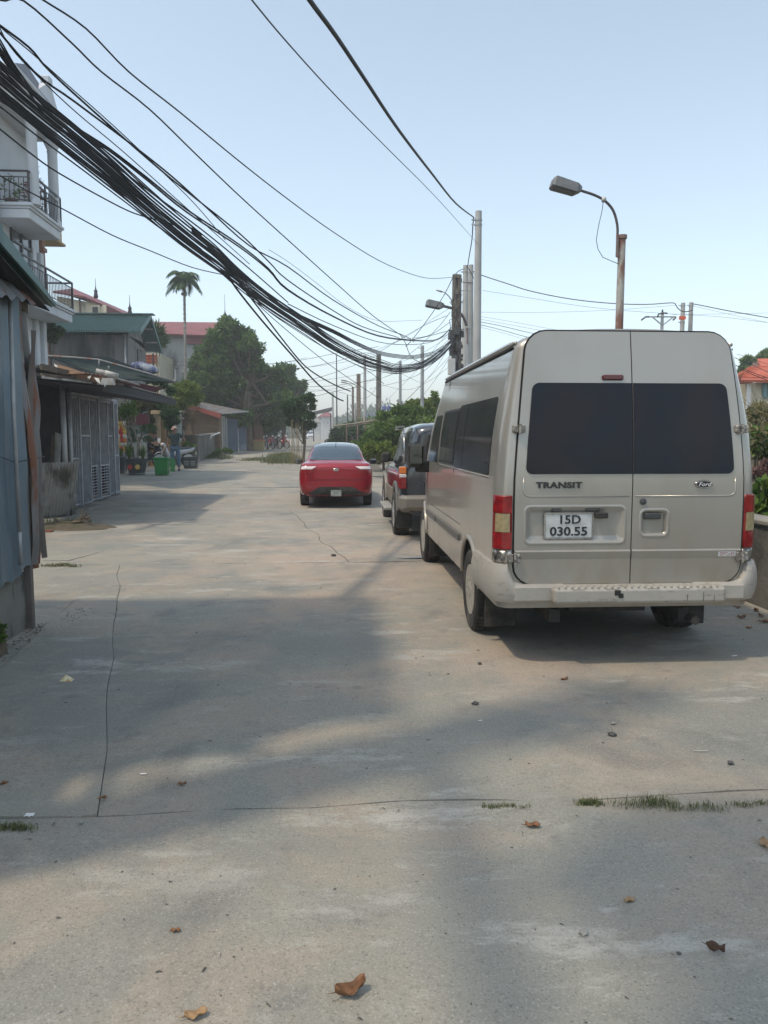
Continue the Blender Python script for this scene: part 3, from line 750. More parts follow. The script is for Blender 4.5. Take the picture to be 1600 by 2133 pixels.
def ptri(quad, m, name, parent, th=.01, n=1):
    mb = MB(); mb.slab(quad, th); return obj(name, mb, m, parent, local=True)
def conform(name, outline_rows, target, m, parent, axis, off, th=.012, n=10):
    """panel whose grid is dropped on to a body along an axis ('y+' from behind, 'x-' / 'x+' from the flanks, 'z')"""
    from mathutils.bvhtree import BVHTree
    bm = bmesh.new(); bm.from_mesh(target.data); bvh = BVHTree.FromBMesh(bm); bm.free()
    mb = MB(); vs = []; bad = 0
    def drop(a, b):
        if axis == 'y+': o_, d = Vector((a, -3, b)), Vector((0, 1, 0))
        elif axis == 'x+': o_, d = Vector((-3, a, b)), Vector((1, 0, 0))
        elif axis == 'x-': o_, d = Vector((3, a, b)), Vector((-1, 0, 0))
        elif axis == 'z': o_, d = Vector((a, b, 4)), Vector((0, 0, -1))
        elif axis == 'y-': o_, d = Vector((a, 9, b)), Vector((0, -1, 0))
        h = bvh.ray_cast(o_, d)
        return (h[0], -d) if h[0] is not None else (None, -d)
    last = None; R_ = len(outline_rows)
    grid = []
    for z, a, b in outline_rows:
        for i in range(n+1):
            p, d = drop(lerp(a, b, i/n), z)
            if p is None: p = last if last is not None else Vector((lerp(a, b, i/n), 0, z))
            last = p; grid.append((p, d))
    vs = [p+d*off for p, d in grid]
    fs = [(j*(n+1)+i, j*(n+1)+i+1, (j+1)*(n+1)+i+1, (j+1)*(n+1)+i) for j in range(R_-1) for i in range(n)]
    rim = [i for i in range(n+1)]+[j*(n+1)+n for j in range(1, R_)]+[(R_-1)*(n+1)+i for i in range(n-1, -1, -1)]+[j*(n+1) for j in range(R_-2, 0, -1)]
    k = len(vs); vs += [grid[i][0]+grid[i][1]*(off-th) for i in rim]; m_ = len(rim)
    fs += [(rim[t], k+t, k+(t+1) % m_, rim[(t+1) % m_]) for t in range(m_)]
    mb.add(vs, fs); return obj(name, mb, m, parent, smooth=True, local=True, auto=40)
def rows_between(pts_l, pts_r, n=8):
    """rows (z,a,b) from two edge polylines given as (z,pos) from bottom to top"""
    def f(P, z):
        for (a, b), (c, d) in zip(P, P[1:]):
            if z <= c: return b+(d-b)*(z-a)/(c-a)
        return P[-1][1]
    z0 = pts_l[0][0]; z1 = pts_l[-1][0]
    return [(z, f(pts_l, z), f(pts_r, z)) for z in [lerp(z0, z1, k/n) for k in range(n+1)]]

# ------------------------------------------------ red saloon
m_redp = mat('red_paint', (.36, .005, .018), (.33, .005, .016), sc=1, rough=.26, metal=.3, coat=.9, low=((.07, .012, .015), .42, .35))  # darker red towards the bottom of the body
m_skyglass = mat('rear_screen_glass', (.12, .155, .18), rough=.05, metal=.6, spec=1.0)
RXc, RYc = .0, 17.62
red = thing('red_saloon_car', 'glossy red saloon car with a dark glass roof, parked ahead of the vans', 'car', (RXc, RYc, gz(18.4)))
def sec(hw_s, zs, hw_b, zb, hw_t, zt_, zlow=.25, belt=None):
    """sill, widest, belt (shoulder), roof edge, roof centre"""
    return [(0, zlow), (hw_s*.9, zlow), (hw_s, zlow+.08), (hw_b, zs), (hw_b*.995, (zs+zb)/2+.03), (hw_b*.93, zb), (hw_t+.04 if zt_-zb > .15 else hw_b*.88, zb+.04 if zt_-zb > .15 else zb+.012), (hw_t if zt_-zb > .15 else hw_b*.6, lerp(zb, zt_, .8) if zt_-zb > .15 else zb+.02), (hw_t*.8 if zt_-zb > .15 else hw_b*.45, zt_-.012), (0, zt_)]
st = [(0.0, sec(.70, .5, .76, .90, .5, .955, .36)), (.06, sec(.78, .55, .83, .985, .5, 1.02, .27)), (.22, sec(.82, .55, .86, 1.03, .5, 1.07, .24)), (.42, sec(.83, .55, .865, 1.03, .58, 1.10, .22)),
      (.62, sec(.83, .55, .865, 1.02, .64, 1.24, .2)), (1.05, sec(.83, .55, .865, 1.0, .62, 1.44, .2)), (1.6, sec(.83, .55, .865, .98, .60, 1.51, .2)), (2.2, sec(.83, .55, .865, .96, .60, 1.50, .2)),
      (2.7, sec(.83, .55, .865, .94, .58, 1.36, .2)), (3.2, sec(.83, .55, .86, .92, .60, 1.08, .2)), (3.5, sec(.82, .55, .85, .90, .5, .97, .2)), (4.1, sec(.78, .5, .80, .78, .5, .82, .2)), (4.3, sec(.6, .5, .65, .65, .5, .70, .25))]
rb = loft_car('body', red, st, [m_redp, m_dark])
arch_cut(rb, (.95, 3.5), .31, .355, 1.1, .55, m_dark); rb.data.set_sharp_from_angle(angle=R(40))
# rear screen: dark sloped glass between the pillars
conform('rear_window', rows_between([(1.10, -.60), (1.15, -.665), (1.32, -.635), (1.43, -.57)], [(1.10, .60), (1.15, .665), (1.32, .635), (1.43, .57)], 16), rb, m_skyglass, red, 'y+', .016, .03, 18)
o = conform('roof_panel', [(y, -.50, .50) for y in [1.02+k*.15 for k in range(10)]], rb, m_skyglass, red, 'z', .003, .01)
# 'z' rows are (y) so swap: rebuilt below when the drop axis needs (x,y)
bpy.data.objects.remove(o, do_unlink=True)
def conform_top(name, rows, target, m, parent, off=.004, th=.01, n=10):
    from mathutils.bvhtree import BVHTree
    bm = bmesh.new(); bm.from_mesh(target.data); bvh = BVHTree.FromBMesh(bm); bm.free(); mb = MB(); g = []
    for y, a, b in rows:
        for i in range(n+1):
            x = lerp(a, b, i/n); h = bvh.ray_cast(Vector((x, y, 4)), Vector((0, 0, -1))); g.append(h[0] or Vector((x, y, 1.4)))
    vs = [p+Vector((0, 0, off)) for p in g]; R_ = len(rows)
    fs = [(j*(n+1)+i, j*(n+1)+i+1, (j+1)*(n+1)+i+1, (j+1)*(n+1)+i) for j in range(R_-1) for i in range(n)]
    mb.add(vs, fs); return obj(name, mb, m, parent, smooth=True, local=True)
conform_top('roof_panel', [(1.02+k*.14, -.50-.02*min(k, 3), .50+.02*min(k, 3)) for k in range(10)], rb, mat('black_roof', (.015, .018, .02), rough=.08, coat=1), red)
for s in (-1, 1):
    L = lambda P: [(z, (s*a)) for z, a in P]
    rows = rows_between([(.80, .84), (.88, .83), (.985, .80)], [(.80, .58), (.88, .52), (.985, .40)], 5)
    conform('tail_lamp', [(z, s*a, s*b) for z, a, b in rows], rb, m_red, red, 'y+', .012, .02)
    rows = rows_between([(.895, .825), (.96, .82)], [(.895, .56), (.96, .44)], 3)
    conform('lamp_lens', [(z, s*a, s*b) for z, a, b in rows], rb, m_whitelens, red, 'y+', .020, .02)
    conform('reflector', [(z, s*.74, s*.52) for z in (.40, .43)], rb, m_red, red, 'y+', .012, .02)
    ax = 'x+' if s < 0 else 'x-'
    conform('side_window', rows_between([(1.05, .85), (1.2, 1.0), (1.34, 1.25)], [(1.05, 2.95), (1.2, 2.72), (1.34, 2.4)], 5), rb, m_glass, red, ax, .006, .01)
    mb = MB(); mb.cbox(s*.98-.10, s*.98+.10, 2.62, 2.72, .92, 1.07, .04); mr = obj('mirror', mb, m_black, red, local=True)
    mb = MB(); mb.cbox(s*.98-.08, s*.98+.08, 2.612, 2.622, .935, 1.055, .004); obj('mirror_glass', mb, mat('mirror_bright', (.5, .55, .55), rough=.03, metal=1), mr, local=True)
    mb = MB(); mb.bar((s*.80, 2.70, .95), (s*.92, 2.68, .97), .05, .04); obj('mirror_arm', mb, m_black, mr, local=True)
conform('boot_seam', [(z, -.60, .60) for z in (.645, .655)], rb, m_gap, red, 'y+', .003, .01)
for s in (-1, 1): conform('boot_seam', [(z, s*.605, s*.598) for z in (.65, .75, .83)], rb, m_gap, red, 'y+', .003, .01, 1)
conform('lower_bumper', rows_between([(.30, -.70), (.40, -.54), (.49, -.38)], [(.30, .70), (.40, .54), (.49, .38)], 5), rb, m_black, red, 'y+', .012, .02)
conform('bumper_skirt', [(z, -.78, .78) for z in (.235, .27, .31)], rb, m_black, red, 'y+', .008, .02)
mb = MB(); mb.cbox(-.12, .12, -.055, -.035, .28, .42, .004); obj('number_plate', mb, mat('blurred_plate', (.40, .41, .40), (.22, .25, .23), sc=14, rough=.5), red, local=True)
mb = MB(); mb.lathe((0, 0, 0), [(.001, 0), (.062, -.0), (.066, -.006), (.056, -.012), (.001, -.012)], 24, 'y'); b = obj('badge', mb, m_chrome, red, local=True, smooth=True, auto=30); b.location = (0, -.018, .885); b.scale = (1, 1, .55)
text('lettering', 'KIA', .042, m_redp, red, (0, -.034, .885), extrude=.001, sx=1.3, bold=.001)
mb = MB(); mb.tube([(0, 1.12, 1.40), (0, 1.02, 1.50)], [.008, .003], 6); mb.cbox(-.02, .02, 1.08, 1.18, 1.395, 1.42, .008); obj('aerial', mb, m_black, red, local=True)
m_rima = mat('alloy', (.5, .5, .49), rough=.35, metal=.6, dirt=(.12, .1, .08), dsc=20, damt=.4)
for s in (-1, 1):
    for y in (.95, 3.5): wheel(red, s*.755, y, .31, .19, s, m_rima, 'spoke')

# ------------------------------------------------ dark two-tone off-roader between the minibus and the saloon
SX, SY = 1.90, 12.1
m_blue = mat('navy_paint', (.018, .026, .036), (.022, .028, .036), sc=1, rough=.2, coat=1, dirt=(.12, .11, .09), dsc=2, dst=(1, 1, .5), damt=.25)
m_gold = mat('champagne_cladding', (.27, .245, .20), (.22, .20, .165), sc=2, rough=.45, metal=.2, dirt=(.16, .13, .1), dsc=3, damt=.4)
suv = thing('off_roader', 'dark blue off-roader with champagne lower body, behind the minibus', 'car', (SX, SY, gz(13)))
def ssec(hw, zb, ht, zt_, zl=.42):
    return [(0, zl), (hw*.95, zl), (hw, zl+.10), (hw*1.01, .80), (hw*1.005, 1.0), (hw*.975, zb), (ht+.05 if zt_-zb > .2 else hw*.93, zb+.05 if zt_-zb > .2 else zb+.02), (ht if zt_-zb > .2 else hw*.6, zt_-.12 if zt_-zb > .2 else zt_-.01), (ht*.85 if zt_-zb > .2 else hw*.4, zt_-.02), (0, zt_)]
st = [(0, ssec(.82, 1.15, .64, 1.80)), (.10, ssec(.87, 1.17, .70, 1.87)), (.35, ssec(.885, 1.17, .72, 1.90, .38)), (1.2, ssec(.885, 1.16, .72, 1.915, .36)), (2.2, ssec(.885, 1.15, .71, 1.90, .36)), (2.65, ssec(.885, 1.14, .70, 1.84, .36)),
      (3.05, ssec(.885, 1.13, .72, 1.60, .36)), (3.4, ssec(.88, 1.12, .7, 1.22, .36)), (4.2, ssec(.86, 1.05, .7, 1.10, .38)), (4.6, ssec(.80, .90, .6, .95, .42))]
sb = loft_car('body', suv, st, [m_blue, m_dark])
arch_cut(sb, (.98, 3.75), .40, .47, 1.2, .56, m_dark); sb.data.set_sharp_from_angle(angle=R(40))
for s in (-1, 1):
    ax = 'x+' if s < 0 else 'x-'
    conform('lower_cladding', [(z, .20, 4.25) for z in (.44, .55, .68, .75)], sb, m_gold, suv, ax, .012, .02, 40)
    conform('side_window', rows_between([(1.24, .28), (1.5, .33), (1.73, .42)], [(1.24, 1.10), (1.5, 1.10), (1.73, 1.10)], 5), sb, m_glass, suv, ax, .006, .01)
    conform('side_window', rows_between([(1.24, 1.16), (1.73, 1.16)], [(1.24, 2.02), (1.73, 1.98)], 5), sb, m_glass, suv, ax, .006, .01)
    conform('side_window', rows_between([(1.24, 2.10), (1.73, 2.06)], [(1.24, 3.02), (1.5, 2.82), (1.73, 2.6)], 5), sb, m_glass, suv, ax, .006, .01)
    for y in (1.13, 2.05): conform('door_seam', [(z, y-.006, y+.006) for z in (.5, .8, 1.0, 1.2)], sb, m_gap, suv, ax, .004, .01, 1)
    mb = MB(); mb.tube([(s*.80, y, z) for y, z in ((.22, 1.22), (.25, 1.5), (.36, 1.77))], .012, 6); mb.tube([(s*.775, y, 1.79) for y in (.38, 1.3, 2.5)], .010, 6); obj('window_trim', mb, m_chrome, suv, local=True, smooth=True)
    mb = MB(); mb.bar((s*.79, .7, 1.83), (s*.79, 1.9, 1.83), .07, .03); obj('wind_deflector', mb, mat('deflector', (.25, .26, .26), rough=.3), suv, local=True)
    mb = MB(); mb.cbox(s*.95-.09, s*.95+.09, 1.5, 3.0, .36, .41, .012); mb.bar((s*.7, 1.7, .40), (s*.98, 1.7, .39), .04); mb.bar((s*.7, 2.7, .40), (s*.98, 2.7, .39), .04); obj('running_board', mb, mat('board_alu', (.34, .33, .30), (.28, .27, .24), sc=10, rough=.5, dirt=(.2, .17, .12), dsc=6, damt=.4), suv, local=True)
    mb = MB(); mb.cbox(s*.95-.09, s*.95+.09, 2.55, 2.66, 1.18, 1.37, .035); obj('mirror', mb, m_black, suv, local=True)
    mb = MB(); mb.bar((s*.80, 2.62, 1.22), (s*.93, 2.60, 1.24), .07, .05); obj('mirror_arm', mb, m_black, suv, local=True)
    # tail lamp on the corner
    mb = MB(); x = s*.845; mb.cbox(x-.055, x+.055, -.035, .11, 1.08, 1.19, .012); obj('indicator_lens', mb, m_amber, suv, local=True)
    mb = MB(); mb.cbox(x-.055, x+.055, -.035, .11, 1.02, 1.075, .010); obj('reversing_lens', mb, m_whitelens, suv, local=True)
    mb = MB(); mb.cbox(x-.055, x+.055, -.035, .11, .84, 1.015, .012); obj('tail_lamp', mb, m_red, suv, local=True)
    for yc in (.98, 3.75):
        mb = MB(); pts = [(s*(.885), yc+.50*math.cos(a), .40+.49*math.sin(a)) for a in [R(-5)+R(190)*k/16 for k in range(17)]]; mb.tube(pts, .032, 8); obj('wheel_flare', mb, m_gold, suv, local=True, smooth=True)
        mb = MB(); mb.cbox(s*.78-.13, s*.78+.13, yc-.53, yc-.51, .16, .46, .005); obj('mud_flap', mb, m_black, suv, local=True)
        wheel(suv, s*.80, yc, .37, .25, s, m_rima, 'spoke')
mb = MB(); mb.cbox(-.86, .86, -.16, .10, .50, .74, .05); mb.cbox(-.90, -.70, -.12, .46, .48, .74, .05); mb.cbox(.70, .90, -.12, .46, .48, .74, .05); obj('rear_bumper', mb, m_gold, suv, local=True, bevel=.01)
conform('rear_window', rows_between([(1.2, -.66), (1.7, -.56)], [(1.2, .66), (1.7, .56)], 5), sb, m_glass, suv, 'y+', .006, .01)

# ------------------------------------------------ far white car facing us
wc = thing('white_car', 'small white car driving up the far street', 'car', (at(648, 912, 150).x, 150, gz(150)))
m_wp = mat('white_paint', (.75, .76, .78), rough=.3, coat=.6)
st = [(0, sec(.72, .5, .78, .72, .5, .80, .2)), (.2, sec(.82, .55, .86, .88, .5, .95, .2)), (1.0, sec(.86, .6, .90, 1.0, .55, 1.06, .2)), (1.3, sec(.86, .6, .90, 1.03, .62, 1.2, .2)), (1.9, sec(.86, .6, .90, 1.04, .60, 1.62, .2)), (3.2, sec(.86, .6, .90, 1.04, .60, 1.64, .2)), (4.1, sec(.84, .6, .88, 1.0, .5, 1.1, .25))]
wb = loft_car('body', wc, st, [m_wp, m_dark])
conform('windscreen', rows_between([(1.14, -.70), (1.5, -.56)], [(1.14, .70), (1.5, .56)], 4), wb, m_skyglass, wc, 'y+', .01, .02)
conform('grille', [(z, -.60, .60) for z in (.40, .55)], wb, m_black, wc, 'y+', .012, .02)
mb = MB()
for s in (-1, 1): conform('headlight', [(z, s*.84, s*.60) for z in (.70, .80)], wb, m_whitelens, wc, 'y+', .014, .02, 3)
for s in (-1, 1):
    for y in (.8, 3.3): wheel(wc, s*.80, y, .33, .2, s, m_rima, 'spoke')
# ================================================================== LEFT SIDE OF THE STREET
m_tin = mat('blue_grey_tin', (.115, .175, .225), (.17, .225, .265), sc=1.2, rough=.42, metal=.3, dirt=(.20, .19, .16), dsc=1.6, dst=(1, 1, .35), damt=.55, bump=.004, bsc=6)
m_tin2 = mat('grey_worn_tin', (.24, .24, .24), (.18, .175, .17), sc=2, rough=.6, metal=.3, dirt=(.22, .075, .03), dsc=2.4, dst=(2, 2, .4), damt=.85, dlo=.52, dhi=.6)
m_rusttin = mat('rusty_tin', (.17, .15, .13), (.11, .09, .08), sc=3, rough=.75, dirt=(.19, .065, .03), dsc=3, dst=(1, 1, .5), damt=.7, bump=.003)
m_greentin = mat('green_painted_tin', (.065, .15, .15), (.085, .175, .17), sc=1, rough=.5, metal=.2, dirt=(.12, .12, .11), dsc=1.5, damt=.35)
m_wood = mat('old_timber', (.12, .09, .065), (.07, .055, .045), sc=5, rough=.9, bump=.004, dirt=(.2, .18, .15), dsc=8, dst=(1, 1, .2), damt=.4)
m_plinth = mat('mossy_plinth', (.24, .235, .20), (.19, .185, .165), sc=2.2, rough=.95, bump=.008, bsc=20, dirt=(.035, .04, .032), dsc=2.6, dst=(1, 1, .6), damt=.85, dlo=.5, dhi=.64)
m_wpaint = mat('white_wall_paint', (.62, .65, .68), (.58, .61, .64), sc=1, rough=.8, dirt=(.35, .36, .36), dsc=1.2, dst=(1, 1, .3), damt=.25)
m_cream = mat('cream_wall_paint', (.62, .56, .42), (.55, .50, .38), sc=1, rough=.85, dirt=(.10, .11, .10), dsc=.8, dst=(1, 1, .35), damt=.8, dlo=.54, dhi=.68)
m_iron = mat('black_railing_iron', (.018, .016, .018), rough=.45)
m_redroof = mat('red_sheet_roof', (.24, .075, .072), (.20, .06, .058), sc=1, rough=.6, dirt=(.14, .05, .045), dsc=.6, damt=.4)
m_wire = mat('cable_black', (.012, .012, .014), rough=.6)

# ---- the tin shed at the left edge
SXF = -2.72; SY1 = 6.82
shed = thing('tin_shed', 'blue-grey corrugated tin shed on a concrete plinth at the near left', 'shed', (SXF, 5, 0))
mb = MB(); mb.grid(lambda u, v: (SXF+.02*noise.noise(Vector((u*9, v*3, 0))), lerp(2.6, SY1, u), lerp(-.06, .50+.015*math.sin(u*40), v)), 60, 8)
mb.box(SXF-.25, SXF-.03, 2.6, SY1-.03, -.06, .48); mb.box(-6.6, SXF, SY1-.25, SY1-.04, -.06, .44); obj('plinth', mb, m_plinth, shed, smooth=True, auto=40)
# tin sheets: each a long trapezoid-corrugated sheet lapped over its neighbour
def corr_x(y): # trapezoid profile depth
    t = (y/.19) % 1; return .0 if t < .55 else (.022*min(1, (t-.55)/.1) if t < .8 else .022*max(0, 1-(t-.8)/.2*1.2))
sheets = [(SY1-.02, SY1-.60), (SY1-.57, SY1-1.5), (SY1-1.46, SY1-2.5), (SY1-2.46, SY1-3.5), (SY1-3.45, 2.65)]
for k, (ya, yb) in enumerate(sheets):
    mb = MB(); n = max(16, int((ya-yb)/.035))
    mb.grid(lambda u, v: (SXF+.035+.006*(k % 2)+corr_x(lerp(ya, yb, u))+.018*noise.noise(Vector((u*3, v*4, k)))*(1.6-v)+(.03*max(0, .25-v)), lerp(ya, yb, u), lerp(.46+.03*math.sin(u*9+k)+(.1*(1-u) if k == 0 else 0), 2.95, v)), n, 20)
    obj('tin_sheet', mb, m_tin, shed, smooth=True, auto=50)
# rust-streaked loose sheets hanging at the corner
for k, (dx, y0, dy, z0, z1, m) in enumerate(((.05, SY1+.00, .12, .56, 2.7, m_tin2), (.07, SY1+.11, .10, .60, 2.6, m_rusttin), (.02, SY1+.19, .12, .50, 2.4, m_tin2), (-.02, SY1+.30, .10, .52, 2.9, m_tin2))):
    mb = MB()
    def fs_(u, v, y0=y0, dy=dy, z0=z0, z1=z1, dx=dx, k=k):
        z = lerp(z0, z1, v); b = .035*math.sin(v*5+k*2)+.015*noise.noise(Vector((v*6, u*2, k)))
        return (SXF+dx+b*.8+.03*math.sin(u*PI), y0+dy*u+b, z)
    mb.grid(fs_, 5, 26); obj('loose_tin_strip', mb, m, shed, smooth=True, auto=50)
mb = MB(); mb.bar((SXF+.02, SY1+.02, -.02), (SXF+.02, SY1+.02, 3.0), .06, .06); mb.bar((SXF-.02, SY1-.06, 2.98), (SXF-.02, 2.7, 3.4), .07, .07); obj('post', mb, m_rusttin, shed)
mb = MB(); mb.box(-6.6, SXF-.02, SY1-.06, SY1-.03, .4, 2.9); obj('end_wall', mb, m_rusttin, shed)
# roof sheet falling away from us, teal on top, dark underneath, with torn inner strip of corrugated sheet
T = at(110, 637, 7.25); A_ = at(0, 486, 5.9); B_ = Vector((A_.x, 3.0, A_.z+.9))
mb = MB()
def roof(u, v):
    P0 = T.lerp(A_, min(1, u*2.2)) if u < .4545 else A_.lerp(B_, (u-.4545)/.5455)
    P1 = P0+Vector((-4.6, .0, .9)); p = P0.lerp(P1, v); return p+Vector((0, 0, .018*math.sin(v*120)))
mb.grid(roof, 10, 150); rf = obj('roof', mb, [m_greentin], shed, smooth=True)
sm = rf.modifiers.new('t', 'SOLIDIFY'); sm.thickness = .02
mb = MB(); mb.slab([T+Vector((.02, .04, .025)), A_+Vector((.02, 0, .03)), A_+Vector((.02, 0, -.09)), T+Vector((.02, .02, -.0))], .02)
mb.slab([A_+Vector((.02, 0, .06)), B_+Vector((.02, 0, .06)), B_+Vector((.02, 0, -.14)), A_+Vector((.02, 0, -.09))], .02); obj('fascia', mb, m_greentin, rf)
mb = MB()
for k in range(1, 4):
    y = 7.0-k*1.2; z = 3.02+(7.4-y)*.30; mb.bar((SXF-.1, y, z+.18), (-2.52, y, z+.02), .06, .10)
mb.bar(T+Vector((-.25, -.05, -.04)), A_+Vector((-.25, 0, -.10)), .10, .10); mb.bar(A_+Vector((-.25, 0, -.1)), B_+Vector((-.25, 0, -.10)), .10, .10); obj('rafter', mb, m_wood, rf)
mb = MB(); mb.slab([T+Vector((-.03, 0, -.05)), A_+Vector((-.03, 0, -.13)), Vector((SXF-.02, 5.2, 3.2)), Vector((SXF-.02, 6.9, 2.86))], .01); obj('underside_shade_sheet', mb, mat('underside_shade', (.03, .035, .04), rough=.9), rf)  # near-black sheet paints in the shade under the shed roof
mb = MB(); mb.grid(lambda u, v: (lerp(SXF+.04, SXF+.22, v)+.0, lerp(SY1-.02, SY1-2.6, u), lerp(2.96+.02*u, 2.76-.02*u+.02*math.sin(u*17), v)+.018*math.sin(u*2.6/.1*PI)), 130, 4); obj('eave_strip', mb, m_tin2, shed, smooth=True)
mb = MB(); mb.tube([(SXF+.11, SY1-.35, .9), (SXF+.11, SY1-.36, 1.9), (SXF+.10, SY1-.30, 2.85)], .018, 8); mb.tube([(SXF+.10, SY1-.33, .62), (SXF+.11, SY1-.35, .95)], .018, 8); obj('downpipe', mb, m_steel, shed, smooth=True)
mb = MB(); mb.tube([(SXF+.09, 4.5, 1.85), (SXF+.09, SY1-1.0, 1.60), (SXF+.10, SY1-.35, 1.47), (SXF+.06, SY1+.4, 1.50)], .004, 5); obj('strung_wire', mb, m_wire, shed)

# ---- lean-to behind the shed: dark open bay with patched roof, boards and pipes
lean = thing('lean_to', 'dark open lean-to with a torn rusty corrugated roof edge, next after the shed', 'shed', (-6.5, 14, 0))
m_shade = mat('shade_dark_block_wall', (.05, .05, .05), (.035, .036, .036), sc=3, rough=.95, bump=.01, dirt=(.09, .085, .08), dsc=2, damt=.5)  # near-black base colour stands in for the shade inside bay and porch
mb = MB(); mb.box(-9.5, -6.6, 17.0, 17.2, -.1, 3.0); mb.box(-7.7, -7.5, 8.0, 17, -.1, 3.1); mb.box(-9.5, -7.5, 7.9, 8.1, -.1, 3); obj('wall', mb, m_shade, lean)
for k in range(9):
    y = 10.5+k*.72; mb = MB(); w_ = .68
    mb.grid(lambda u, v: (-7.45+.02*math.sin(u*30), y+w_*u, lerp(.0, 2.8, v)), 16, 2); obj('tin_sheet', mb, m_rusttin if k % 3 else m_tin2, lean, smooth=True)
def corrsheet(P00, P10, P01, P11, waves, amp, m, name, parent, nv=10, jag=0, seed=0, th=.004):
    """corrugated sheet: waves run along the u direction; P00->P10 is the wavy edge"""
    P00, P10, P01, P11 = map(Vector, (P00, P10, P01, P11)); nrm = (P10-P00).cross(P01-P00).normalized(); nu = waves*6; mb = MB()
    if nrm.z < 0: nrm = -nrm
    def f(u, v):
        a = P00.lerp(P10, u); b = P01.lerp(P11, u); p = a.lerp(b, v)
        if jag: p += (b-a).normalized()*jag*noise.noise(Vector((u*9, seed, v)))
        return p+nrm*(amp*math.sin(u*waves*2*PI)+.01*noise.noise(Vector((u*5, v*5, seed))))
    mb.grid(f, nu, nv); o = obj(name, mb, m, parent, smooth=True); s_ = o.modifiers.new('t', 'SOLIDIFY'); s_.thickness = th; return o
a0 = at(60, 741, 13.2); a1 = at(236, 786, 14.6)
corrsheet((a0.x-2, a0.y, a0.z+.15), a1, (a0.x-2, 17, a0.z+.3), (a1.x-.1, 17, a1.z+.02), 46, .022, m_tin2, 'roof', lean, 10)
# torn fibre and tarp patches hung under the edge
m_tarp = mat('brown_tarpaulin', (.33, .19, .10), (.25, .15, .09), sc=3, rough=.8, dirt=(.08, .06, .05), dsc=4, damt=.5)
m_rag = mat('pale_plastic_rag', (.50, .49, .45), (.32, .31, .29), sc=6, rough=.6)
def ragged(name, pts, Y, m, parent, depth=.02, seed=1, sub=6):
    mb = MB(); P = [at(x, y, Y+.08*math.sin(i*2+seed)) for i, (x, y) in enumerate(pts)]; n = len(P)
    c = sum(P, Vector())/n; mb.add(P+[c+Vector((0, -.05, 0))]+[p+Vector((0, depth, 0)) for p in P]+[c+Vector((0, depth-.05, 0))], [(i, (i+1) % n, n) for i in range(n)]+[(n+1+i, 2*n+1, n+1+(i+1) % n) for i in range(n)]+[(i, n+1+i, n+1+(i+1) % n, (i+1) % n) for i in range(n)]); return obj(name, mb, m, parent)
ragged('tarpaulin', [(112, 757), (140, 764), (180, 778), (214, 785), (206, 800), (188, 783), (170, 789), (150, 780), (126, 780), (120, 770)], 14.0, m_tarp, lean)
for pts in ([(112, 757), (119, 762), (126, 778), (121, 779), (117, 768)], [(196, 786), (206, 788), (209, 800), (203, 802), (200, 792)], [(180, 786), (190, 782), (186, 790)], [(213, 786), (222, 800), (218, 806)]): ragged('torn_rag', pts, 13.9, m_rag, lean)
for k, (x, y, r, l) in enumerate(((217, 776, .045, .28), (232, 780, .05, .22))):
    p = at(x, y, 14.3); mb = MB(); mb.tube([p-Vector((l/2, 0, -.03)), p+Vector((l/2, .05, -.03))], r, 10); obj('roll', mb, m_rag, lean, smooth=True)
mb = MB(); p = at(225, 790, 14.3); mb.box(p.x-.12, p.x+.1, p.y-.05, p.y+.1, p.z-.1, p.z+.02); obj('fibre_board', mb, m_rag, lean)
mb = MB(); mb.bar(at(86, 764, 13.2), at(230, 798, 15.5), .05, .10); mb.bar(at(86, 780, 13.2), at(255, 801, 15.5), .04, .05); obj('eave_beam', mb, m_wood, lean)
mb = MB(); mb.bar(at(88, 785, 13.2), at(140, 790, 13.9), .02, .05); mb.bar(at(128, 790, 13.6), at(190, 797, 14.6), .02, .03); obj('daylight_strip', mb, m_rag, lean)  # pale bars imitate slits of daylight below the roof edge
for (xa, ya, xb, yb, Y, r) in ((129, 795, 136, 975, 16.3, .055), (143, 812, 150, 960, 16.7, .04)):
    p = at(xa, ya, Y); q = at(xb, yb, Y); mb = MB(); mb.tube([(p.x, Y, p.z), (p.x, Y, gz(Y)-.03)], r, 10); obj('pipe_post', mb, m_steel, lean, smooth=True)
for k, (x0, x1, y0, y1) in enumerate(((93, 100, 905, 968), (101, 113, 900, 968), (118, 124, 915, 968))):
    a = at(x0, y0, 16.3+k*.1); b = at(x1, y0+4, 16.3+k*.1); tag(obj('leaning_board', MB().slab([(a.x, a.y, 0), (b.x, b.y, 0), (b.x+.03, b.y+.3, b.z), (a.x+.03, a.y+.3, a.z)], .03), m_rag if k == 1 else m_wood, None), ['narrow brown board leaning upright inside the dark lean-to', 'pale peeling board leaning upright inside the dark lean-to', 'short dark board leaning inside the lean-to, rightmost of three'][k], 'board', 'boards stacked in the lean-to')
# leaning tin sheet in front
a = at(88, 965, 15.5); b = at(159, 962, 15.9)
pA = grd(95, 1082); pB = grd(150, 1074)
o = corrsheet((pA.x-.35, pA.y, .03), (pB.x, pB.y, .05), (a.x-.2, a.y+.2, a.z), (b.x, b.y+.15, b.z), 14, .014, mat('stained_fibre_sheet', (.36, .355, .33), (.30, .29, .26), sc=2, rough=.9, dirt=(.07, .065, .05), dsc=1.6, dst=(1, 1, .5), damt=.9, dlo=.48, dhi=.6), 'corrugated_sheet', None, 16)
tag(o, 'stained corrugated sheet leaning upright beside the barred gate', 'corrugated sheet')
m_brickred = mat('red_brick', (.28, .085, .05), (.2, .07, .045), sc=30, rough=.9, bump=.003)
p = grd(100, 1108); mb = MB(); mb.cbox(p.x-.09, p.x+.08, p.y-.05, p.y+.06, .0, .06, .006); tag(obj('brick', mb, m_brickred), 'broken red brick lying at the foot of the leaning sheet', 'brick')

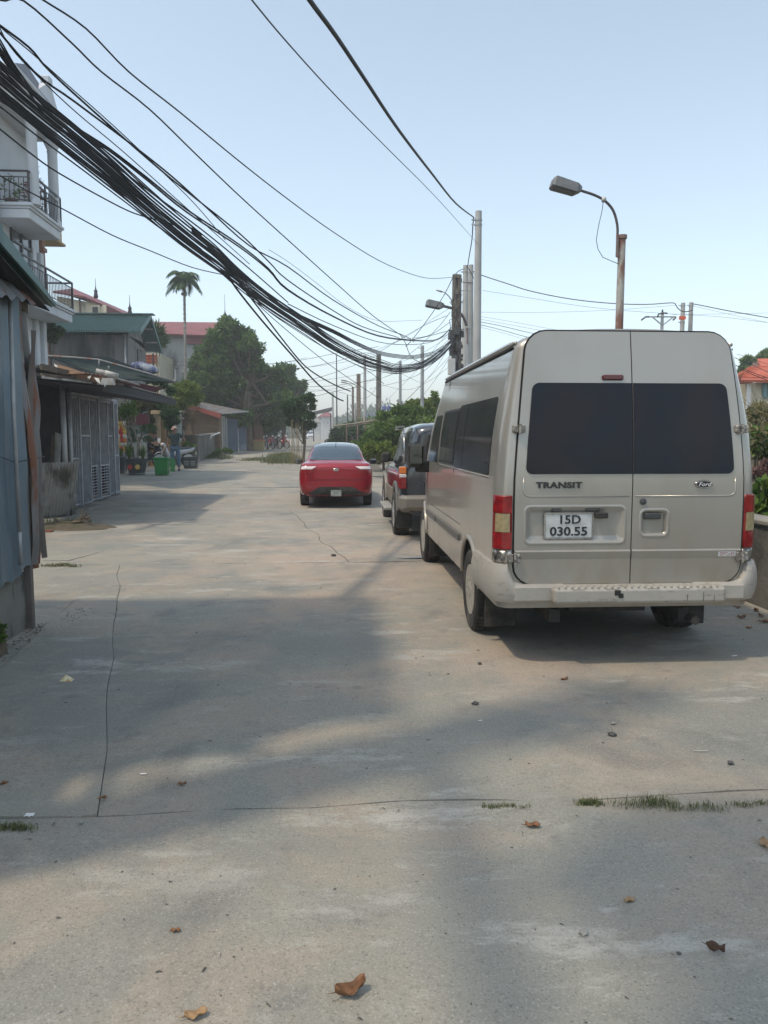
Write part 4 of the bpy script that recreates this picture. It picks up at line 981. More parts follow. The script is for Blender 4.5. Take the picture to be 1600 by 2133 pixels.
# ---- barred gate of the next house
GX = -5.93
gate = thing('barred_gate', 'grey steel concertina gate of vertical bars beneath a dark awning', 'gate', (GX, 19, 0))
m_bar = mat('grey_painted_steel', (.40, .43, .46), (.32, .35, .38), sc=4, rough=.55, dirt=(.10, .09, .08), dsc=5, damt=.4)
gy = [atx(x, 930, GX).y for x in (148, 162, 183, 202, 221, 233, 242)]
Z0 = lambda y: gz(y)+.04
GZT = 2.62
for k in range(len(gy)-1):
    y0, y1 = gy[k]+.02, gy[k+1]-.02; x = GX+(.05 if k % 2 else 0)
    mb = MB()
    for y in (y0, y1): mb.bar((x, y, Z0(y)), (x, y, GZT-(.0 if k else 0)), .05, .05)
    for z in (Z0(y0)+.05, GZT-.03, (1.72 if k in (1, 4) else 1.2 if k in (0, 5) else .98)): mb.bar((x, y0, z), (x, y1, z), .04, .04)
    lf = obj('gate_leaf', mb, m_bar, gate)
    n = max(4, int((y1-y0)/.085))
    low = .98 if k in (2, 3) else Z0(y0)
    for i in range(1, n):
        y = lerp(y0, y1, i/n); mb = MB(); mb.bar((x, y, low), (x, y, GZT-.03), .02, .02); obj('bar', mb, m_bar, lf)
    if k in (2, 3):
        for i in range(11):
            z = lerp(.18, .90, i/10); mb = MB(); mb.bar((x, y0, z), (x, y1, z), .012, .018); obj('bar', mb, m_bar, lf)
        ym = (y0+y1)/2; mb = MB(); mb.bar((x, ym, Z0(ym)), (x, ym, .98), .012, .012); obj('bar', mb, m_bar, lf)
mb = MB(); mb.bar((GX, gy[0]-.05, GZT+.04), (GX, gy[-1]+.05, GZT+.04), .08, .06); mb.bar((GX, gy[-1]+.06, 0), (GX, gy[-1]+.06, GZT+.05), .08, .10); obj('gate_frame', mb, m_bar, gate)
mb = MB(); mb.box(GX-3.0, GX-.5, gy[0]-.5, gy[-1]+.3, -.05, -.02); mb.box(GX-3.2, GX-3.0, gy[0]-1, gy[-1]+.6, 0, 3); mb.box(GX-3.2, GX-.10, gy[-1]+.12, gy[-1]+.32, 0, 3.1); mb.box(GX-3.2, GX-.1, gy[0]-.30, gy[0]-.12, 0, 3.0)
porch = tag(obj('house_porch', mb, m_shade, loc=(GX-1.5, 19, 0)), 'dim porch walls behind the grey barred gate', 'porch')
mb = MB(); mb.cbox(GX-.2, GX+.35, gy[0], gy[-1]+.2, -.02, .07, .02); tag(obj('threshold', mb, m_conc), 'low concrete threshold strip under the barred gate', 'threshold')
# big dark awning over the gate: falls toward the street
aw = thing('awning', 'dark corrugated awning over the barred gate, its tip reaching towards the street', 'awning', (GX, 18, 3))
tip = at(366, 831, 20.4); c1 = at(235, 792, 15.6)
corrsheet((c1.x-.1, 15.3, c1.z+.0), (tip.x, tip.y, tip.z), (GX-2.6, 15.8, 3.45), (GX-2.2, 21.6, 3.25), 40, .02, m_tin2, 'roof_sheet', aw, 8)
mb = MB(); lo = tip+Vector((0, .0, -.22))
mb.slab([(c1.x-.1, 15.3, c1.z-.03), tip+Vector((0, 0, -.03)), tip+Vector((-.02, .0, -.16)), (c1.x-.15, 15.3, c1.z-.22)], .02)
obj('fascia', mb, mat('dark_fascia', (.035, .045, .055), rough=.7), aw)
mb = MB(); mb.slab([(c1.x-.15, 15.35, c1.z-.12), tip+Vector((-.06, -.02, -.14)), (GX-2.2, 21.6, 3.05), (GX-2.6, 15.8, 3.1)], .02); obj('underside_shade_panel', mb, mat('underside_shade', (.03, .035, .04), rough=.9), aw)  # dark panel paints in the shade beneath the awning
for k in range(4):
    t = k/3; mb = MB(); a = Vector((c1.x-.1, 15.3, c1.z-.06)).lerp(tip+Vector((0, 0, -.06)), t); mb.bar(a, (GX-2.4, a.y+.6, 3.2), .04, .06); obj('rafter', mb, m_bar, aw)
# second, higher dark green roof behind it
aw2 = thing('awning', 'long dark green sloping roof between the grey house and the street trees', 'awning', (-8, 24, 3))
e0 = at(96, 742, 19.5); e1 = at(240, 752, 24); e2 = at(366, 797, 24.5)
corrsheet(at(232, 789, 22), at(366, 797, 25), at(100, 744, 24), at(225, 744, 28), 40, .02, mat('dark_green_tin', (.022, .038, .036), (.032, .05, .047), sc=1, rough=.9, spec=.15, dirt=(.07, .07, .065), dsc=2, damt=.3), 'roof_sheet', aw2, 8)
mb = MB(); mb.tube([at(x, y, 23) for x, y in ((100, 741), (160, 745), (205, 749), (260, 764), (310, 778), (366, 796))], .03, 6); mb.tube([at(207, 749, 23), at(206, 765, 23)], .03, 6); mb.tube([at(227, 762, 23), at(226, 772, 23)], .03, 6); obj('edge_pipe', mb, m_tin2, aw2, smooth=True)
mb = MB(); mb.slab([at(238, 788, 23.5), at(340, 808, 24.5), at(300, 830, 24.5), at(236, 796, 23.5)], .04); obj('wine_fascia', mb, mat('wine_panel', (.09, .018, .03), rough=.6), aw2)
# striped sack lying on that roof
mb = MB(); p = at(300, 768, 24.2)
mb.grid(lambda u, v: (p.x+.42*math.sin(PI*v)*math.cos(2*PI*u)*(1+.1*math.sin(7*u*PI)), p.y+.3*math.sin(PI*v)*math.sin(2*PI*u), p.z+.02-.10*math.cos(2*PI*u)*math.sin(PI*v)+.16*math.cos(PI*v)+.02*math.sin(u*20)), 20, 12)
sack = tag(obj('sack', mb, mat('grey_sack', (.33, .35, .38), (.25, .27, .31), sc=5, rough=.8, dirt=(.04, .06, .16), dsc=4, dst=(3, 1, 1), damt=.9, dlo=.48, dhi=.52), smooth=True), 'grey and blue bundled sack lying on the dark green roof', 'sack')

# ---- tall white house with balconies
WX = -10.0
wh = thing('white_house', 'tall white house with two railed balconies at the upper left', 'house', (WX-3, 25.5, 0))
mb = MB(); mb.box(WX-7, WX, 23.2, 27.45, 0, 12.0); mb.box(WX-7, WX-3.2, 23.2, 27.4, 12.0, 14.3)
whw = obj('wall', mb, m_wpaint, wh)
def bal(zt_, y0, y1, depth, name='balcony'):
    mb = MB(); x1 = WX+depth
    mb.cbox(WX+.002, x1-.10, y0+.08, y1-.10, zt_-.44, zt_-.17, .02); mb.cbox(WX+.002, x1-.05, y0+.05, y1-.06, zt_-.167, zt_-.10, .015); mb.cbox(WX+.002, x1, y0, y1, zt_-.097, zt_, .015)
    b = obj(name, mb, m_wpaint, wh)
    r = MB(); rx = x1-.08; ry0 = y0+.08; ry1 = y1-.08; zz = zt_+.90
    for a, c in (((WX+.05, ry0, zz), (rx, ry0, zz)), ((rx, ry0, zz), (rx, ry1, zz)), ((WX, ry1, zz), (rx, ry1, zz))): r.bar(a, c, .055, .05)
    for a, c in (((WX+.05, ry0, zz-.17), (rx, ry0, zz-.17)), ((rx, ry0, zz-.17), (rx, ry1, zz-.17)), ((WX+.05, ry0, zt_+.08), (rx, ry0, zt_+.08)), ((rx, ry0, zt_+.08), (rx, ry1, zt_+.08)), ((WX, ry1, zt_+.08), (rx, ry1, zt_+.08))): r.bar(a, c, .03, .025)
    for p in ((rx, ry0), (rx, ry1), (rx, (ry0+ry1)/2)): r.bar((*p, zt_), (*p, zz+.02), .05, .05)
    ra = obj('railing', r, m_iron, b)
    n = int((rx-WX)/.13)
    for i in range(1, n): q = MB(); x = lerp(WX+.05, rx, i/n); q.bar((x, ry0, zt_+.08), (x, ry0, zz-.17), .018, .018); obj('baluster', q, m_iron, ra)
    n = int((ry1-ry0)/.13)
    for i in range(1, n): q = MB(); y = lerp(ry0, ry1, i/n); q.bar((rx, y, zt_+.08), (rx, y, zz-.17), .018, .018); obj('baluster', q, m_iron, ra)
    return b
UB = at(86, 422, 24).z
bal(UB, 23.95, 26.75, 1.10); bal(UB-2.55, 22.6, 27.55, 1.12)
# tall window with dark frames
def window_x(X, y0, y1, z0, z1, parent, mull=(.5,), trans=.76, mf=None, mg=None):
    mb = MB(); w_ = .07
    for y in (y0, y1): mb.bar((X+.03, y, z0), (X+.03, y, z1), w_, .08)
    for z in (z0, z1, lerp(z0, z1, trans)): mb.bar((X+.03, y0, z), (X+.03, y1, z), .08, w_)
    for m_ in mull: y = lerp(y0, y1, m_); mb.bar((X+.03, y, z0), (X+.03, y, z1), w_, .08)
    f = obj('window', mb, mf or m_frame, parent)
    ed = [y0]+[lerp(y0, y1, q) for q in mull]+[y1]
    for a, b in zip(ed, ed[1:]):
        for c, d in ((z0, lerp(z0, z1, trans)), (lerp(z0, z1, trans), z1)):
            q = MB(); q.box(X+.005, X+.02, a+.04, b-.04, c+.04, d-.04); obj('pane', q, mg or m_bluepane, f)
    return f
m_bluepane = mat('blue_grey_pane', (.10, .125, .15), rough=.12, spec=.9)
wa = atx(20, 458, WX); wb_ = atx(62, 540, WX)
window_x(WX, wa.y, wb_.y+.05, UB-2.55, wa.z-.02, whw)
mb = MB(); mb.cbox(WX, WX+.22, 23.2, 23.9, 0, 12, .03); mb.cbox(WX, WX+.12, 26.6, 26.9, 0, UB-.7, .02); mb.cbox(WX, WX+.15, 27.2, 27.45, 0, UB-.7, .02); obj('pilaster', mb, m_wpaint, wh)
# top floor: loggia with columns and a flared cornice
mb = MB(); TZ = at(137, 304, 27.6).z-.1
for (x, Y) in ((68, 24.3), (110, 26.5)):
    p = at(x, 350, Y); c = MB(); c.lathe((p.x, Y, 0), [(.20, UB), (.20, UB+.12), (.165, UB+.16), (.15, TZ-.55), (.17, TZ-.5), (.15, TZ-.46), (.22, TZ-.30), (.26, TZ-.22), (.26, TZ-.05)], 18); obj('column', c, m_wpaint, wh, smooth=True, auto=35)
mb.cbox(WX-7, WX+.95, 23.6, 26.9, TZ-.05, TZ+.35, .03); mb.cbox(WX-7, WX+1.08, 23.2, 27.1, TZ+.352, TZ+.55, .04); mb.cbox(WX-7, WX+1.18, 23.0, 27.25, TZ+.553, TZ+.68, .03)
obj('cornice', mb, m_wpaint, wh)
mb = MB(); g0 = 26.9; mb.add([(WX-7, 23.1, TZ+.7), (WX+1.1, 23.1, TZ+.7), (WX+.6, 25.4, TZ+1.7), (WX-7, 25.4, TZ+1.7), (WX+1.1, 27.2, TZ+.7), (WX-7, 27.2, TZ+.7)], [(0, 1, 2, 3), (1, 4, 2), (4, 5, 3, 2), (0, 3, 5)]); obj('roof', mb, mat('grey_tile_roof', (.16, .17, .20), (.11, .12, .14), sc=8, rough=.7, bump=.02, bsc=8), wh)
mb = MB(); mb.prism([(24.9, TZ+.7), (27.1, TZ+.7), (26.2, TZ+1.55)], WX+.8, WX+1.0, 'x'); mb.cbox(WX+.75, WX+1.05, 26.05, 26.35, TZ+1.45, TZ+1.7, .04); obj('pediment', mb, m_wpaint, wh)
mb = MB(); mb.box(WX-3.1, WX-.4, 27.1, 27.3, UB, TZ-.06); mb.box(WX-3.2, WX-3.0, 23.4, 27.3, UB, TZ-.06); obj('loggia_wall', mb, mat('cream_loggia', (.60, .58, .48), rough=.85), wh)
# potted plants on the upper balcony
m_leafd = leafmat('dark_leaf', (.022, .062, .016), (.07, .15, .035))
m_leafm = leafmat('mid_leaf', (.04, .10, .016), (.16, .25, .045), c3=(.24, .29, .08))
m_leafy = leafmat('yellow_green_leaf', (.09, .16, .02), (.23, .29, .05), c3=(.32, .33, .09))
m_leafr = leafmat('red_leaf', (.28, .03, .02), (.10, .05, .03), .1)
def leaves(n, clumps, size, rnd, aspect=.45, droop=.0, shell=.55, flat=.0):
    """n leaf-shaped faces spread through ellipsoid clumps (cx,cy,cz,rx,ry,rz)"""
    vol = np.array([c[3]*c[4]*c[5] for c in clumps])**.7; vol = vol/vol.sum(); g = np.random.default_rng(rnd)
    idx = g.choice(len(clumps), n, p=vol); cl = np.array(clumps)[idx]
    d = g.normal(size=(n, 3)); d /= np.linalg.norm(d, axis=1)[:, None]; r = (shell+(1-shell)*g.random(n)**.6); r = np.where(g.random(n) < .22, r*(1+.3*g.random(n)), r)
    P = cl[:, :3]+d*cl[:, 3:]*r[:, None]
    ax = d*.6+g.normal(size=(n, 3))*.8; ax[:, 2] -= droop; ax /= np.linalg.norm(ax, axis=1)[:, None]
    t = g.normal(size=(n, 3)); t -= (t*ax).sum(1)[:, None]*ax; t /= np.linalg.norm(t, axis=1)[:, None]
    s = size*(.6+.8*g.random(n)); nn = np.cross(ax, t)
    a = P; b = P+ax*(s*.5)[:, None]+t*(s*aspect*.5)[:, None]+nn*(s*.08)[:, None]; c = P+ax*s[:, None]; e = P+ax*(s*.5)[:, None]-t*(s*aspect*.5)[:, None]+nn*(s*.08)[:, None]
    vs = np.stack([a, b, c, e], 1).reshape(-1, 3); fs = np.arange(n*4).reshape(-1, 4); return vs, fs
def leafobj(name, n, clumps, size, rnd, m, parent=None, **k):
    vs, fs = leaves(n, clumps, size, rnd, **k); L = np.array(wloc(parent)) if parent else np.array([0, 0, 0.]); me = bpy.data.meshes.new(name)
    vs = vs-L; me.vertices.add(len(vs)); me.vertices.foreach_set('co', vs.astype(np.float32).ravel()); me.loops.add(len(fs)*4); me.loops.foreach_set('vertex_index', fs.astype(np.int32).ravel())
    me.polygons.add(len(fs)); me.polygons.foreach_set('loop_start', np.arange(0, len(fs)*4, 4, dtype=np.int32)); me.polygons.foreach_set('loop_total', np.full(len(fs), 4, dtype=np.int32)); me.update(); me.validate()
    me.materials.append(m); o = bpy.data.objects.new(name, me); C.objects.link(o); o.parent = parent; return o
pr = thing('potted_shrub', 'reddish spiky potted shrub behind the upper balcony railing', 'plant', (WX+.6, 25.6, UB))
mb = MB(); mb.lathe((WX+.6, 25.6, UB), [(.10, 0), (.15, .25), (.16, .26)], 12); obj('pot', mb, m_rusttin, pr, smooth=True, auto=30); leafobj('foliage', 260, [(WX+.6, 25.6, UB+.7, .22, .35, .5), (WX+.6, 25.6, UB+1.15, .08, .1, .35)], .2, 3, m_leafr, pr, aspect=.2)
pr = thing('potted_plant', 'thin green potted plant behind the upper balcony railing', 'plant', (WX+.45, 24.2, UB))
mb = MB(); mb.lathe((WX+.45, 24.2, UB), [(.12, 0), (.18, .1), (.18, .14)], 12); obj('pot', mb, m_rusttin, pr, smooth=True, auto=30); leafobj('foliage', 90, [(WX+.45, 24.2, UB+.45, .3, .1, .35)], .12, 4, m_leafm, pr, aspect=.4)

# tan neighbour house just showing past the white one
tn = thing('tan_house', 'tan house with a brown corner column just behind the white house', 'house', (-11.5, 30, 0))
p = at(92, 500, 29); q = at(138, 515, 30); mb = MB(); mb.box(-18, -12.6, 28.2, 33, 0, p.z+1.2); obj('wall', mb, m_cream, tn)
mb = MB(); mb.cbox(-12.6, q.x, 28.2, 30, q.z, p.z+.10, .03); mb.cbox(-12.6, q.x-.1, 28.3, 29.9, p.z+.1, p.z+.5, .03); obj('balcony', mb, mat('tan_paint', (.52, .38, .22), rough=.8), tn)
mb = MB(); xx = at(94, 560, 29).x; mb.cbox(xx-.12, xx+.12, 28.5, 28.75, 0, q.z, .02); mb.cbox(xx-.18, xx+.18, 28.45, 28.8, q.z-.5, q.z-.35, .02); obj('column', mb, mat('brown_tile', (.28, .12, .07), (.2, .09, .05), sc=8, rough=.6), tn)

# ---- grey house with the teal gable roof
gh = thing('grey_house', 'stained grey rendered house with a teal corrugated gable roof', 'house', (-12, 40, 0))
m_grime = mat('grimy_render', (.165, .165, .165), (.20, .20, .20), sc=.7, rough=.95, bump=.01, dirt=(.05, .052, .055), dsc=.9, dst=(1.2, 1.2, .25), damt=.9, dlo=.42, dhi=.62)
ev = at(291, 692, 36); rd = at(319, 657, 38.5); bk = at(337, 732, 40.4)
xw = at(265, 720, 36.5).x; xr = xw
mb = MB(); mb.box(-20, xw-.6, 36.6, 39.9, .4, ev.z-.05); obj('wall', mb, m_grime, gh)
mb = MB(); mb.box(xw-.597, xw, 36.64, 40, .4, ev.z-.05); mb.prism([(36.64, ev.z-.047), (40, ev.z-.35), (38.5, rd.z-.25)], xw-.2, xw, 'x'); obj('wall', mb, mat('pale_grey_render', (.24, .235, .235), (.20, .20, .2), sc=.8, rough=.95, dirt=(.10, .10, .10), dsc=1.2, dst=(1, 1, .3), damt=.6), gh)
def trap_roof(P00, P10, P01, P11, n, m, name, parent, amp=.07):   # ribs run from v=0 (eave) to v=1 (ridge)
    P00, P10, P01, P11 = map(Vector, (P00, P10, P01, P11)); nrm = (P10-P00).cross(P01-P00).normalized(); nrm = nrm if nrm.z > 0 else -nrm; mb = MB()
    us = []; 
    for k in range(n): us += [(k, 0), (k+.62, 0), (k+.72, 1), (k+.9, 1)]
    us.append((n, 0)); nv = 2; vs = []
    for v in (0, .5, 1):
        for u, h in us:
            u_ = u/n; vs.append(P00.lerp(P10, u_).lerp(P01.lerp(P11, u_), v)+nrm*amp*h)
    k = len(us); mb.add(vs, [(j*k+i, j*k+i+1, (j+1)*k+i+1, (j+1)*k+i) for j in range(2) for i in range(k-1)]); o = obj(name, mb, m, parent); s = o.modifiers.new('t', 'SOLIDIFY'); s.thickness = .03; return o
xl = at(60, 692, 36).x
rfg = trap_roof((xl, ev.y, ev.z), (ev.x, ev.y, ev.z), (xl, rd.y, rd.z), (rd.x-.15, rd.y, rd.z), 46, m_greentin, 'roof', gh)
trap_roof((xl, bk.y, bk.z), (bk.x, bk.y, bk.z), (xl, rd.y, rd.z), (rd.x-.15, rd.y, rd.z), 30, m_greentin, 'roof', gh)
mb = MB(); mb.bar((xl, rd.y, rd.z+.04), (rd.x+.05, rd.y, rd.z+.04), .5, .05); mb.slab([(ev.x+.02, ev.y, ev.z+.08), (rd.x-.1, rd.y, rd.z+.08), (rd.x-.1, rd.y, rd.z-.12), (ev.x+.02, ev.y, ev.z-.12)], .03); mb.slab([(bk.x+.02, bk.y, bk.z+.08), (rd.x-.1, rd.y, rd.z+.08), (rd.x-.1, rd.y, rd.z-.12), (bk.x+.02, bk.y, bk.z-.12)], .03); obj('ridge_trim', mb, m_greentin, rfg)
mb = MB()
for t in (.33, .7): yy = lerp(rd.y, bk.y, t); zz = lerp(rd.z, bk.z, t)-.08; mb.bar((xw, yy, zz), (bk.x-.1, yy, zz), .06, .08)
obj('purlin', mb, m_steel, rfg)
wn = MB(); a = atx(291, 745, xw); wn.box(xw-.03, xw+.03, a.y-.5, a.y+.5, a.z-.36, a.z+.36); f = obj('window', wn, m_frame, gh)
for k in range(5): q = MB(); y = a.y-.4+.2*k; q.bar((xw+.06, y, a.z-.3), (xw+.06, y, a.z+.3), .03); obj('window_bar', q, m_steel, f)
mb = MB(); x = at(259, 720, 36.4).x; mb.tube([(x, 36.5, ev.z), (x, 36.5, 2)], .05, 8); obj('downpipe', mb, m_steel, gh, smooth=True)

# ---- cream house with the red verge behind it
ch = thing('cream_house', 'stained cream house with a red sheet roof, above the teal roof', 'house', (-14, 52, 0))
Yc = 50; pL = at(150, 600, Yc); pR = at(222, 660, Yc); zt1 = at(160, 621, Yc).z
mb = MB(); xr2 = at(222, 650, Yc).x; xl2 = at(120, 650, Yc).x
mb.add([(xl2, Yc, 0), (xr2, Yc, 0), (xr2, Yc, at(222, 636, Yc).z), (xl2, Yc, at(120, 617, Yc).z), (xl2, Yc+9, 0), (xr2, Yc+9, 0), (xr2, Yc+9, at(222, 636, Yc).z), (xl2, Yc+9, at(120, 617, Yc).z)], [(0, 1, 2, 3), (1, 5, 6, 2), (4, 7, 6, 5), (0, 3, 7, 4), (3, 2, 6, 7)]); obj('wall', mb, m_cream, ch)
mb = MB(); mb.slab([at(110, 606, Yc-.6), at(176, 617, Yc-.6), at(276, 658, Yc+6), at(152, 601, Yc+6)], .12)
mb.slab([at(176, 617, Yc-.6), at(276, 662, Yc+1), at(278, 655, Yc+6), at(152, 600, Yc+6)], .14); obj('roof', mb, m_redroof, ch)
mb = MB(); mb.add([at(222, 636, Yc+.02), at(272, 660, Yc+.02), at(268, 700, Yc+.02), at(222, 700, Yc+.02), at(222, 636, Yc+3), at(272, 660, Yc+3), at(268, 700, Yc+3), at(222, 700, Yc+3)], [(0, 1, 2, 3), (0, 4, 5, 1), (1, 5, 6, 2)]); obj('wine_panel', mb, mat('wine_panel', (.09, .018, .03), rough=.6), ch)
a = at(194, 640, Yc); b = at(206, 657, Yc); mb = MB(); mb.box(a.x-.1, b.x+.1, Yc-.12, Yc-.02, b.z-.3, a.z+.12); wf = obj('window', mb, m_cream, ch)
q = MB(); q.box(a.x, b.x, Yc-.15, Yc-.125, b.z-.3, a.z); obj('pane', q, m_frame, wf)
q = MB(); x = at(168, 650, Yc).x; q.tube([(x, Yc-.1, at(168, 618, Yc).z), (x, Yc-.1, 2)], .06, 6); obj('downpipe', q, m_rusttin, ch)
def finial(px, py, Y, parent, h=1.2):
    p = at(px, py, Y); q = MB(); q.lathe(p, [(.12, 0), (.16, .1), (.10, .35), (.13, .45), (.05, .6), (.02, .8), (.012, h)], 10); obj('finial', q, m_iron, parent, smooth=True)
finial(271, 657, Yc+2, ch, 1.3); finial(200, 621, Yc+4, ch, 1.3)

# ---- house with the wide red roof behind the palm
rh = thing('red_roofed_house', 'weathered white house with a wide red roof, behind the palm tree', 'house', (-9, 62, 0))
Yr = 60; zr1 = at(400, 667, Yr+3).z; ze = at(330, 693, Yr-.6).z
xa, xb = at(296, 700, Yr).x, at(470, 700, Yr).x; xm = at(389, 700, Yr).x
m_streak = mat('streaked_white_render', (.42, .43, .42), (.35, .36, .35), sc=.5, rough=.9, dirt=(.07, .075, .07), dsc=.5, dst=(1, 1, .3), damt=.9, dlo=.5, dhi=.64)
mb = MB(); mb.box(xa, xb, Yr, Yr+8, 0, ze); obj('wall', mb, m_streak, rh)
mb = MB(); mb.slab([(xa-.3, Yr-.6, ze), (xb+.5, Yr-.6, ze-.2), (xb+.5, Yr+4, zr1), (xa-.3, Yr+4, zr1)], .12); mb.slab([(xa-.3, Yr+4, zr1), (xb+.5, Yr+4, zr1), (xb+.5, Yr+8.6, ze), (xa-.3, Yr+8.6, ze)], .12); obj('roof', mb, m_redroof, rh)
mb = MB(); mb.box(xm, xb, Yr-.25, Yr-.02, ze-.75, ze-.13); obj('red_fascia', mb, m_redroof, rh)
def window_y(px0, py0, px1, py1, Y, parent, mf, mg, bars=0, fw=.06):
    a = at(px0, py0, Y); b = at(px1, py1, Y); mb = MB()
    for x in (a.x, b.x): mb.bar((x, Y-.06, b.z), (x, Y-.06, a.z), fw, fw)
    for z in (a.z, b.z): mb.bar((a.x, Y-.06, z), (b.x, Y-.06, z), fw, fw)
    f = obj('window', mb, mf, parent); q = MB(); q.box(a.x, b.x, Y-.04, Y-.02, b.z, a.z); obj('pane', q, mg, f)
    for k in range(1, bars+1): q = MB(); x = lerp(a.x, b.x, k/(bars+1)); q.bar((x, Y-.06, b.z), (x, Y-.06, a.z), fw*.6, fw*.6); obj('glazing_bar', q, mf, f)
    return f
window_y(353, 768, 366, 792, Yr, rh, m_white, m_bluepane, 0, .12)
mb = MB(); a = at(348, 764, Yr-.1); b = at(371, 766, Yr-.1); mb.box(a.x, b.x, Yr-.3, Yr-.02, b.z-.05, a.z+.08); obj('window_hood', mb, m_streak, rh)
finial(469, 667, Yr+3, rh, 2.0)
sm_ = thing('small_cream_house', 'narrow cream house front with an orange tiled parapet between two bigger houses', 'house', (-9, 49, 0))
a = at(303, 735, 48); b = at(334, 830, 48); mb = MB(); mb.box(a.x-.4, b.x, 48, 52, .5, a.z); obj('wall', mb, m_cream, sm_)
for k in range(3):
    q = MB(); z = a.z-.12-.18*k; q.prism([(0, 0)], 0, 0) if False else q.slab([(a.x-.35, 47.98, z-.16), (b.x-.1, 47.98, z-.16), (b.x-.1, 47.93, z), (a.x-.35, 47.93, z)], .03); obj('tile_course', q, mat('orange_tile', (.5, .12, .06), (.4, .1, .05), sc=9, rough=.7), sm_)
mb = MB(); x = at(319, 740, 47.7).x; mb.tube([(x, 47.7, at(319, 736, 47.7).z), (x, 47.7, at(319, 765, 47.7).z)], .05, 6); obj('pipe', mb, m_iron, sm_)

# ---- things under the awning end: shop wall, ochre wall, planters
sw = thing('yard_wall', 'pale painted yard wall behind the bare frangipani, with a wine red band', 'wall', (-7.5, 33, gz(33)))
a = at(244, 885, 33); b = at(306, 950, 33); mb = MB(); mb.box(a.x-.8, b.x, 33, 33.3, gz(33), a.z); obj('wall_face', mb, mat('pale_shop_wall', (.36, .39, .38), (.27, .29, .29), sc=3, rough=.8, dirt=(.06, .09, .07), dsc=2.5, damt=.6), sw)
mb = MB(); mb.box(a.x-.8, b.x+.1, 32.9, 33.3, a.z+.003, a.z+.45); obj('wine_band', mb, mat('wine_panel', (.09, .018, .03), rough=.6), sw)
ow = thing('ochre_house', 'ochre plastered house corner behind the two men', 'house', (-6.5, 34, gz(34)))
a = at(305, 876, 34); b = at(346, 955, 34); mb = MB(); mb.box(a.x, b.x, 34, 37, gz(34), a.z+.3); obj('wall', mb, mat('ochre_plaster', (.42, .27, .13), (.36, .24, .12), sc=1.5, rough=.9, dirt=(.2, .15, .10), dsc=2, damt=.5), ow)
mb = MB(); c = at(328, 900, 33.9).x; mb.cbox(c-.14, c+.14, 33.78, 34.0, gz(34), a.z+.25, .02); mb.cbox(c-.22, c+.22, 33.7, 34.0, a.z+.25, a.z+.42, .02); obj('pillar', mb, mat('pale_ochre', (.50, .38, .24), rough=.85), ow)
gp = thing('gate_pillar', 'grey gate pillar with a stepped cap behind the standing man', 'pillar', (at(366, 900, 35).x, 35, gz(35)))
a = at(358, 873, 35); b = at(375, 873, 35); mb = MB(); mb.cbox(a.x, b.x, 35, 35.4, gz(35), a.z, .02); obj('shaft', mb, mat('grey_green_render', (.25, .29, .28), rough=.9), gp)
mb = MB(); mb.cbox(a.x-.1, b.x+.1, 34.9, 35.5, a.z+.002, a.z+.08, .02); mb.cbox(a.x-.16, b.x+.16, 34.84, 35.56, a.z+.30, a.z+.36, .02); mb.cbox(a.x, b.x, 35, 35.4, a.z+.08, a.z+.3, .02); obj('cap', mb, m_conc, gp)
# shop rack with red and yellow packets
rk = thing('packet_rack', 'rack hung with red and yellow snack packets behind the gate end', 'shop rack', (at(253, 920, 30).x, 30, gz(30)))
mb = MB(); a = at(246, 878, 30); b = at(262, 940, 30)
for x in (a.x, b.x): mb.bar((x, 30, gz(30)), (x, 30, a.z), .03)
for k in range(5): z = lerp(b.z, a.z, k/4); mb.bar((a.x, 30, z), (b.x, 30, z), .02)
obj('frame', mb, m_iron, rk)
rp_ = random.Random(5); pm_ = [mat('packet_red', (.55, .05, .03), rough=.3), mat('packet_yellow', (.65, .42, .10), rough=.3), mat('packet_orange', (.6, .16, .04), rough=.3), mat('packet_white', (.6, .55, .45), rough=.3)]
for i in range(7):
    for j in range(3):
        x = lerp(a.x+.03, b.x-.03, j/2); z = lerp(b.z+.1, a.z-.08, i/6); q = MB(); s = .09
        q.add([(x-s, 29.96, z-s*1.2), (x+s, 29.96, z-s*1.2), (x+s, 29.96, z+s*1.1), (x-s, 29.96, z+s*1.1), (x, 29.91, z)], [(0, 1, 4), (1, 2, 4), (2, 3, 4), (3, 0, 4)]); obj('packet', q, pm_[rp_.randrange(4)] if rp_.random() > .1 else pm_[0], rk)

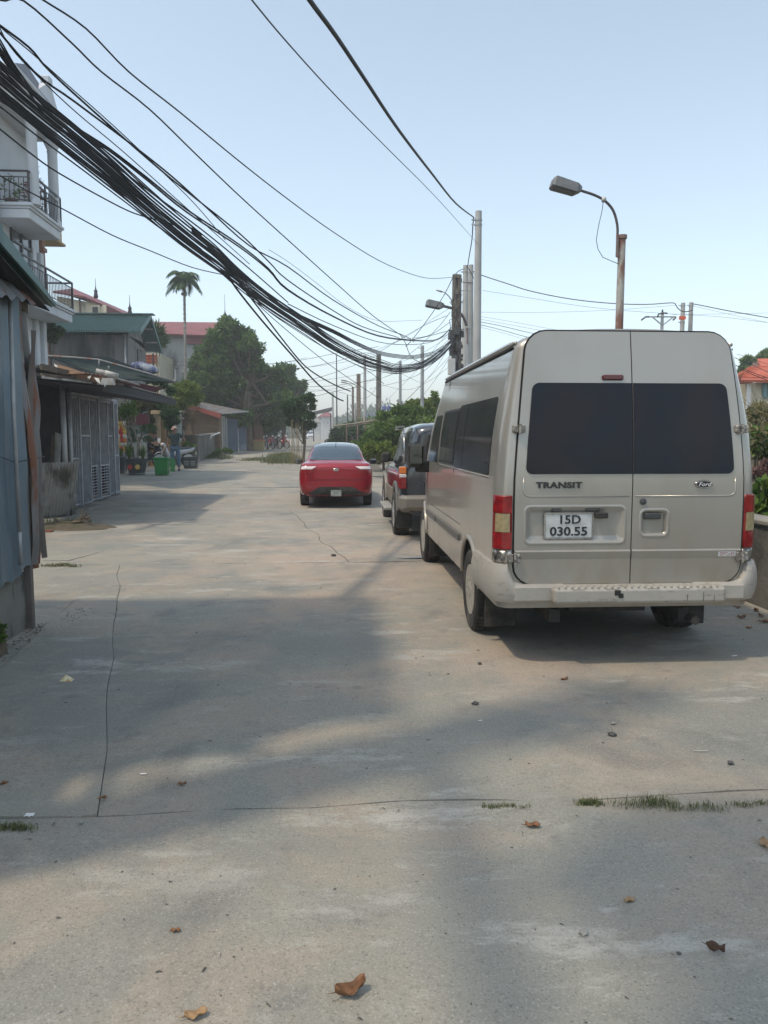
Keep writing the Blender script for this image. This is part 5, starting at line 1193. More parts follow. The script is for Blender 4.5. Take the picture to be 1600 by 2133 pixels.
# planters
m_glaze = mat('dark_glazed_pot', (.035, .05, .055), (.05, .065, .07), sc=4, rough=.35, coat=.3, dirt=(.12, .11, .1), dsc=8, damt=.3)
def planter(px, pw, pyt, pyb, name, label, kind='round', flower=None):
    b = grd(px, pyb); Y = b.y; r = pw/2*Y/1600; h = (pyb-pyt)*Y/1600
    t = thing(name, label, 'planter', b); mb = MB()
    if kind == 'round': prof = [(r*.62, .0), (r*.74, .02), (r*.70, h*.12), (r*.80, h*.35), (r*.92, h*.8), (r*1.0, h*.88), (r*1.02, h*.98), (r*.90, h), (r*.86, h*.9)]; mb.lathe(b, prof, 8 if 'octagonal' in label else 28)
    else:
        a = [(-r*.75, -r*.4, 0), (r*.75, -r*.4, 0), (r*.75, r*.4, 0), (-r*.75, r*.4, 0), (-r, -r*.55, h*.85), (r, -r*.55, h*.85), (r, r*.55, h*.85), (-r, r*.55, h*.85), (-r*1.05, -r*.6, h*.86), (r*1.05, -r*.6, h*.86), (r*1.05, r*.6, h*.86), (-r*1.05, r*.6, h*.86), (-r*1.05, -r*.6, h), (r*1.05, -r*.6, h), (r*1.05, r*.6, h), (-r*1.05, r*.6, h)]
        fs = [(0, 3, 2, 1), (12, 13, 14, 15)]
        for s in (0, 4, 8): fs += [(s+k, s+(k+1) % 4, s+4+(k+1) % 4, s+4+k) for k in range(4)]
        mb.add([Vector(p)+b for p in a], fs)
    obj('pot', mb, m_glaze, t, smooth=kind == 'round', auto=30)
    mb = MB(); mb.lathe(b, [(r*.85 if kind == 'round' else r*.5, h*.9), (r*.5, h*1.02), (.01, h*1.05)], 12); obj('soil', mb, m_soil, t)
    mb = MB()
    for s in (-1, 1): mb.cbox(b.x+s*r*.5-.12, b.x+s*r*.5+.12, b.y-.15, b.y+.15, b.z-.06, b.z+.012, .01)
    obj('foot_stone', mb, m_conc, t)
    if flower:
        for dx, m in flower:
            q = MB(); cz = b.z+h*.5
            ang = 0
            for k in range(6):
                a = k*PI/3; cx = b.x+dx*r+.045*math.cos(a); q.lathe((cx, b.y-r*.92, cz+.05*math.sin(a)), [(.001, -.01), (.04, -.006), (.045, .06)], 8, 'y')
            q.lathe((b.x+dx*r, b.y-r*.93, cz), [(.001, -.02), (.035, -.01), (.04, .06)], 8, 'y'); obj('painted_flower', q, m, t)
    return t, b, r, h
t1, b1, r1, h1 = planter(285, 46, 956, 989, 'planter', 'big dark glazed octagonal planter with painted flowers below the bare frangipani', 'round', [(-.35, pm_[0]), (.3, pm_[1])])
t2, b2, r2, h2 = planter(250, 30, 952, 986, 'planter', 'dark blue glazed planter close to the gate end, partly behind the flowered one', 'round')
t3, b3, r3, h3 = planter(398, 33, 952, 976, 'planter', 'dark green rectangular planter right of the standing man', 'rect', None)
mb = MB()
for s in (-.45, .35):
    for k in range(3): x = b3.x+s*r3; mb.box(x-.09, x+.09, b3.y-r3*.62, b3.y-r3*.5, b3.z+.14+.07*k, b3.z+.17+.07*k)
obj('relief_mark', mb, mat('pale_relief', (.25, .3, .27), rough=.6), t3)
# bare frangipani
def branch(mb, p, d, L_, r, depth, rnd, spread=.55, n=2, tips=None, up=.15):
    q = p+d*L_; mid = (p+q)/2+Vector((rnd.uniform(-.05, .05), rnd.uniform(-.05, .05), 0))*L_; mb.tube([p, mid, q], [r, r*.88, r*.72], 6, cap=False)
    if depth == 0:
        if tips is not None: tips.append(q)
        return
    for k in range(n+(rnd.random() < .3)):
        a = rnd.uniform(0, 2*PI); e = Vector((math.cos(a), math.sin(a), 0)); nd = (d+e*rnd.uniform(spread*.6, spread*1.2)+Vector((0, 0, up))).normalized(); branch(mb, q, nd, L_*rnd.uniform(.6, .85), r*.68, depth-1, rnd, spread, n, tips, up)
m_bark = mat('pale_bark', (.30, .27, .21), (.22, .20, .16), sc=10, rough=.9, bump=.004)
m_barkd = mat('brown_bark', (.12, .09, .06), (.17, .13, .09), sc=8, rough=.9, bump=.006, dirt=(.2, .2, .18), dsc=4, damt=.3)
fr_ = thing('bare_frangipani', 'bare pale-branched frangipani growing from the flowered planter', 'tree', b1+Vector((0, 0, h1*.9)))
mb = MB(); tips = []; rr_ = random.Random(11); p = b1+Vector((0, 0, h1*.9))
for dx in (-.12, .08): branch(mb, p+Vector((dx*.5, 0, 0)), Vector((dx, 0, 1)).normalized(), .62, .04, 4, rr_, .42, 2, tips, .35)
obj('trunk', mb, m_bark, fr_, smooth=True); leafobj('foliage', 420, [(t.x, t.y, t.z, .12, .12, .1) for t in tips], .12, 5, m_leafm, fr_, shell=.2)
def spiky(px, pyb, Y, n, L_, label, name='potted_grass', m=None, z=None):
    b = at(px, pyb, Y); t = thing(name, label, 'plant', b); rd_ = random.Random(int(px)); mb = MB()
    for k in range(n):
        a = rd_.uniform(0, 2*PI); o_ = rd_.uniform(.15, .75); l = L_*rd_.uniform(.6, 1.1); e = Vector((math.cos(a), math.sin(a), 0)); s = Vector((-e.y, e.x, 0))*.015
        P = [b+e*.03, b+e*l*o_*.4+Vector((0, 0, l*.55)), b+e*l*o_+Vector((0, 0, l*(.95-o_*.5)))]
        mb.add([P[0]-s, P[0]+s, P[1]+s, P[1]-s, P[2]], [(0, 1, 2, 3), (3, 2, 4)])
    obj('blade', mb, m or m_leafm, t)['kind'] = 'stuff'; return t
spiky(270, 956, b1.y-.1, 70, .75, 'spiky upright leaves in the left of the flowered planter')
spiky(298, 956, b1.y, 50, .6, 'pale arching leaves in the right of the flowered planter')
spiky(250, 952, b2.y, 40, .5, 'short dark leaves in the blue planter')
bs = thing('clipped_bonsai', 'dark cloud-pruned bonsai in front of the pale yard wall', 'tree', (at(290, 930, 31).x, 31, gz(31)))
q = MB(); p = at(292, 950, 31); q.tube([p, at(288, 925, 31), at(296, 905, 31), at(290, 892, 31)], [.05, .04, .03, .02], 6); q.tube([at(290, 912, 31), at(272, 903, 31)], .02, 5); q.tube([at(294, 908, 31), at(310, 899, 31)], .02, 5); obj('trunk', q, m_barkd, bs, smooth=True)
leafobj('crown', 2600, [(*at(272, 900, 31), .28, .25, .17), (*at(310, 893, 31), .3, .25, .17), (*at(278, 915, 31), .2, .2, .1), (*at(308, 915, 31), .2, .2, .12)], .06, 8, m_leafd, bs)
# green wheelie bin
gb = thing('green_bin', 'bright green plastic litter bin beside the standing man', 'bin', grd(338, 990))
b = grd(338, 990); m_bin = mat('bin_green', (.015, .22, .04), (.012, .18, .035), sc=3, rough=.45, dirt=(.05, .09, .04), dsc=5, damt=.3)
def tapbox(x0, x1, y0, y1, z0, z1, k): return [(x0+k, y0+k, z0), (x1-k, y0+k, z0), (x1-k, y1-k, z0), (x0+k, y1-k, z0), (x0, y0, z1), (x1, y0, z1), (x1, y1, z1), (x0, y1, z1)]
F6 = [(0, 3, 2, 1), (4, 5, 6, 7), (0, 1, 5, 4), (1, 2, 6, 5), (2, 3, 7, 6), (3, 0, 4, 7)]
mb = MB(); mb.add([Vector(p)+b for p in tapbox(-.24, .24, -.2, .24, .03, .60, .03)], F6); obj('body', mb, m_bin, gb, bevel=.01)
mb = MB(); mb.cbox(b.x-.27, b.x+.27, b.y-.24, b.y+.28, b.z+.585, b.z+.64, .015); obj('rim', mb, m_bin, gb)
mb = MB(); mb.slab([b+Vector((.28, .1, .60)), b+Vector((.44, .15, .56)), b+Vector((.42, .1, .12)), b+Vector((.28, .02, .14))], .03); obj('lid', mb, m_bin, gb)
mb = MB()
for k in range(5): mb.cbox(b.x-.2+.09*k-.02, b.x-.2+.09*k+.02, b.y-.16, b.y+.18, b.z+.0, b.z+.04, .004)
obj('foot', mb, m_bin, gb)

# ---- brick barn, low wall, white post, grey gate strips, blue doors, brown gate pillars
bb = thing('brick_barn', 'low brick outbuilding with a sloping sheet roof and red verge', 'shed', (at(420, 900, 44).x, 44, gz(44)))
XB = at(458, 900, 44).x
def stretch_brick():
    m = bpy.data.materials.new('old_brickwork'); m.use_nodes = True; n = m.node_tree.nodes; L = m.node_tree.links; p = n['Principled BSDF']; p.inputs['Roughness'].default_value = .95
    tc = n.new('ShaderNodeTexCoord'); mp = n.new('ShaderNodeMapping'); mp.inputs['Rotation'].default_value = (PI/2, 0, 0); b = n.new('ShaderNodeTexBrick'); b.inputs['Scale'].default_value = 1; b.inputs['Brick Width'].default_value = .24; b.inputs['Row Height'].default_value = .075; b.inputs['Mortar Size'].default_value = .012
    b.inputs['Color1'].default_value = (.20, .10, .055, 1); b.inputs['Color2'].default_value = (.27, .17, .09, 1); b.inputs['Mortar'].default_value = (.10, .09, .075, 1)
    L.new(tc.outputs['Object'], mp.inputs[0]); L.new(mp.outputs[0], b.inputs[0]); nz = n.new('ShaderNodeTexNoise'); nz.inputs['Scale'].default_value = 2; L.new(tc.outputs['Object'], nz.inputs[0]); mx = n.new('ShaderNodeMix'); mx.data_type = 'RGBA'; L.new(nz.outputs[0], mx.inputs[0]); L.new(b.outputs[0], mx.inputs[6]); mx.inputs[7].default_value = (.17, .13, .08, 1); L.new(mx.outputs[2], p.inputs['Base Color'])
    bu = n.new('ShaderNodeBump'); bu.inputs['Distance'].default_value = .01; L.new(b.outputs['Fac'], bu.inputs['Height']); bu.invert = True; L.new(bu.outputs[0], p.inputs['Normal']); return m
m_obrick = stretch_brick()
pts = [(385, 965), (458, 955), (456, 866), (385, 850)]
Pq = [at(x, y, 46) for x, y in pts]; mb = MB(); mb.add([Vector((p.x, 46, gz(46)-.1 if i < 2 else p.z)) for i, p in enumerate(Pq)]+[Vector((p.x, 47, gz(47)-.1 if i < 2 else p.z)) for i, p in enumerate(Pq)], [(0, 1, 2, 3), (1, 5, 6, 2), (4, 7, 6, 5), (0, 3, 7, 4), (3, 2, 6, 7)]); obj('wall', mb, m_obrick, bb)
mb = MB(); a = at(376, 838, 45.5); b = at(460, 862, 45.5); mb.slab([a, b, b+Vector((0, 0, -.28)), a+Vector((0, 0, -.18))], .12); obj('verge', mb, mat('brick_red_verge', (.30, .07, .05), rough=.8), bb)
mb = MB(); c = at(517, 857, 49.5); mb.slab([a+Vector((0, 0, .04)), b+Vector((0, 0, .03)), c+Vector((0, 0, .02)), Vector((a.x, 50, a.z+.3))], .08); obj('roof', mb, m_tin2, bb)
mb = MB(); mb.bar(b+Vector((0, .1, .02)), c, .1, .08); mb.bar(at(430, 851, 45.6), at(517, 858, 49.5), .08, .06); obj('edge_batten', mb, m_steel, bb)
lw = thing('low_yard_wall', 'low stained concrete wall in front of the brick outbuilding', 'wall', (at(430, 930, 38).x, 38, gz(38)))
a = grd(413, 962); b = grd(457, 943)
q = MB(); hA = at(413, 909, a.y).z; hB = at(457, 903, b.y).z; q.add([a, b, (b.x, b.y, hB), (a.x, a.y, hA), (a.x-2.2, a.y+.1, a.z), (a.x-2.2, a.y+.1, hA)]+[a+Vector((-.15, .1, 0)), b+Vector((-.15, .1, 0)), (b.x-.15, b.y+.1, hB), (a.x-.15, a.y+.12, hA)], [(0, 1, 2, 3), (4, 0, 3, 5), (3, 2, 8, 9), (1, 7, 8, 2), (7, 6, 9, 8)]); obj('wall_face', q, m_wall, lw)
q = MB(); q.bar((a.x-.05, a.y, hA+.04), (b.x, b.y, hB+.04), .25, .07); q.bar((a.x-2.2, a.y+.05, hA+.04), (a.x, a.y+.05, hA+.04), .2, .07); obj('coping', q, m_conc, lw)
q = MB(); p0 = at(458, 901, 42); p1 = at(440, 908, 40.5); q.bar(p0, p1, .05, .05); q.bar(p1, at(439, 914, 40.5), .04); q = obj('white_pipe', q, m_white); tag(q, 'bent white pipe sticking out over the low yard wall', 'pipe')
post = thing('white_gate_post', 'white square post at the corner of the brick outbuilding', 'post', grd(463, 942)); b = grd(463, 942); h = at(463, 867, b.y).z
q = MB(); q.cbox(b.x-.17, b.x+.17, b.y, b.y+.3, b.z, h, .02); obj('shaft', q, m_white, post)
q = MB(); q.cbox(b.x-.22, b.x+.22, b.y-.05, b.y+.35, b.z+.0, b.z+.12, .02); obj('base', q, m_conc, post)
# open folding gate strips then blue doors
bd = thing('blue_gate', 'pale blue sheet-metal double gate under the big tree', 'gate', grd(492, 940))
m_bluem = mat('pale_blue_sheet', (.15, .20, .27), (.175, .225, .295), sc=1.3, rough=.55, dirt=(.11, .14, .18), dsc=1.5, dst=(1, 1, .3), damt=.45)
for k, (x0, x1, yb, Y, yt) in enumerate(((475, 497, 940, 50, 873), (498, 515, 938, 51, 873))):
    a = at(x0, yb, Y); b = at(x1, yb, Y); zt2 = at(x0, yt, Y).z; z0 = gz(Y)
    q = MB(); q.box(a.x, b.x-.03, Y, Y+.05, z0+.03, zt2); leaf = obj('gate_leaf', q, m_bluem, bd)
    for z in (z0+.06, lerp(z0, zt2, .33), lerp(z0, zt2, .66), zt2-.04): q = MB(); q.bar((a.x, Y-.02, z), (b.x-.03, Y-.02, z), .05, .05); obj('rail', q, m_bluem, leaf)
    for x in (a.x+.02, b.x-.05): q = MB(); q.bar((x, Y-.02, z0+.03), (x, Y-.02, zt2), .05, .05); obj('stile', q, m_bluem, leaf)
gs = thing('narrow_white_gate', 'narrow pale upright gate strips left of the blue gate', 'gate', grd(470, 941))
for k, (x, w_) in enumerate(((467, .10), (470.5, .05), (473, .06))):
    b = at(x, 940, 48.5); q = MB(); q.cbox(b.x-w_/2, b.x+w_/2, 48.5, 48.6, gz(48.5), at(x, 870, 48.5).z, .01); obj('upright', q, mat('pale_strip', (.5, .53, .53), rough=.6) if k % 2 == 0 else m_bar, gs)
q = MB(); a = at(467, 862, 50); b = at(517, 862, 50.5); q.box(a.x, b.x, 50.6, 54, gz(50)+2.6, at(470, 858, 50.6).z); obj('lintel', q, mat('lintel_pink', (.22, .15, .16), rough=.8), gs)
for k, (x0, x1, yb, Y, hh) in enumerate(((517, 531, 937, 54, 868), (530, 548, 936, 53, 862))):
    a = at(x0, yb, Y); b = at(x1, yb, Y); z0 = gz(Y); zb_ = lerp(z0, at(x0, hh, Y).z, .26); zt3 = at(x0, hh, Y).z
    t = thing('gate_pillar', ['slimmer brown tiled gate pillar set back beside the blue gate', 'wide brown tiled gate pillar with a yellow base at the street'][k], 'pillar', (a.x, Y, z0))
    q = MB(); q.cbox(a.x, b.x, Y, Y+.6, zb_+.1, zt3, .02); obj('shaft', q, mat('brown_stone_tile', (.20, .095, .065), (.16, .08, .055), sc=4, rough=.5, dirt=(.10, .05, .04), dsc=7, damt=.4), t)
    q = MB(); q.cbox(a.x-.06, b.x+.06, Y-.06, Y+.66, z0, zb_, .02); obj('plinth', q, mat('yellow_base', (.42, .33, .17), rough=.8) if k else m_obrick, t)
    q = MB(); q.cbox(a.x-.12, b.x+.12, Y-.12, Y+.72, zb_+.003, zb_+.10, .02); obj('band', q, mat('orange_band', (.55, .25, .10), rough=.7), t)
# ================================================================== TREES AND PLANTS
def tufted(cl, rnd):
    g = random.Random(rnd); out = []
    for c in cl:
        out.append((c[0], c[1], c[2], c[3]*.72, c[4]*.72, c[5]*.72))
        for _ in range(7):
            d = Vector((g.gauss(0, 1), g.gauss(0, 1), g.gauss(.25, 1))).normalized(); f = g.uniform(.26, .46); q = g.uniform(.68, 1.0)
            out.append((c[0]+d.x*c[3]*q, c[1]+d.y*c[4]*q, c[2]+d.z*c[5]*q, c[3]*f, c[4]*f, c[5]*f*.75))
    return out
def tree(name, label, base, clumps, n, size, rnd, m, trunk_r=.15, trunk_h=None, group=None, m2=None, cat='tree', trunk=True, **k):
    t = thing(name, label, cat, base, 0, group); cz = sum(c[2] for c in clumps)/len(clumps); top = Vector((base.x, base.y, trunk_h if trunk_h else cz)); r_ = random.Random(rnd); mb = MB()
    mid = base.lerp(top, .55)+Vector((r_.uniform(-.1, .1), 0, 0)); mb.tube([base-Vector((0, 0, .1)), base+Vector((0, 0, .2)), mid, top], [trunk_r*1.3, trunk_r, trunk_r*.8, trunk_r*.5], 8)
    for c in clumps:
        e = Vector(c[:3]); s = base.lerp(top, r_.uniform(.45, .9)); mb.tube([s, (s+e)/2+Vector((0, 0, -.1)), e], [trunk_r*.45, trunk_r*.3, trunk_r*.12], 5)
    if trunk: obj('trunk', mb, m_barkd, t, smooth=True)
    if n > 1500: clumps = tufted(clumps, rnd)
    leafobj('crown', n, clumps, size, rnd, m, t, **k); return t
# the big tree over the blue gate: many overlapping leaf masses
def clumps_px(lst, Y, dy=1.5, seed=1):
    r_ = random.Random(seed); out = []
    for px, py, rp, *yy in lst:
        y = yy[0] if yy else Y+r_.uniform(-dy, dy); p = at(px, py, y); r = rp*y/1600; out.append((p.x, p.y, p.z, r, r, r*.85))
    return out
m_leafbig = leafmat('mango_leaf', (.022, .07, .014), (.13, .23, .04), .35, c3=(.25, .31, .09))
big = clumps_px([(480, 685, 22), (462, 700, 24), (500, 700, 24), (445, 725, 26), (520, 712, 20), (528, 730, 20), (480, 730, 34), (425, 745, 24), (412, 760, 20), (455, 765, 34), (505, 760, 36), (535, 760, 18), (405, 790, 20), (430, 800, 30), (470, 805, 34), (515, 800, 34), (548, 775, 18), (560, 800, 24), (575, 775, 16), (400, 825, 18), (440, 840, 26), (485, 845, 30), (530, 840, 30), (565, 840, 24), (590, 800, 14), (505, 868, 20), (545, 875, 24), (470, 668, 10), (392, 800, 12), (590, 830, 18), (575, 865, 20)], 53, 2.2, 4)
tree('mango_tree', 'largest dense dark green street tree, towering over the blue gate', grd(500, 940)+Vector((.5, 1, 0)), big, 46000, .27, 21, m_leafbig, .28, 6.5, aspect=.38, droop=.5, shell=.8)
big2 = clumps_px([(600, 790, 20), (612, 815, 22), (590, 825, 22), (620, 845, 18), (600, 860, 24), (578, 880, 22), (612, 875, 16), (590, 765, 10), (604, 770, 12), (562, 895, 20), (630, 800, 8)], 66, 2, 6)
tree('street_tree', 'lighter green street tree behind and right of the largest tree', Vector((at(590, 900, 66).x, 66, gz(66))), big2, 15000, .30, 22, leafmat('fresh_leaf', (.035, .10, .015), (.10, .19, .04)), .2, 4.5, aspect=.4, shell=.55)
sm = clumps_px([(600, 845, 13), (618, 838, 12), (640, 830, 9), (650, 835, 6), (652, 848, 6), (608, 862, 13), (628, 858, 14), (645, 866, 9), (618, 880, 11), (636, 885, 10), (652, 884, 6), (606, 880, 9), (648, 822, 4)], 36, .5, 8)
bs_ = grd(632, 960); bs_.y = 36; bs_ = Vector((at(632, 950, 36).x, 36, gz(36)))
tree('young_tree', 'small dark young tree with a low fork, just left of the red car', bs_, sm, 9500, .13, 23, m_leafd, .07, 2.4, aspect=.5, shell=.45)
# stripped canes tied round it
cg = thing('cane_guard', 'yellow cane stakes round the young tree beside the grass patch', 'stakes', Vector((at(615, 950, 35.5).x, 35.5, gz(35.5))))
rd_ = random.Random(9)
for k in range(12):
    x = at(606+k*1.9, 950, 35.4).x; h = 1.6+rd_.uniform(-.3, .5); q = MB(); q.tube([(x, 35.4+rd_.uniform(-.2, .2), gz(35)-.02), (x+rd_.uniform(-.12, .12), 35.4, gz(35)+h)], .011, 5); obj('cane', q, mat('dry_cane', (.30, .22, .10), (.26, .20, .11), sc=9, rough=.8), cg)
# tree over the yard in front of the barn, and bushes
def shrub(name, label, lst, Y, n, size, rnd, m, dy=.4, **k):
    cl = clumps_px(lst, Y, dy, rnd); b = Vector((cl[0][0], Y, gz(Y))); return tree(name, label, b, cl, n, size, rnd, m, .05, None, cat='bush' if 'bush' in name or 'shrub' in name else 'tree', **k)
shrub('garden_tree', 'yellowish green garden tree rising over the awning tip', [(375, 815, 16), (395, 808, 14), (405, 822, 14), (360, 830, 14), (385, 835, 18), (350, 845, 12), (370, 852, 12), (410, 838, 8)], 36, 6500, .15, 31, m_leafy, .8, shell=.45)
shrub('garden_tree', 'blue-green bushy tree between the awning tip and the standing man', [(345, 862, 12), (358, 875, 11), (352, 888, 9), (340, 848, 10), (365, 862, 8)], 33.5, 4200, .11, 32, m_leafd, .4, shell=.4)
shrub('garden_tree', 'bright green hanging foliage under the awning beside the gate end', [(252, 862, 12), (262, 872, 10), (250, 882, 9), (272, 862, 8)], 32, 2800, .14, 33, m_leafy, .3, aspect=.22, droop=.8, shell=.3)
shrub('garden_tree', 'feathery brownish green tree behind the bare frangipani', [(290, 850, 16), (315, 845, 16), (330, 865, 12), (300, 835, 10), (325, 850, 12), (310, 870, 12)], 34, 5200, .11, 34, leafmat('olive_leaf', (.04, .05, .02), (.12, .13, .05)), .8, shell=.25)
shrub('garden_tree', 'dark leafy shoots standing above the green roof edge', [(300, 785, 7), (312, 790, 8), (325, 795, 8), (340, 800, 9), (307, 775, 4), (355, 815, 9)], 27, 1900, .10, 35, m_leafd, .3, shell=.2, trunk=False)
bv = thing('bare_vine', 'reddish bare twiggy vine climbing in front of the brick outbuilding', 'vine', Vector((at(392, 950, 37).x, 37, gz(37)))); q = MB(); r_ = random.Random(13); tips = []
for k in range(7): p = Vector((at(378+k*5, 950, 37).x, 37+r_.uniform(-.4, .4), gz(37))); branch(q, p, Vector((r_.uniform(-.15, .15), 0, 1)).normalized(), .85, .022, 3, r_, .35, 2, tips, .5)
obj('stem', q, m_barkd, bv, smooth=True); leafobj('foliage', 1300, [(t.x, t.y, t.z, .22, .2, .25) for t in tips], .08, 6, leafmat('brown_leaf', (.10, .06, .03), (.14, .13, .05)), bv, shell=.1)
shrub('weedy_bush', 'low green weeds round the foot of the white gate post', [(455, 940, 6), (470, 938, 5), (448, 945, 5), (480, 940, 4), (440, 952, 4)], 41, 1500, .09, 36, m_leafm, .5)
shrub('garden_shrub', 'leafy shrub between the motorbike and the low yard wall', [(385, 925, 9), (392, 938, 8), (380, 942, 7), (400, 930, 6)], 34, 1700, .09, 37, m_leafm, .3)
shrub('house_creeper_bush', 'dark bush growing beside the white house above the lean-to', [(105, 680, 10), (118, 690, 10), (100, 700, 10), (112, 705, 9)], 28, 2600, .12, 38, m_leafd, .4)
shrub('door_bush', 'small dark bush at the very left edge of the street', [(-6, 1325, 10), (-4, 1310, 8)], 6.0, 420, .045, 39, m_leafm, .05)
shrub('palm_foliage_bush', 'fan palm behind the end of the teal roof', [(325, 690, 8), (332, 705, 8), (326, 715, 6)], 45, 900, .5, 40, m_leafd, .3, aspect=.12)
# areca palm
pb = Vector((at(386, 900, 48).x, 48, gz(48))); pt = at(384, 600, 48); palm = thing('areca_palm', 'tall slender areca palm rising high above the red roof', 'palm tree', pb)
q = MB(); q.tube([pb-Vector((0, 0, .1)), pb+Vector((0, 0, .4)), pb.lerp(pt, .5)+Vector((.03, 0, 0)), pt], [.14, .10, .085, .07], 10); nr = 34
for k in range(nr): z = lerp(pb.z+.5, pt.z-.2, k/nr); q.lathe((lerp(pb.x, pt.x, k/nr), 48, z), [(.088, 0), (.098, .02), (.088, .04)], 10)
obj('trunk', q, mat('palm_bark', (.26, .25, .22), (.19, .18, .16), sc=3, rough=.9, dst=(1, 1, 3), dirt=(.12, .12, .10), dsc=3, damt=.5), palm, smooth=True)
q = MB(); q.tube([pt-Vector((0, 0, .1)), pt+Vector((0, 0, .75))], [.085, .06], 10); obj('crownshaft', q, mat('crownshaft_green', (.08, .14, .05), rough=.5), palm, smooth=True)
r_ = random.Random(4); hub = pt+Vector((0, 0, .65))
for k in range(13):
    a = 2*PI*k/13+r_.uniform(-.2, .2); e = Vector((math.cos(a), math.sin(a), 0)); up = r_.uniform(.2, 1.25) if k % 3 else .05; l = r_.uniform(1.05, 1.4); P = []
    for i in range(9):
        t = i/8; P.append(hub+e*(l*t*(1-.15*t))+Vector((0, 0, l*(up*t-1.0*t*t*(.8+.3*up)))))
    q = MB(); q.tube(P, [.025*(1-.7*i/8) for i in range(9)], 5)
    for i in range(1, 9):
        for h in (0, .33, .66):
            p = P[i-1].lerp(P[i], h if h else 1); d = (P[i]-P[i-1]).normalized(); sd = d.cross(Vector((0, 0, 1))).normalized(); L_ = .50*math.sin(PI*(.12+.8*i/8))+.1
            for s in (-1, 1): tip_ = p+sd*s*L_*.75+d*L_*.35-Vector((0, 0, L_*.45)); m_ = (p+tip_)/2+Vector((0, 0, .04)); w_ = d*.05; q.add([p, m_-w_, tip_, m_+w_], [(0, 1, 2, 3)])
    obj('frond', q, m_leafd, palm)
q = MB(); q.lathe(pt-Vector((.12, .0, .45)), [(.02, 0), (.09, .06), (.08, .14), (.02, .2)], 8); obj('fruit_bunch', q, m_barkd, palm)

# ---- right side: planted bank beyond the wall
gb_ = [
 ('overgrown_bush', 'lush bush climbing the bank just left of the off-roader roof', [(800, 905, 26), (830, 890, 26), (770, 920, 22), (855, 885, 22), (745, 935, 18), (815, 935, 26), (780, 950, 20), (850, 915, 24), (800, 870, 18), (835, 858, 18), (870, 860, 16)], 30, 15000, .13, 41, m_leafm),
 ('overgrown_bush', 'tall yellowish bush behind the two galvanised posts', [(860, 850, 18), (885, 845, 18), (905, 838, 14), (870, 870, 16), (895, 865, 16), (845, 865, 14), (915, 850, 12), (905, 822, 6)], 38, 9000, .16, 42, m_leafy),
 ('overgrown_bush', 'dark rounded bush left of the bare bamboo frame', [(715, 905, 20), (735, 895, 18), (700, 915, 16), (750, 905, 16), (690, 925, 10), (725, 925, 16), (765, 895, 14)], 55, 7000, .22, 43, m_leafd),
 ('overgrown_bush', 'low yellow-green bush hanging over the edge right behind the red car', [(760, 945, 12), (785, 945, 14), (810, 948, 14), (770, 930, 12), (835, 940, 14), (800, 930, 12)], 27, 6500, .10, 44, m_leafy)]
for nm, lb, ls, Y, n, s, rn, m in gb_: shrub(nm, lb, ls, Y, n, s, rn, m, 1.0, shell=.5)
# climbing weeds behind the parapet at the right picture edge
shrub('bank_bush', 'bright green leafy bush on the bank behind the parapet wall, right of the minibus', [(1590, 935, 22), (1610, 905, 26), (1580, 905, 14), (1640, 930, 30)], 10.5, 3200, .09, 45, m_leafm, .3)
shrub('bank_bush', 'broad-leaved plant just above the parapet wall right of the minibus', [(1585, 1065, 12), (1605, 1050, 16), (1590, 1020, 10), (1620, 1075, 20)], 8.2, 260, .16, 46, m_leafm, .1, aspect=.6)
shrub('bank_bush', 'purple dried bush on the bank behind the parapet wall', [(1585, 985, 16), (1610, 975, 20), (1600, 1000, 16)], 9.6, 2600, .06, 47, leafmat('dry_mauve', (.16, .09, .09), (.30, .18, .15), .1), .2)
shrub('bank_bush', 'dry yellow grassy bush at the top of the bank below the far right house', [(1580, 855, 16), (1605, 865, 26), (1575, 875, 12), (1630, 850, 20)], 14, 3600, .12, 48, leafmat('straw_leaf', (.16, .15, .05), (.33, .28, .12), .2), .4, aspect=.15)
q = MB(); r_ = random.Random(2); tb = at(1600, 890, 11.5)
for k in range(9): branch(q, tb+Vector((r_.uniform(-.4, .6), 0, -.3)), Vector((r_.uniform(-1, .3), r_.uniform(-.3, .3), .7)).normalized(), .38, .008, 3, r_, .6)
tag(obj('dry_branch', q, m_bark, loc=tb), 'tangle of bare dry twigs on the bank at the right edge', 'branch')
# weeds along far verge (uncountable), and bank cover
cl = []; r_ = random.Random(6)
for k in range(150):
    y = r_.uniform(24, 110); x = 3.4-(y-20)*.035+r_.uniform(0, 3.5); cl.append((x, y, gz(y)+.9+r_.uniform(0, .9), .7, .9, .6))
tag(leafobj('verge_undergrowth', 30000, cl, .2, 51, m_leafm, None, shell=.3), kind='stuff')
cl = [(4.9+r_.uniform(0, 6), r_.uniform(6, 22), 1.1+r_.uniform(0, .7), .5, .6, .25) for k in range(90)]
tag(leafobj('bank_undergrowth', 16000, cl, .11, 52, leafmat('bank_leaf', (.05, .07, .02), (.20, .17, .08)), None, shell=.3), kind='stuff')
cl = []
for k in range(170):
    y = r_.uniform(230, 330); x = r_.uniform(-90, 130); cl.append((x, y, gz(y)+r_.uniform(0, 5)+(3 if x > 10 else 0), 7, 5, 4))
tag(leafobj('far_treeline', 42000, cl, 1.5, 53, m_leafd, None, aspect=.7, shell=.5), kind='stuff')
# far hill
mb = MB(); mb.grid(lambda u, v: (lerp(-260, 330, u), 360+60*v, 1+(9+7*math.sin(u*7+1)+4*noise.noise(Vector((u*9, 3, 0))))*math.sin(PI*v*.5)), 50, 6); tag(obj('hills', mb, mat('wooded_hill', (.05, .07, .035), (.08, .10, .05), sc=.05, rough=1, bump=1, bsc=.3), smooth=True), kind='structure')
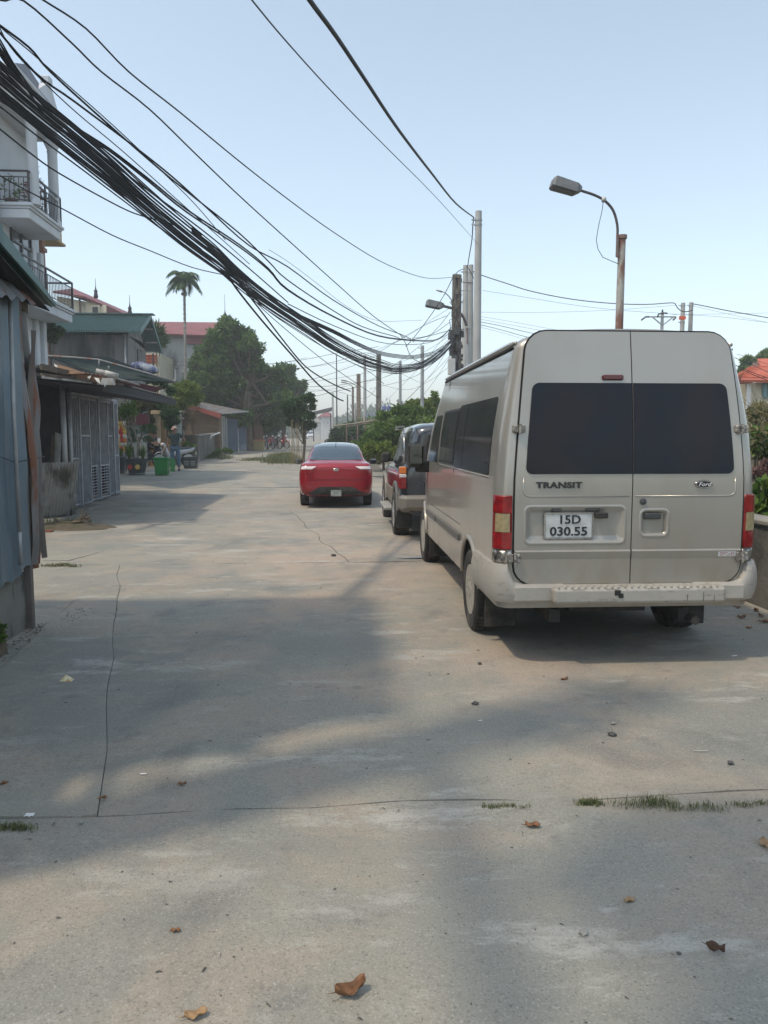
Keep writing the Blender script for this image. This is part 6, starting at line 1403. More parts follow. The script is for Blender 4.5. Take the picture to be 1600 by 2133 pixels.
# grass
def blades(name, pts, n, h, rnd, m, label=None, cat=None, loc=None, spread=(.1, .05), lean=.6, wd=.006, kind=None):
    r_ = random.Random(rnd); mb = MB()
    for k in range(n):
        c = pts[r_.randrange(len(pts))]; p = Vector((c[0]+r_.gauss(0, spread[0]), c[1]+r_.gauss(0, spread[1]), 0)); p.z = gz(p.y)-.006; a = r_.uniform(0, 2*PI); e = Vector((math.cos(a), math.sin(a), 0)); s = Vector((-e.y, e.x, 0))*wd*r_.uniform(.6, 1.3); l = h*r_.uniform(.4, 1.15); o_ = r_.uniform(.1, lean)
        mb.add([p-s, p+s, p+e*l*o_*.4+Vector((0, 0, l*.6))+s*.7, p+e*l*o_*.4+Vector((0, 0, l*.6))-s*.7, p+e*l*o_+Vector((0, 0, l*(1-.4*o_)))], [(0, 1, 2, 3), (3, 2, 4)])
    o = obj(name, mb, m, loc=loc or tuple(Vector((pts[0][0], pts[0][1], 0)))); tag(o, label, cat, kind=kind); return o
gm = leafmat('grass_blade', (.09, .12, .045), (.22, .23, .11), .3, c3=(.3, .27, .14))
def gl(px0, px1, py, n=8): return [tuple(grd(lerp(px0, px1, k/n), py+2*math.sin(k))[:2]) for k in range(n+1)]
blades('grass_tuft', gl(1290, 1400, 1674)+gl(1340, 1390, 1672), 260, .05, 1, gm, 'biggest grass tuft growing in the slab joint, in front of the minibus', 'grass tuft', spread=(.03, .022), lean=1.3, wd=.0018)
blades('grass_tuft', gl(1400, 1500, 1682), 150, .038, 2, gm, 'long low grass tuft running right from the biggest one', 'grass tuft', spread=(.03, .015), lean=1.4, wd=.0018)
blades('grass_tuft', gl(1208, 1246, 1671), 260, .028, 3, gm, 'compact round grass tuft in the joint, left of the biggest one', 'grass tuft', spread=(.015, .012), lean=.9, wd=.0025)
blades('grass_tuft', gl(1010, 1090, 1678), 170, .022, 4, gm, 'thin sparse grass strip in the joint behind the curled brown leaf', 'grass tuft', spread=(.02, .008), lean=1.2, wd=.002)
blades('grass_tuft', gl(1530, 1620, 1674), 150, .028, 5, gm, 'grass tuft in the joint at the right picture edge', 'grass tuft', spread=(.02, .01), lean=1.2, wd=.002)
blades('grass_tuft', gl(-20, 58, 1724), 260, .035, 6, gm, 'green grass tuft in the joint at the left picture edge', 'grass tuft', spread=(.02, .01), lean=1.0, wd=.0025)
blades('grass_tuft', gl(98, 155, 1178), 420, .05, 7, gm, 'flat grass tuft at the foot of the shed corner', 'grass tuft', spread=(.05, .03), lean=1.2, wd=.003)
tag(blades('weed_clump', gl(100, 190, 1092)+gl(120, 160, 1098), 700, .16, 8, gm, 'tangled weeds and dry leaves below the leaning corrugated sheet', 'weeds', spread=(.12, .08), lean=1.2, wd=.006), kind='stuff')
tag(blades('weed_clump', gl(566, 612, 962)+gl(575, 605, 955), 2600, .42, 9, gm, 'thick grass mound on the street left of the red car', 'grass', spread=(.22, .7), lean=.9, wd=.014), kind='stuff')
tag(blades('weed_clump', gl(520, 560, 958), 700, .16, 10, gm, 'low grass strip in the street joint left of the thick grass mound', 'grass', spread=(.3, .3), lean=.9, wd=.012), kind='stuff')
tag(blades('weed_clump', gl(420, 470, 953), 900, .25, 11, gm, 'grass along the foot of the low yard wall', 'grass', spread=(.15, .8), lean=.9, wd=.012), kind='stuff')
dirtp = [(p.x, p.y) for p in (grd(120, 1100), grd(170, 1098), grd(205, 1092))]

# ================================================================== POLES, LAMPS, WIRES
m_pole = mat('pale_pole_concrete', (.46, .46, .44), (.40, .40, .385), sc=1.5, rough=.85, bump=.002, dirt=(.26, .25, .23), dsc=2, dst=(1, 1, .3), damt=.4)
m_oldpole = mat('old_pole_concrete', (.22, .195, .16), (.15, .135, .115), sc=2, rough=.95, bump=.01, dirt=(.07, .065, .06), dsc=3, dst=(1, 1, .5), damt=.7)
m_rust = mat('rusty_steel', (.17, .06, .04), (.26, .22, .19), sc=3, rough=.8, dirt=(.10, .04, .03), dsc=3, damt=.6)
def roundpole(px, pyt, Y, r0, r1, label, m=m_pole, lean=0, name='utility_pole', bands=()):
    t = at(px, pyt, Y); b = Vector((t.x+lean, Y, gz(Y)-.1)); o = thing(name, label, 'pole', (b.x, b.y, gz(Y))); q = MB(); q.tube([b, t], [r0, r1], 20); obj('shaft', q, m, o, smooth=True, auto=40)
    for dz in bands: q = MB(); p = t.lerp(b, dz/(t.z-b.z)); q.lathe(p, [(r1+.006, -.02), (r1+.014, -.018), (r1+.014, .018), (r1+.006, .02)], 18); q.bar(p+Vector((-r1-.10, -.03, 0)), p+Vector((-r1, -.03, 0)), .03, .03); obj('clamp_band', q, m_steel, o)
    return o, t
poleA, tA = roundpole(997, 440, 20, .125, .083, 'tallest smooth white concrete pole, standing nearest behind the minibus', bands=(.22, .34))
poleB, tB = roundpole(970, 553, 30, .17, .095, 'left one of the twin white concrete poles', bands=(.25, .95, 1.4))
poleC, tC = roundpole(981, 552, 30.4, .17, .10, 'right one of the twin white concrete poles', bands=(.3, .7, 1.0))
def hpole(px, pyt, Y, w0, w1, label, m=m_oldpole, clutter=0):
    """square tapered pole with a ladder of openings"""
    t = at(px, pyt, Y); b = Vector((t.x, Y, gz(Y)-.1)); o = thing('old_pole', label, 'pole', (b.x, Y, gz(Y))); q = MB(); H = t.z-b.z
    for s in (-1, 1): q.bar(b+Vector((s*w0*.40, 0, 0)), t+Vector((s*w1*.40, 0, 0)), w0*.20, w0*.6)
    n = int(H/.5)
    for k in range(n): z = k*.5+.1; wk = lerp(w0, w1, z/H); p = b+Vector((0, 0, z)); q.box(p.x-wk*.3, p.x+wk*.3, Y-wk*.28, Y+wk*.28, p.z, p.z+.16)
    q.box(t.x-w1*.5, t.x+w1*.5, Y-w1*.5, Y+w1*.5, t.z-.12, t.z); obj('shaft', q, m, o); return o, t
poleD, tD = hpole(952, 572, 25, .27, .16, 'old dark ladder-form pole smothered in cable fittings')
q = MB(); r_ = random.Random(21)
for k in range(46):
    z = lerp(tD.z-4.6, tD.z-1.8, r_.random()); a = r_.uniform(0, 2*PI); s = r_.uniform(.03, .10); x = tD.x-.03*(tD.z-z)*0+math.cos(a)*.18; y = 25+math.sin(a)*.18; q.cbox(x-s, x+s, y-s*.7, y+s*.7, z-s*1.2, z+s*1.2, .008)
fo = obj('cable_fitting', q, m_plast, poleD); fo['kind'] = 'stuff'
for k in range(16):
    z0 = tD.z-r_.uniform(.5, 4.5); P = [Vector((tD.x+r_.uniform(-.25, .25), 24.85+r_.uniform(-.1, .1), z0-j*r_.uniform(.25, .5))) for j in range(5)]; q = MB(); q.tube(P, .012, 5); obj('hanging_cable', q, m_wire, poleD, smooth=True)
q = MB(); c = tD+Vector((-.35, -.2, -4.35)); 
for k in range(8): q.tube([c+Vector((.22*math.cos(2*PI*i/14), .03*k-.1, .28*math.sin(2*PI*i/14)*(1+.05*k))) for i in range(15)], .011, 5)
obj('cable_coil', q, m_wire, poleD, smooth=True)['kind'] = 'stuff'
q = MB(); p = at(940, 764, 24.7); q.cbox(p.x-.1, p.x+.12, 24.6, 24.8, p.z-.25, p.z+.25, .01); obj('meter_box', q, mat('meter_box', (.5, .5, .48), rough=.5), poleD)

def lamp(px_top, py_top, Y, arm_px, label, pole_r=.075, rusty=False, head_len=.62, back=None):
    t = at(px_top, py_top, Y); o = thing('street_lamp', label, 'street lamp', (t.x, Y, gz(Y))); b = Vector((t.x-.02, Y, gz(Y)-.1)); q = MB(); q.tube([b, t], [pole_r*1.25, pole_r], 14); obj('pole', q, m_rustpole if rusty else m_steel, o, smooth=True, auto=40)
    q = MB(); q.lathe(t, [(pole_r*1.2, -.09), (pole_r*1.35, -.08), (pole_r*1.35, 0), (pole_r*.5, .01)], 12); obj('collar', q, m_rust if rusty else m_steel, o)
    P = [at(x, y, Y) for x, y in arm_px]; 
    # smooth the arm
    S = []
    for i in range(len(P)-1):
        p0 = P[max(i-1, 0)]; p1, p2 = P[i], P[i+1]; p3 = P[min(i+2, len(P)-1)]
        for k in range(5):
            u = k/5; S.append(.5*((2*p1)+(p2-p0)*u+(2*p0-5*p1+4*p2-p3)*u*u+(3*p1-p0-3*p2+p3)*u**3))
    S.append(P[-1]); q = MB(); q.tube(S, .032*Y/18, 8); obj('arm', q, m_armsteel, o, smooth=True)
    d = (P[-1]-P[-2]).normalized(); e = P[-1]; q = MB(); n = Vector((0, 0, 1)); L_ = head_len; W = .14; up = Vector((-d.z, 0, d.x)).normalized(); up = up if up.z > 0 else -up; sd = Vector((0, 1, 0))
    vs = []
    for s, wk, h0, h1 in ((0, .08, -.04, .07), (.12, .19, -.12, .10), (L_-.05, .21, -.14, .10), (L_, .17, -.12, .05)):
        for a, b_ in ((-1, h0), (1, h0), (.75, h1), (-.75, h1)): vs.append(e+d*s+sd*a*wk+up*b_)
    fs = [(0, 1, 2, 3), (12, 15, 14, 13)]
    for s in (0, 4, 8): fs += [(s+k, s+(k+1) % 4, s+4+(k+1) % 4, s+4+k) for k in range(4)]
    q.add(vs, fs); hd = obj('lamp_head', q, mat('lamp_grey', (.16, .165, .17), (.12, .125, .13), sc=6, rough=.6), o, bevel=.008)
    q = MB(); q.slab([e+d*.14+sd*-.13+up*-.128, e+d*.14+sd*.13+up*-.128, e+d*(L_-.08)+sd*.13+up*-.144, e+d*(L_-.08)+sd*-.13+up*-.144], .012); obj('diffuser', q, mat('lamp_lens', (.08, .085, .09), rough=.2), hd)
    return o, S
m_armsteel = mat('dark_arm_steel', (.07, .06, .06), (.05, .045, .045), sc=5, rough=.6, dirt=(.15, .06, .04), dsc=6, damt=.4)
m_rustpole = mat('rusting_painted_pole', (.42, .42, .37), (.36, .35, .31), sc=1.2, rough=.7, dirt=(.19, .075, .045), dsc=1.1, dst=(1, 1, .5), damt=.95, dlo=.46, dhi=.56)
lo_, S_ = lamp(1296, 490, 18, [(1285, 535), (1286, 500), (1286, 470), (1278, 440), (1262, 420), (1240, 407), (1210, 397)], 'rust-streaked street lamp standing behind the minibus', .085, True, .70)
q = MB(); a = at(1286, 500, 18); q.bar(at(1286, 488, 17.93), at(1286, 536, 17.93), .05, .04); q.bar(at(1286, 500, 17.95), at(1296, 500, 18), .04, .03); q.bar(at(1286, 528, 17.95), at(1296, 528, 18), .04, .03); obj('bracket', q, m_rust, lo_)
q = MB(); q.tube([at(x, y, 17.95) for x, y in ((1257, 418), (1254, 440), (1247, 470), (1242, 500), (1246, 520), (1256, 536), (1272, 543), (1289, 550))], .008, 5); obj('loose_wire', q, m_wire, lo_, smooth=True)
q = MB(); q.lathe(at(1258, 416, 17.98), [(.05, -.05), (.06, 0), (.05, .05)], 10); obj('tape_wrap', q, m_rag, lo_, smooth=True)
lo2, _ = lamp(975, 680, 28, [(974, 718), (973, 690), (970, 672), (962, 656), (950, 645), (938, 641), (925, 638)], 'grey street lamp between the old pole and the twin white poles', .08, False, .66)
q = MB(); q.bar(at(973, 682, 27.9), at(974, 716, 27.9), .05, .04); obj('bracket', q, m_rust, lo2)
q = MB(); q.tube([at(x, y, 25) for x, y in ((942, 634), (940, 624), (934, 616), (926, 609), (920, 607))], .02, 6); q.bar(at(921, 608, 25), at(909, 604, 25), .08, .04); obj('old_lamp_arm', q, m_steel, poleD, smooth=True)
roundpole(880, 720, 32, .085, .07, 'right one of the two bare galvanised posts above the off-roader', m_steel, name='steel_post', bands=(.1,))
roundpole(834, 752, 38, .085, .065, 'left one of the two bare galvanised posts above the off-roader', m_steel, name='steel_post', bands=(.1,))
hpole(789, 738, 60, .34, .20, 'far ladder-form concrete pole with tangled cables, in the middle of the street view')
roundpole(760, 740, 55, .14, .09, 'thin white far concrete pole left of the ladder-form one')
hpole(747, 779, 68, .32, .20, 'short brown far pole left of the thin white one', mat('brown_pole', (.26, .19, .14), rough=.9))
roundpole(735, 806, 72, .13, .10, 'dark far pole with a lamp arm, near the street vanishing point', m_oldpole)
roundpole(724, 823, 78, .07, .06, 'thin dark far post right of the cable coil', m_iron)
roundpole(701, 738, 95, .10, .06, 'thin far mast rising over the distant houses', m_iron, name='mast')
roundpole(693, 818, 110, .18, .14, 'pale far pole at the end of the street')
roundpole(740, 840, 62, .07, .06, 'short pale stub pole beside the brown one', m_pole)
for (pts, Y, lb) in ([((735, 806), (728, 800), (722, 798)), 72, 'left far street lamp head on a curved arm'], [((745, 808), (740, 802), (729, 796), (723, 794)), 68, 'right far street lamp head on a curved arm']):
    q = MB(); q.tube([at(x, y, Y) for x, y in pts], .03, 5); e = at(*pts[-1], Y); q.bar(e, e+Vector((-.5, 0, .08)), .14, .09); tag(obj('lamp_arm', q, m_armsteel, loc=e), lb, 'street lamp')
# pole pair and crossarm pole far right
pE, tE = roundpole(1423, 631, 30, .12, .08, 'left one of the paired concrete poles above the minibus roof', bands=(.1, .75)); pF, tF = roundpole(1440, 630, 30.3, .12, .08, 'right one of the paired concrete poles above the minibus roof', bands=(.12,))
pG, tG = roundpole(1380, 650, 45, .12, .09, 'far pole with a braced steel cross-arm above the minibus roof', m_steel)
q = MB(); q.bar(at(1352, 660, 44.9), at(1408, 660, 44.9), .09, .07); q.bar(at(1360, 661, 44.9), at(1380, 678, 44.9), .06, .06); q.bar(at(1402, 661, 44.9), at(1380, 678, 44.9), .06, .06); obj('cross_arm', q, m_steel, pG)
for pts in (((1352, 660), (1345, 660), (1336, 667)), ((1408, 661), (1402, 667)), ((1370, 660), (1372, 654), (1385, 652), (1390, 653)), ((1380, 650), (1380, 645))):
    q = MB(); q.tube([at(x, y, 44.8) for x, y in pts], .05, 6); obj('insulator', q, m_plast, pG, smooth=True)
q = MB(); p = at(1420, 663, 29.7); q.prism([(p.x-.12, p.z-.06), (p.x+.10, p.z-.06), (p.x+.14, p.z), (p.x+.10, p.z+.07), (p.x-.12, p.z+.07)], 29.6, 29.68, 'y'); tag(obj('warning_sign', q, mat('orange_sign', (.75, .12, .05), rough=.5)), 'small orange tag fixed beside the paired concrete poles', 'sign')

# the near pole off the left edge that carries all the cables and throws the band of shade across the street
NP = Vector((-3.05, 2.25, 0)); npole = thing('roadside_pole', 'stout concrete pole by the near shed carrying the cable bundles overhead', 'pole', NP); q = MB(); q.bar((NP.x, NP.y, -.1), (NP.x, NP.y, 10.6), .40, .46); obj('shaft', q, m_oldpole, npole); q = MB(); q.bar((NP.x, .1, 7.5), (NP.x, 2.05, 7.5), .17, .17); obj('cross_arm', q, m_steel, npole)  # out of view; cross-arm added for the narrow strip of shade it casts
up = thing('unseen_shade_house', 'unseen house block added behind the tin shed to shade the street', 'house', (-3.0-2, 4.4, 0)); q = MB(); q.box(-7.5, -3.02, 2.85, 6.2, 0, 6.9); obj('wall', q, m_wpaint, up); q = MB(); q.box(-7.7, -2.95, 2.75, 6.3, 6.903, 7.1); obj('roof', q, m_conc, up)  # unseen block, added and sized to shade the near left slabs
sb_ = Vector((-2.0, -1.6, 0)); rt = tree('unseen_shade_tree', 'unseen tree added behind the camera to shade the near slab', sb_, [(-2.35, .65, 8.2, .9, .8, .6), (-2.1, -.15, 8.3, 1.0, .9, .7), (-1.75, .3, 8.2, 1.1, .95, .6), (-1.95, -.6, 8.3, 1.1, 1.0, .7), (-.9, .2, 8.5, 1.2, 1.0, .7), (-1.0, -.9, 8.4, 1.3, 1.2, .9)], 16000, .2, 77, m_leafm, .16, 7.6, aspect=.6, shell=.3)  # unseen, added with its crown placed to shade the near right slab

# ---- cables. each hangs in its own vertical plane between two supports, traced along that plane
def plane_pt(px, py, A, B):
    d = ray(px, py); dx, dy = B[0]-A[0], B[1]-A[1]; t = (A[0]*dy-A[1]*dx)/(d.x*dy-d.y*dx); return CV+d*t
def smooth(P, k=4):
    S = []
    for i in range(len(P)-1):
        p0 = P[max(i-1, 0)]; p1, p2 = P[i], P[i+1]; p3 = P[min(i+2, len(P)-1)]
        for j in range(k): u = j/k; S.append(.5*((2*p1)+(p2-p0)*u+(2*p0-5*p1+4*p2-p3)*u*u+(3*p1-p0-3*p2+p3)*u**3))
    S.append(P[-1]); return S
m_wirelite = mat('thin_wire_grey', (.05, .05, .06), rough=.6)
WA = (-3.0, 3.0); WB = (tD.x, 25.0)
def cable(pts, r, label, A=None, B=None, Y=None, group=None, m=None, ext=None, name='overhead_cable', n=5):
    if Y is not None: P = [at(x, y, Y if not isinstance(Y, tuple) else lerp(Y[0], Y[1], i/(len(pts)-1))) for i, (x, y) in enumerate(pts)]
    else: P = [plane_pt(x, y, A or WA, B or WB) for x, y in pts]
    if Y is None and pts[0][0] <= 60 and A is None:      # run on to the roadside pole outside the picture
        e = P[0]; d = (P[0]-P[1]); s = d.z/max(.3, math.hypot(d.x, d.y)); L_ = math.hypot(e.x-NP.x, e.y-2.5)
        z = min(9.6, max(5.2, e.z+max(-.1, min(.28, s))*L_)); e0 = Vector((NP.x+.12, NP.y+.24, z)); P = [e0.lerp(P[0], t)-Vector((0, 0, .25*t*(1-t))) for t in (0, .2, .4, .6, .8, .93)]+P
    if ext is not None: P = [Vector(ext).lerp(P[0], t)-Vector((0, 0, 1.2*t*(1-t))) for t in (0, .15, .3, .45, .6, .75, .87, .95)]+P
    q = MB(); q.tube(smooth(P), r, n); o = obj(name, q, m or m_wire, loc=P[-1], smooth=True); tag(o, label, 'cable', group); return o
G1 = 'black cables of the thick sagging bundle'; rb_ = random.Random(31)
core = [(-60, 105), (0, 158), (78, 225), (156, 288), (234, 354), (312, 424), (406, 500), (453, 536), (500, 580), (560, 628), (640, 681), (694, 718), (756, 750), (800, 763), (834, 769), (881, 759), (928, 724), (947, 700)]
extp = (NP.x+.1, NP.y+.3, 6.5)
def wob(pts, dx, dy, k, tw=0):
    n = len(pts); out = []
    for i, (x, y) in enumerate(pts):
        t = i/(n-1); f = (1-t)**.95; out.append((x+dx*f, y+dy*(f*.95+.05)+tw*math.sin(i*.9+k)*(.4+.6*f)))
    return out
for k in range(14):
    dy = -36+74*(k/13)+rb_.uniform(-3, 3); cable(wob(core, rb_.uniform(-8, 8), dy, k*1.7, 2.0), rb_.choice((.0055, .007, .009)), 'one of the black cables making up the thickest sagging bundle', group=G1)
core2 = [(-60, 150), (0, 197), (94, 275), (187, 350), (281, 422), (375, 500), (469, 567), (530, 612), (600, 660), (694, 724), (756, 752), (834, 772), (900, 755), (947, 712)]
for k in range(4): cable(wob(core2, 0, -8+6*k, k, 2.5), .008, ['uppermost', 'second from the top', 'third from the top', 'lowest'][k]+' of the four cables running just below the thickest bundle', group='cables just below the thickest bundle')
core3 = [(-60, 22), (31, 150), (90, 212), (156, 265), (231, 315), (312, 378), (390, 440), (500, 512), (560, 560), (600, 603), (694, 659), (787, 700), (866, 710), (912, 707), (940, 682)]
for k in range(2): cable(wob(core3, 0, -3+7*k, k, 2), .009, ['upper', 'lower'][k]+' one of the pair of cables crossing above the thickest bundle', group='pair of cables above the thickest bundle')
sing = [
 ([(-30, 30), (60, 98), (106, 150), (219, 253), (337, 356), (406, 412), (500, 487), (560, 545), (600, 584), (694, 647), (756, 681), (820, 700), (856, 708), (930, 690)], .0085, 'long cable second above the thickest bundle, meeting the old pole low'),
 ([(-40, 20), (72, 150), (156, 212), (281, 306), (360, 369), (430, 432), (520, 512), (600, 556), (694, 625), (787, 678), (844, 700), (862, 712)], .0085, 'upper strand of the twisted cable pair above the bundle'),
 ([(0, 0), (50, 2), (150, 90), (212, 150), (312, 228), (406, 319), (500, 409), (600, 500), (700, 590), (780, 660), (844, 704)], .0075, 'lower one of the two high lone cables from the upper left'),
 ([(60, -22), (90, 0), (180, 60), (269, 150), (375, 234), (500, 337), (600, 415), (694, 483), (790, 543), (860, 572), (900, 580), (948, 577)], .0075, 'highest lone cable from the upper left, ending at the old pole top'),
 ([(-40, 240), (0, 269), (62, 318), (125, 362), (250, 431), (300, 451), (344, 462), (365, 470)], .006, 'thin cable crossing under the bundle beside the white house'),
 ([(-30, 345), (0, 366), (62, 400), (134, 437), (234, 490), (312, 522), (400, 557), (469, 573)], .005, 'lowest thin wire passing the balconies toward the bundle'),
 ([(480, 560), (507, 600), (551, 657), (588, 706), (630, 757), (662, 782), (700, 803), (730, 815)], .010, 'right strand of the cables dropping from the bundle toward the far poles'),
 ([(475, 572), (492, 600), (542, 663), (612, 744), (662, 800), (700, 828), (715, 835)], .012, 'left strand of the cables dropping from the bundle toward the far poles'),
 ([(500, 575), (531, 627), (600, 690), (680, 755), (745, 800), (790, 830)], .005, 'thin straight wire fanning out below the bundle, lowest'),
 ([(505, 575), (540, 632), (620, 690), (700, 738), (770, 775), (800, 800)], .005, 'thin straight wire fanning out below the bundle, uppermost'),
 ([(600, 633), (694, 678), (787, 712), (850, 718), (900, 712), (938, 694)], .007, 'slack cable between the two heavy rows near the old pole'),
 ([(560, 520), (600, 545), (660, 590), (725, 640), (787, 668), (850, 668), (880, 667)], .003, 'faint thin wire sagging left of the old lamp arm')]
for pts, r, lb in sing: cable(pts, r, lb)
loose = [((-30, 10), (0, 55), (60, 105), (150, 185), (240, 265), (330, 350), (406, 425), (470, 500)), ((-30, 40), (0, 82), (40, 150), (110, 240), (200, 330), (300, 418), (380, 482)), ((-30, 60), (0, 100), (60, 185), (140, 270), (230, 350), (330, 440), (410, 500)), ((-20, 20), (20, 95), (80, 160), (160, 235), (250, 310), (340, 390), (430, 470), (520, 550)), ((-30, 90), (0, 128), (70, 190), (150, 262), (240, 330), (330, 410), (420, 490)),
 ((-30, 120), (0, 140), (60, 200), (120, 255), (220, 330), (320, 405), (420, 478), (520, 560), (600, 630)), ((-30, 190), (0, 210), (80, 262), (160, 325), (250, 395), (350, 475), (440, 540)), ((-30, 205), (0, 222), (80, 285), (170, 352), (260, 420), (340, 480), (430, 545)), ((-20, 60), (30, 140), (90, 235), (150, 290), (240, 370), (340, 455), (420, 520))]
for k, pts in enumerate(loose): cable(list(pts), (.0045, .006, .0075)[k % 3], 'one of the thin loose wires straying beside the thickest bundle at the upper left', group='thin loose wires beside the thickest bundle')
up_ = [(560, 615), (600, 647), (694, 690), (740, 714), (787, 734), (830, 742), (865, 743), (912, 732), (940, 710)]
for k in range(4): cable([(x, y+k*2.2-3) for x, y in [(400, 478), (453, 528), (500, 568)]+up_], .008, ['uppermost', 'second from the top', 'third from the top', 'lowest'][k]+' cable in the upper heavy sagging row near the old pole', group='upper heavy sagging cable row')
# fan of service wires at the old pole
fan = [((760, 802), (850, 740), (905, 690), (938, 650)), ((800, 840), (870, 770), (915, 715), (940, 690)), ((830, 850), (890, 790), (925, 740), (942, 712)), ((756, 756), (820, 715), (880, 680), (930, 658)), ((740, 780), (800, 765), (870, 740), (936, 700)),
       ((700, 773), (770, 740), (840, 705), (900, 665), (940, 640)), ((770, 810), (850, 790), (905, 755), (940, 722)), ((860, 850), (900, 800), (930, 755), (943, 730)), ((820, 860), (880, 800), (920, 760), (941, 735)), ((765, 738), (830, 710), (890, 700), (936, 672)), ((756, 745), (840, 760), (900, 735), (938, 705)), ((790, 790), (860, 760), (915, 725), (940, 716))]
for k, pts in enumerate(fan): cable(list(pts), .006 if k % 3 else .009, 'one of the thin service wires fanning out from the old pole to the far poles', A=(at(760, 800, 60).x, 60), B=(tD.x, 24.9), group='service wires fanning from the old pole')
cable([(947, 570), (925, 615), (895, 660), (860, 706), (845, 722)], .012, 'steep straight cable from the old pole top down to the cable knot', A=(tD.x-6, 40), B=(tD.x, 25))
cable([(835, 700), (845, 715), (852, 735), (862, 748), (876, 755)], .010, 'short looped cable hanging below the cable knot', Y=24)
cable([(950, 575), (947, 610), (942, 640), (941, 660)], .012, 'short cable running down the face of the old pole', Y=24.7)
# far crossings
low = [((330, 762), (427, 762), (500, 762), (577, 756), (634, 749), (700, 736), (757, 727), (789, 722)), ((500, 775), (606, 770), (700, 753), (760, 735), (790, 745)), ((459, 816), (525, 810), (623, 797), (700, 775), (750, 757), (790, 750)), ((480, 815), (560, 811), (634, 806), (700, 803), (789, 790)), ((560, 845), (634, 831), (700, 815), (747, 806)), ((330, 752), (420, 756), (480, 764), (560, 760), (640, 745)), ((620, 800), (700, 788), (760, 778), (789, 770)), ((610, 820), (680, 812), (740, 800), (789, 785)), ((350, 812), (420, 818), (500, 815), (560, 812)), ((640, 765), (700, 757), (789, 741)), ((640, 812), (700, 815), (760, 830), (789, 800)), ((789, 790), (834, 772), (878, 740)), ((789, 800), (850, 812), (900, 790), (940, 760)), ((760, 742), (789, 752), (830, 775), (880, 800))]
for k, pts in enumerate(low): cable(list(pts), .014 if k < 5 else .009, 'one of the far low wires crossing the street below the main bundle', Y=52, group='far low wires crossing the street')
# the twisted rope cable overhead and its neighbours on the right
PA = (-1.0, 1.0); PBt = (tA.x-.12, 20.0)
XP = Vector((-1.0-13*(PBt[0]+1.0)/19.0, -12.0, 8.6)); bp = thing('rear_pole', 'round concrete pole standing behind the photographer', 'pole', (XP.x-.15, XP.y, 0)); q = MB(); q.tube([(XP.x-.15, XP.y, -.1), (XP.x-.15, XP.y, 8.9)], [.16, .10], 18); obj('shaft', q, m_pole, bp, smooth=True)
cable([(560, -130), (600, -72), (645, 0), (700, 75), (760, 165), (830, 270), (900, 362), (950, 424), (986, 452)], .0145, 'thick twisted rope-like cable crossing the open sky to the tallest white pole', A=PA, B=PBt, n=8, ext=XP)
cable([(440, -110), (525, 0), (600, 90), (700, 200), (800, 302), (900, 402), (960, 468), (1003, 518)], .004, 'thin straight wire left of the thick twisted cable in the open sky', A=PA, B=(tA.x, 20.1), m=m_wirelite, ext=XP-Vector((0, 0, .5)))
cable([(987, 453), (985, 470), (983, 500), (978, 530), (974, 556)], .017, 'thick cable dropping from the tallest pole to the twin poles', Y=(19.9, 29.9))
cable([(974, 556), (980, 566), (987, 580)], .015, 'short thick jumper cable on the twin poles', Y=29.7)
cable([(950, 570), (958, 563), (968, 560)], .014, 'short jumper cable between the old pole and the twin poles', Y=(24.9, 29.8))
cable([(958, 572), (962, 582), (964, 588), (985, 589)], .012, 'short looped lower cable between the old pole and the twin poles', Y=27)
cable([(985, 565), (1005, 574), (1060, 592), (1100, 605), (1160, 618), (1220, 627), (1290, 633), (1350, 634), (1395, 631), (1406, 632)], .017, 'thick cable from the tall pole across to the paired poles', Y=29.8)
cable([(1406, 632), (1412, 642), (1420, 648), (1432, 649), (1442, 646)], .018, 'thick jumper loop round the paired poles', Y=29.5)
cable([(1443, 633), (1460, 636), (1520, 648), (1600, 662), (1680, 678)], .017, 'thick cable leaving the paired poles to the right', Y=29.8)
for k, (pts, r) in enumerate(((((1005, 605), (1100, 620), (1200, 636), (1290, 646), (1400, 654), (1500, 660), (1600, 672), (1680, 680)), .006), (((985, 650), (1100, 651), (1200, 649), (1290, 645), (1406, 636)), .005), (((1443, 637), (1520, 655), (1600, 672)), .005), (((1400, 655), (1500, 654), (1680, 650)), .005), (((985, 668), (1040, 678), (1090, 690), (1200, 715)), .010), (((985, 673), (1040, 686), (1090, 700), (1200, 728)), .010), (((985, 662), (1060, 676), (1200, 702)), .005), (((985, 678), (1060, 697), (1200, 740)), .005), (((985, 657), (1060, 669), (1200, 695)), .005))):
    cable(list(pts), r, ['thin wire dipping right behind the rust-streaked lamp', 'thin level wire behind the rust-streaked lamp', 'thin wire sloping down right of the paired poles', 'faint level wire right of the paired poles', 'upper dark wire of the group dropping behind the minibus roof', 'lower dark wire of the group dropping behind the minibus roof', 'middle thin wire of the group dropping behind the minibus roof', 'lowest thin wire of the group dropping behind the minibus roof', 'highest thin wire of the group dropping behind the minibus roof'][k], Y=30.2, m=m_wire if r > .008 else m_wirelite)
for k, (pts, r) in enumerate(((((1530, 745), (1560, 757), (1600, 775), (1660, 800)), .010), (((1530, 760), (1565, 775), (1600, 788), (1660, 812)), .013), (((1540, 768), (1580, 785), (1660, 815)), .013), (((1535, 738), (1560, 745), (1660, 780)), .006))):
    cable(list(pts), r, ['second from the top', 'third from the top', 'lowest', 'uppermost'][k]+' of the four cables slanting across the far right roof', Y=26, group='cables in front of the far right house')
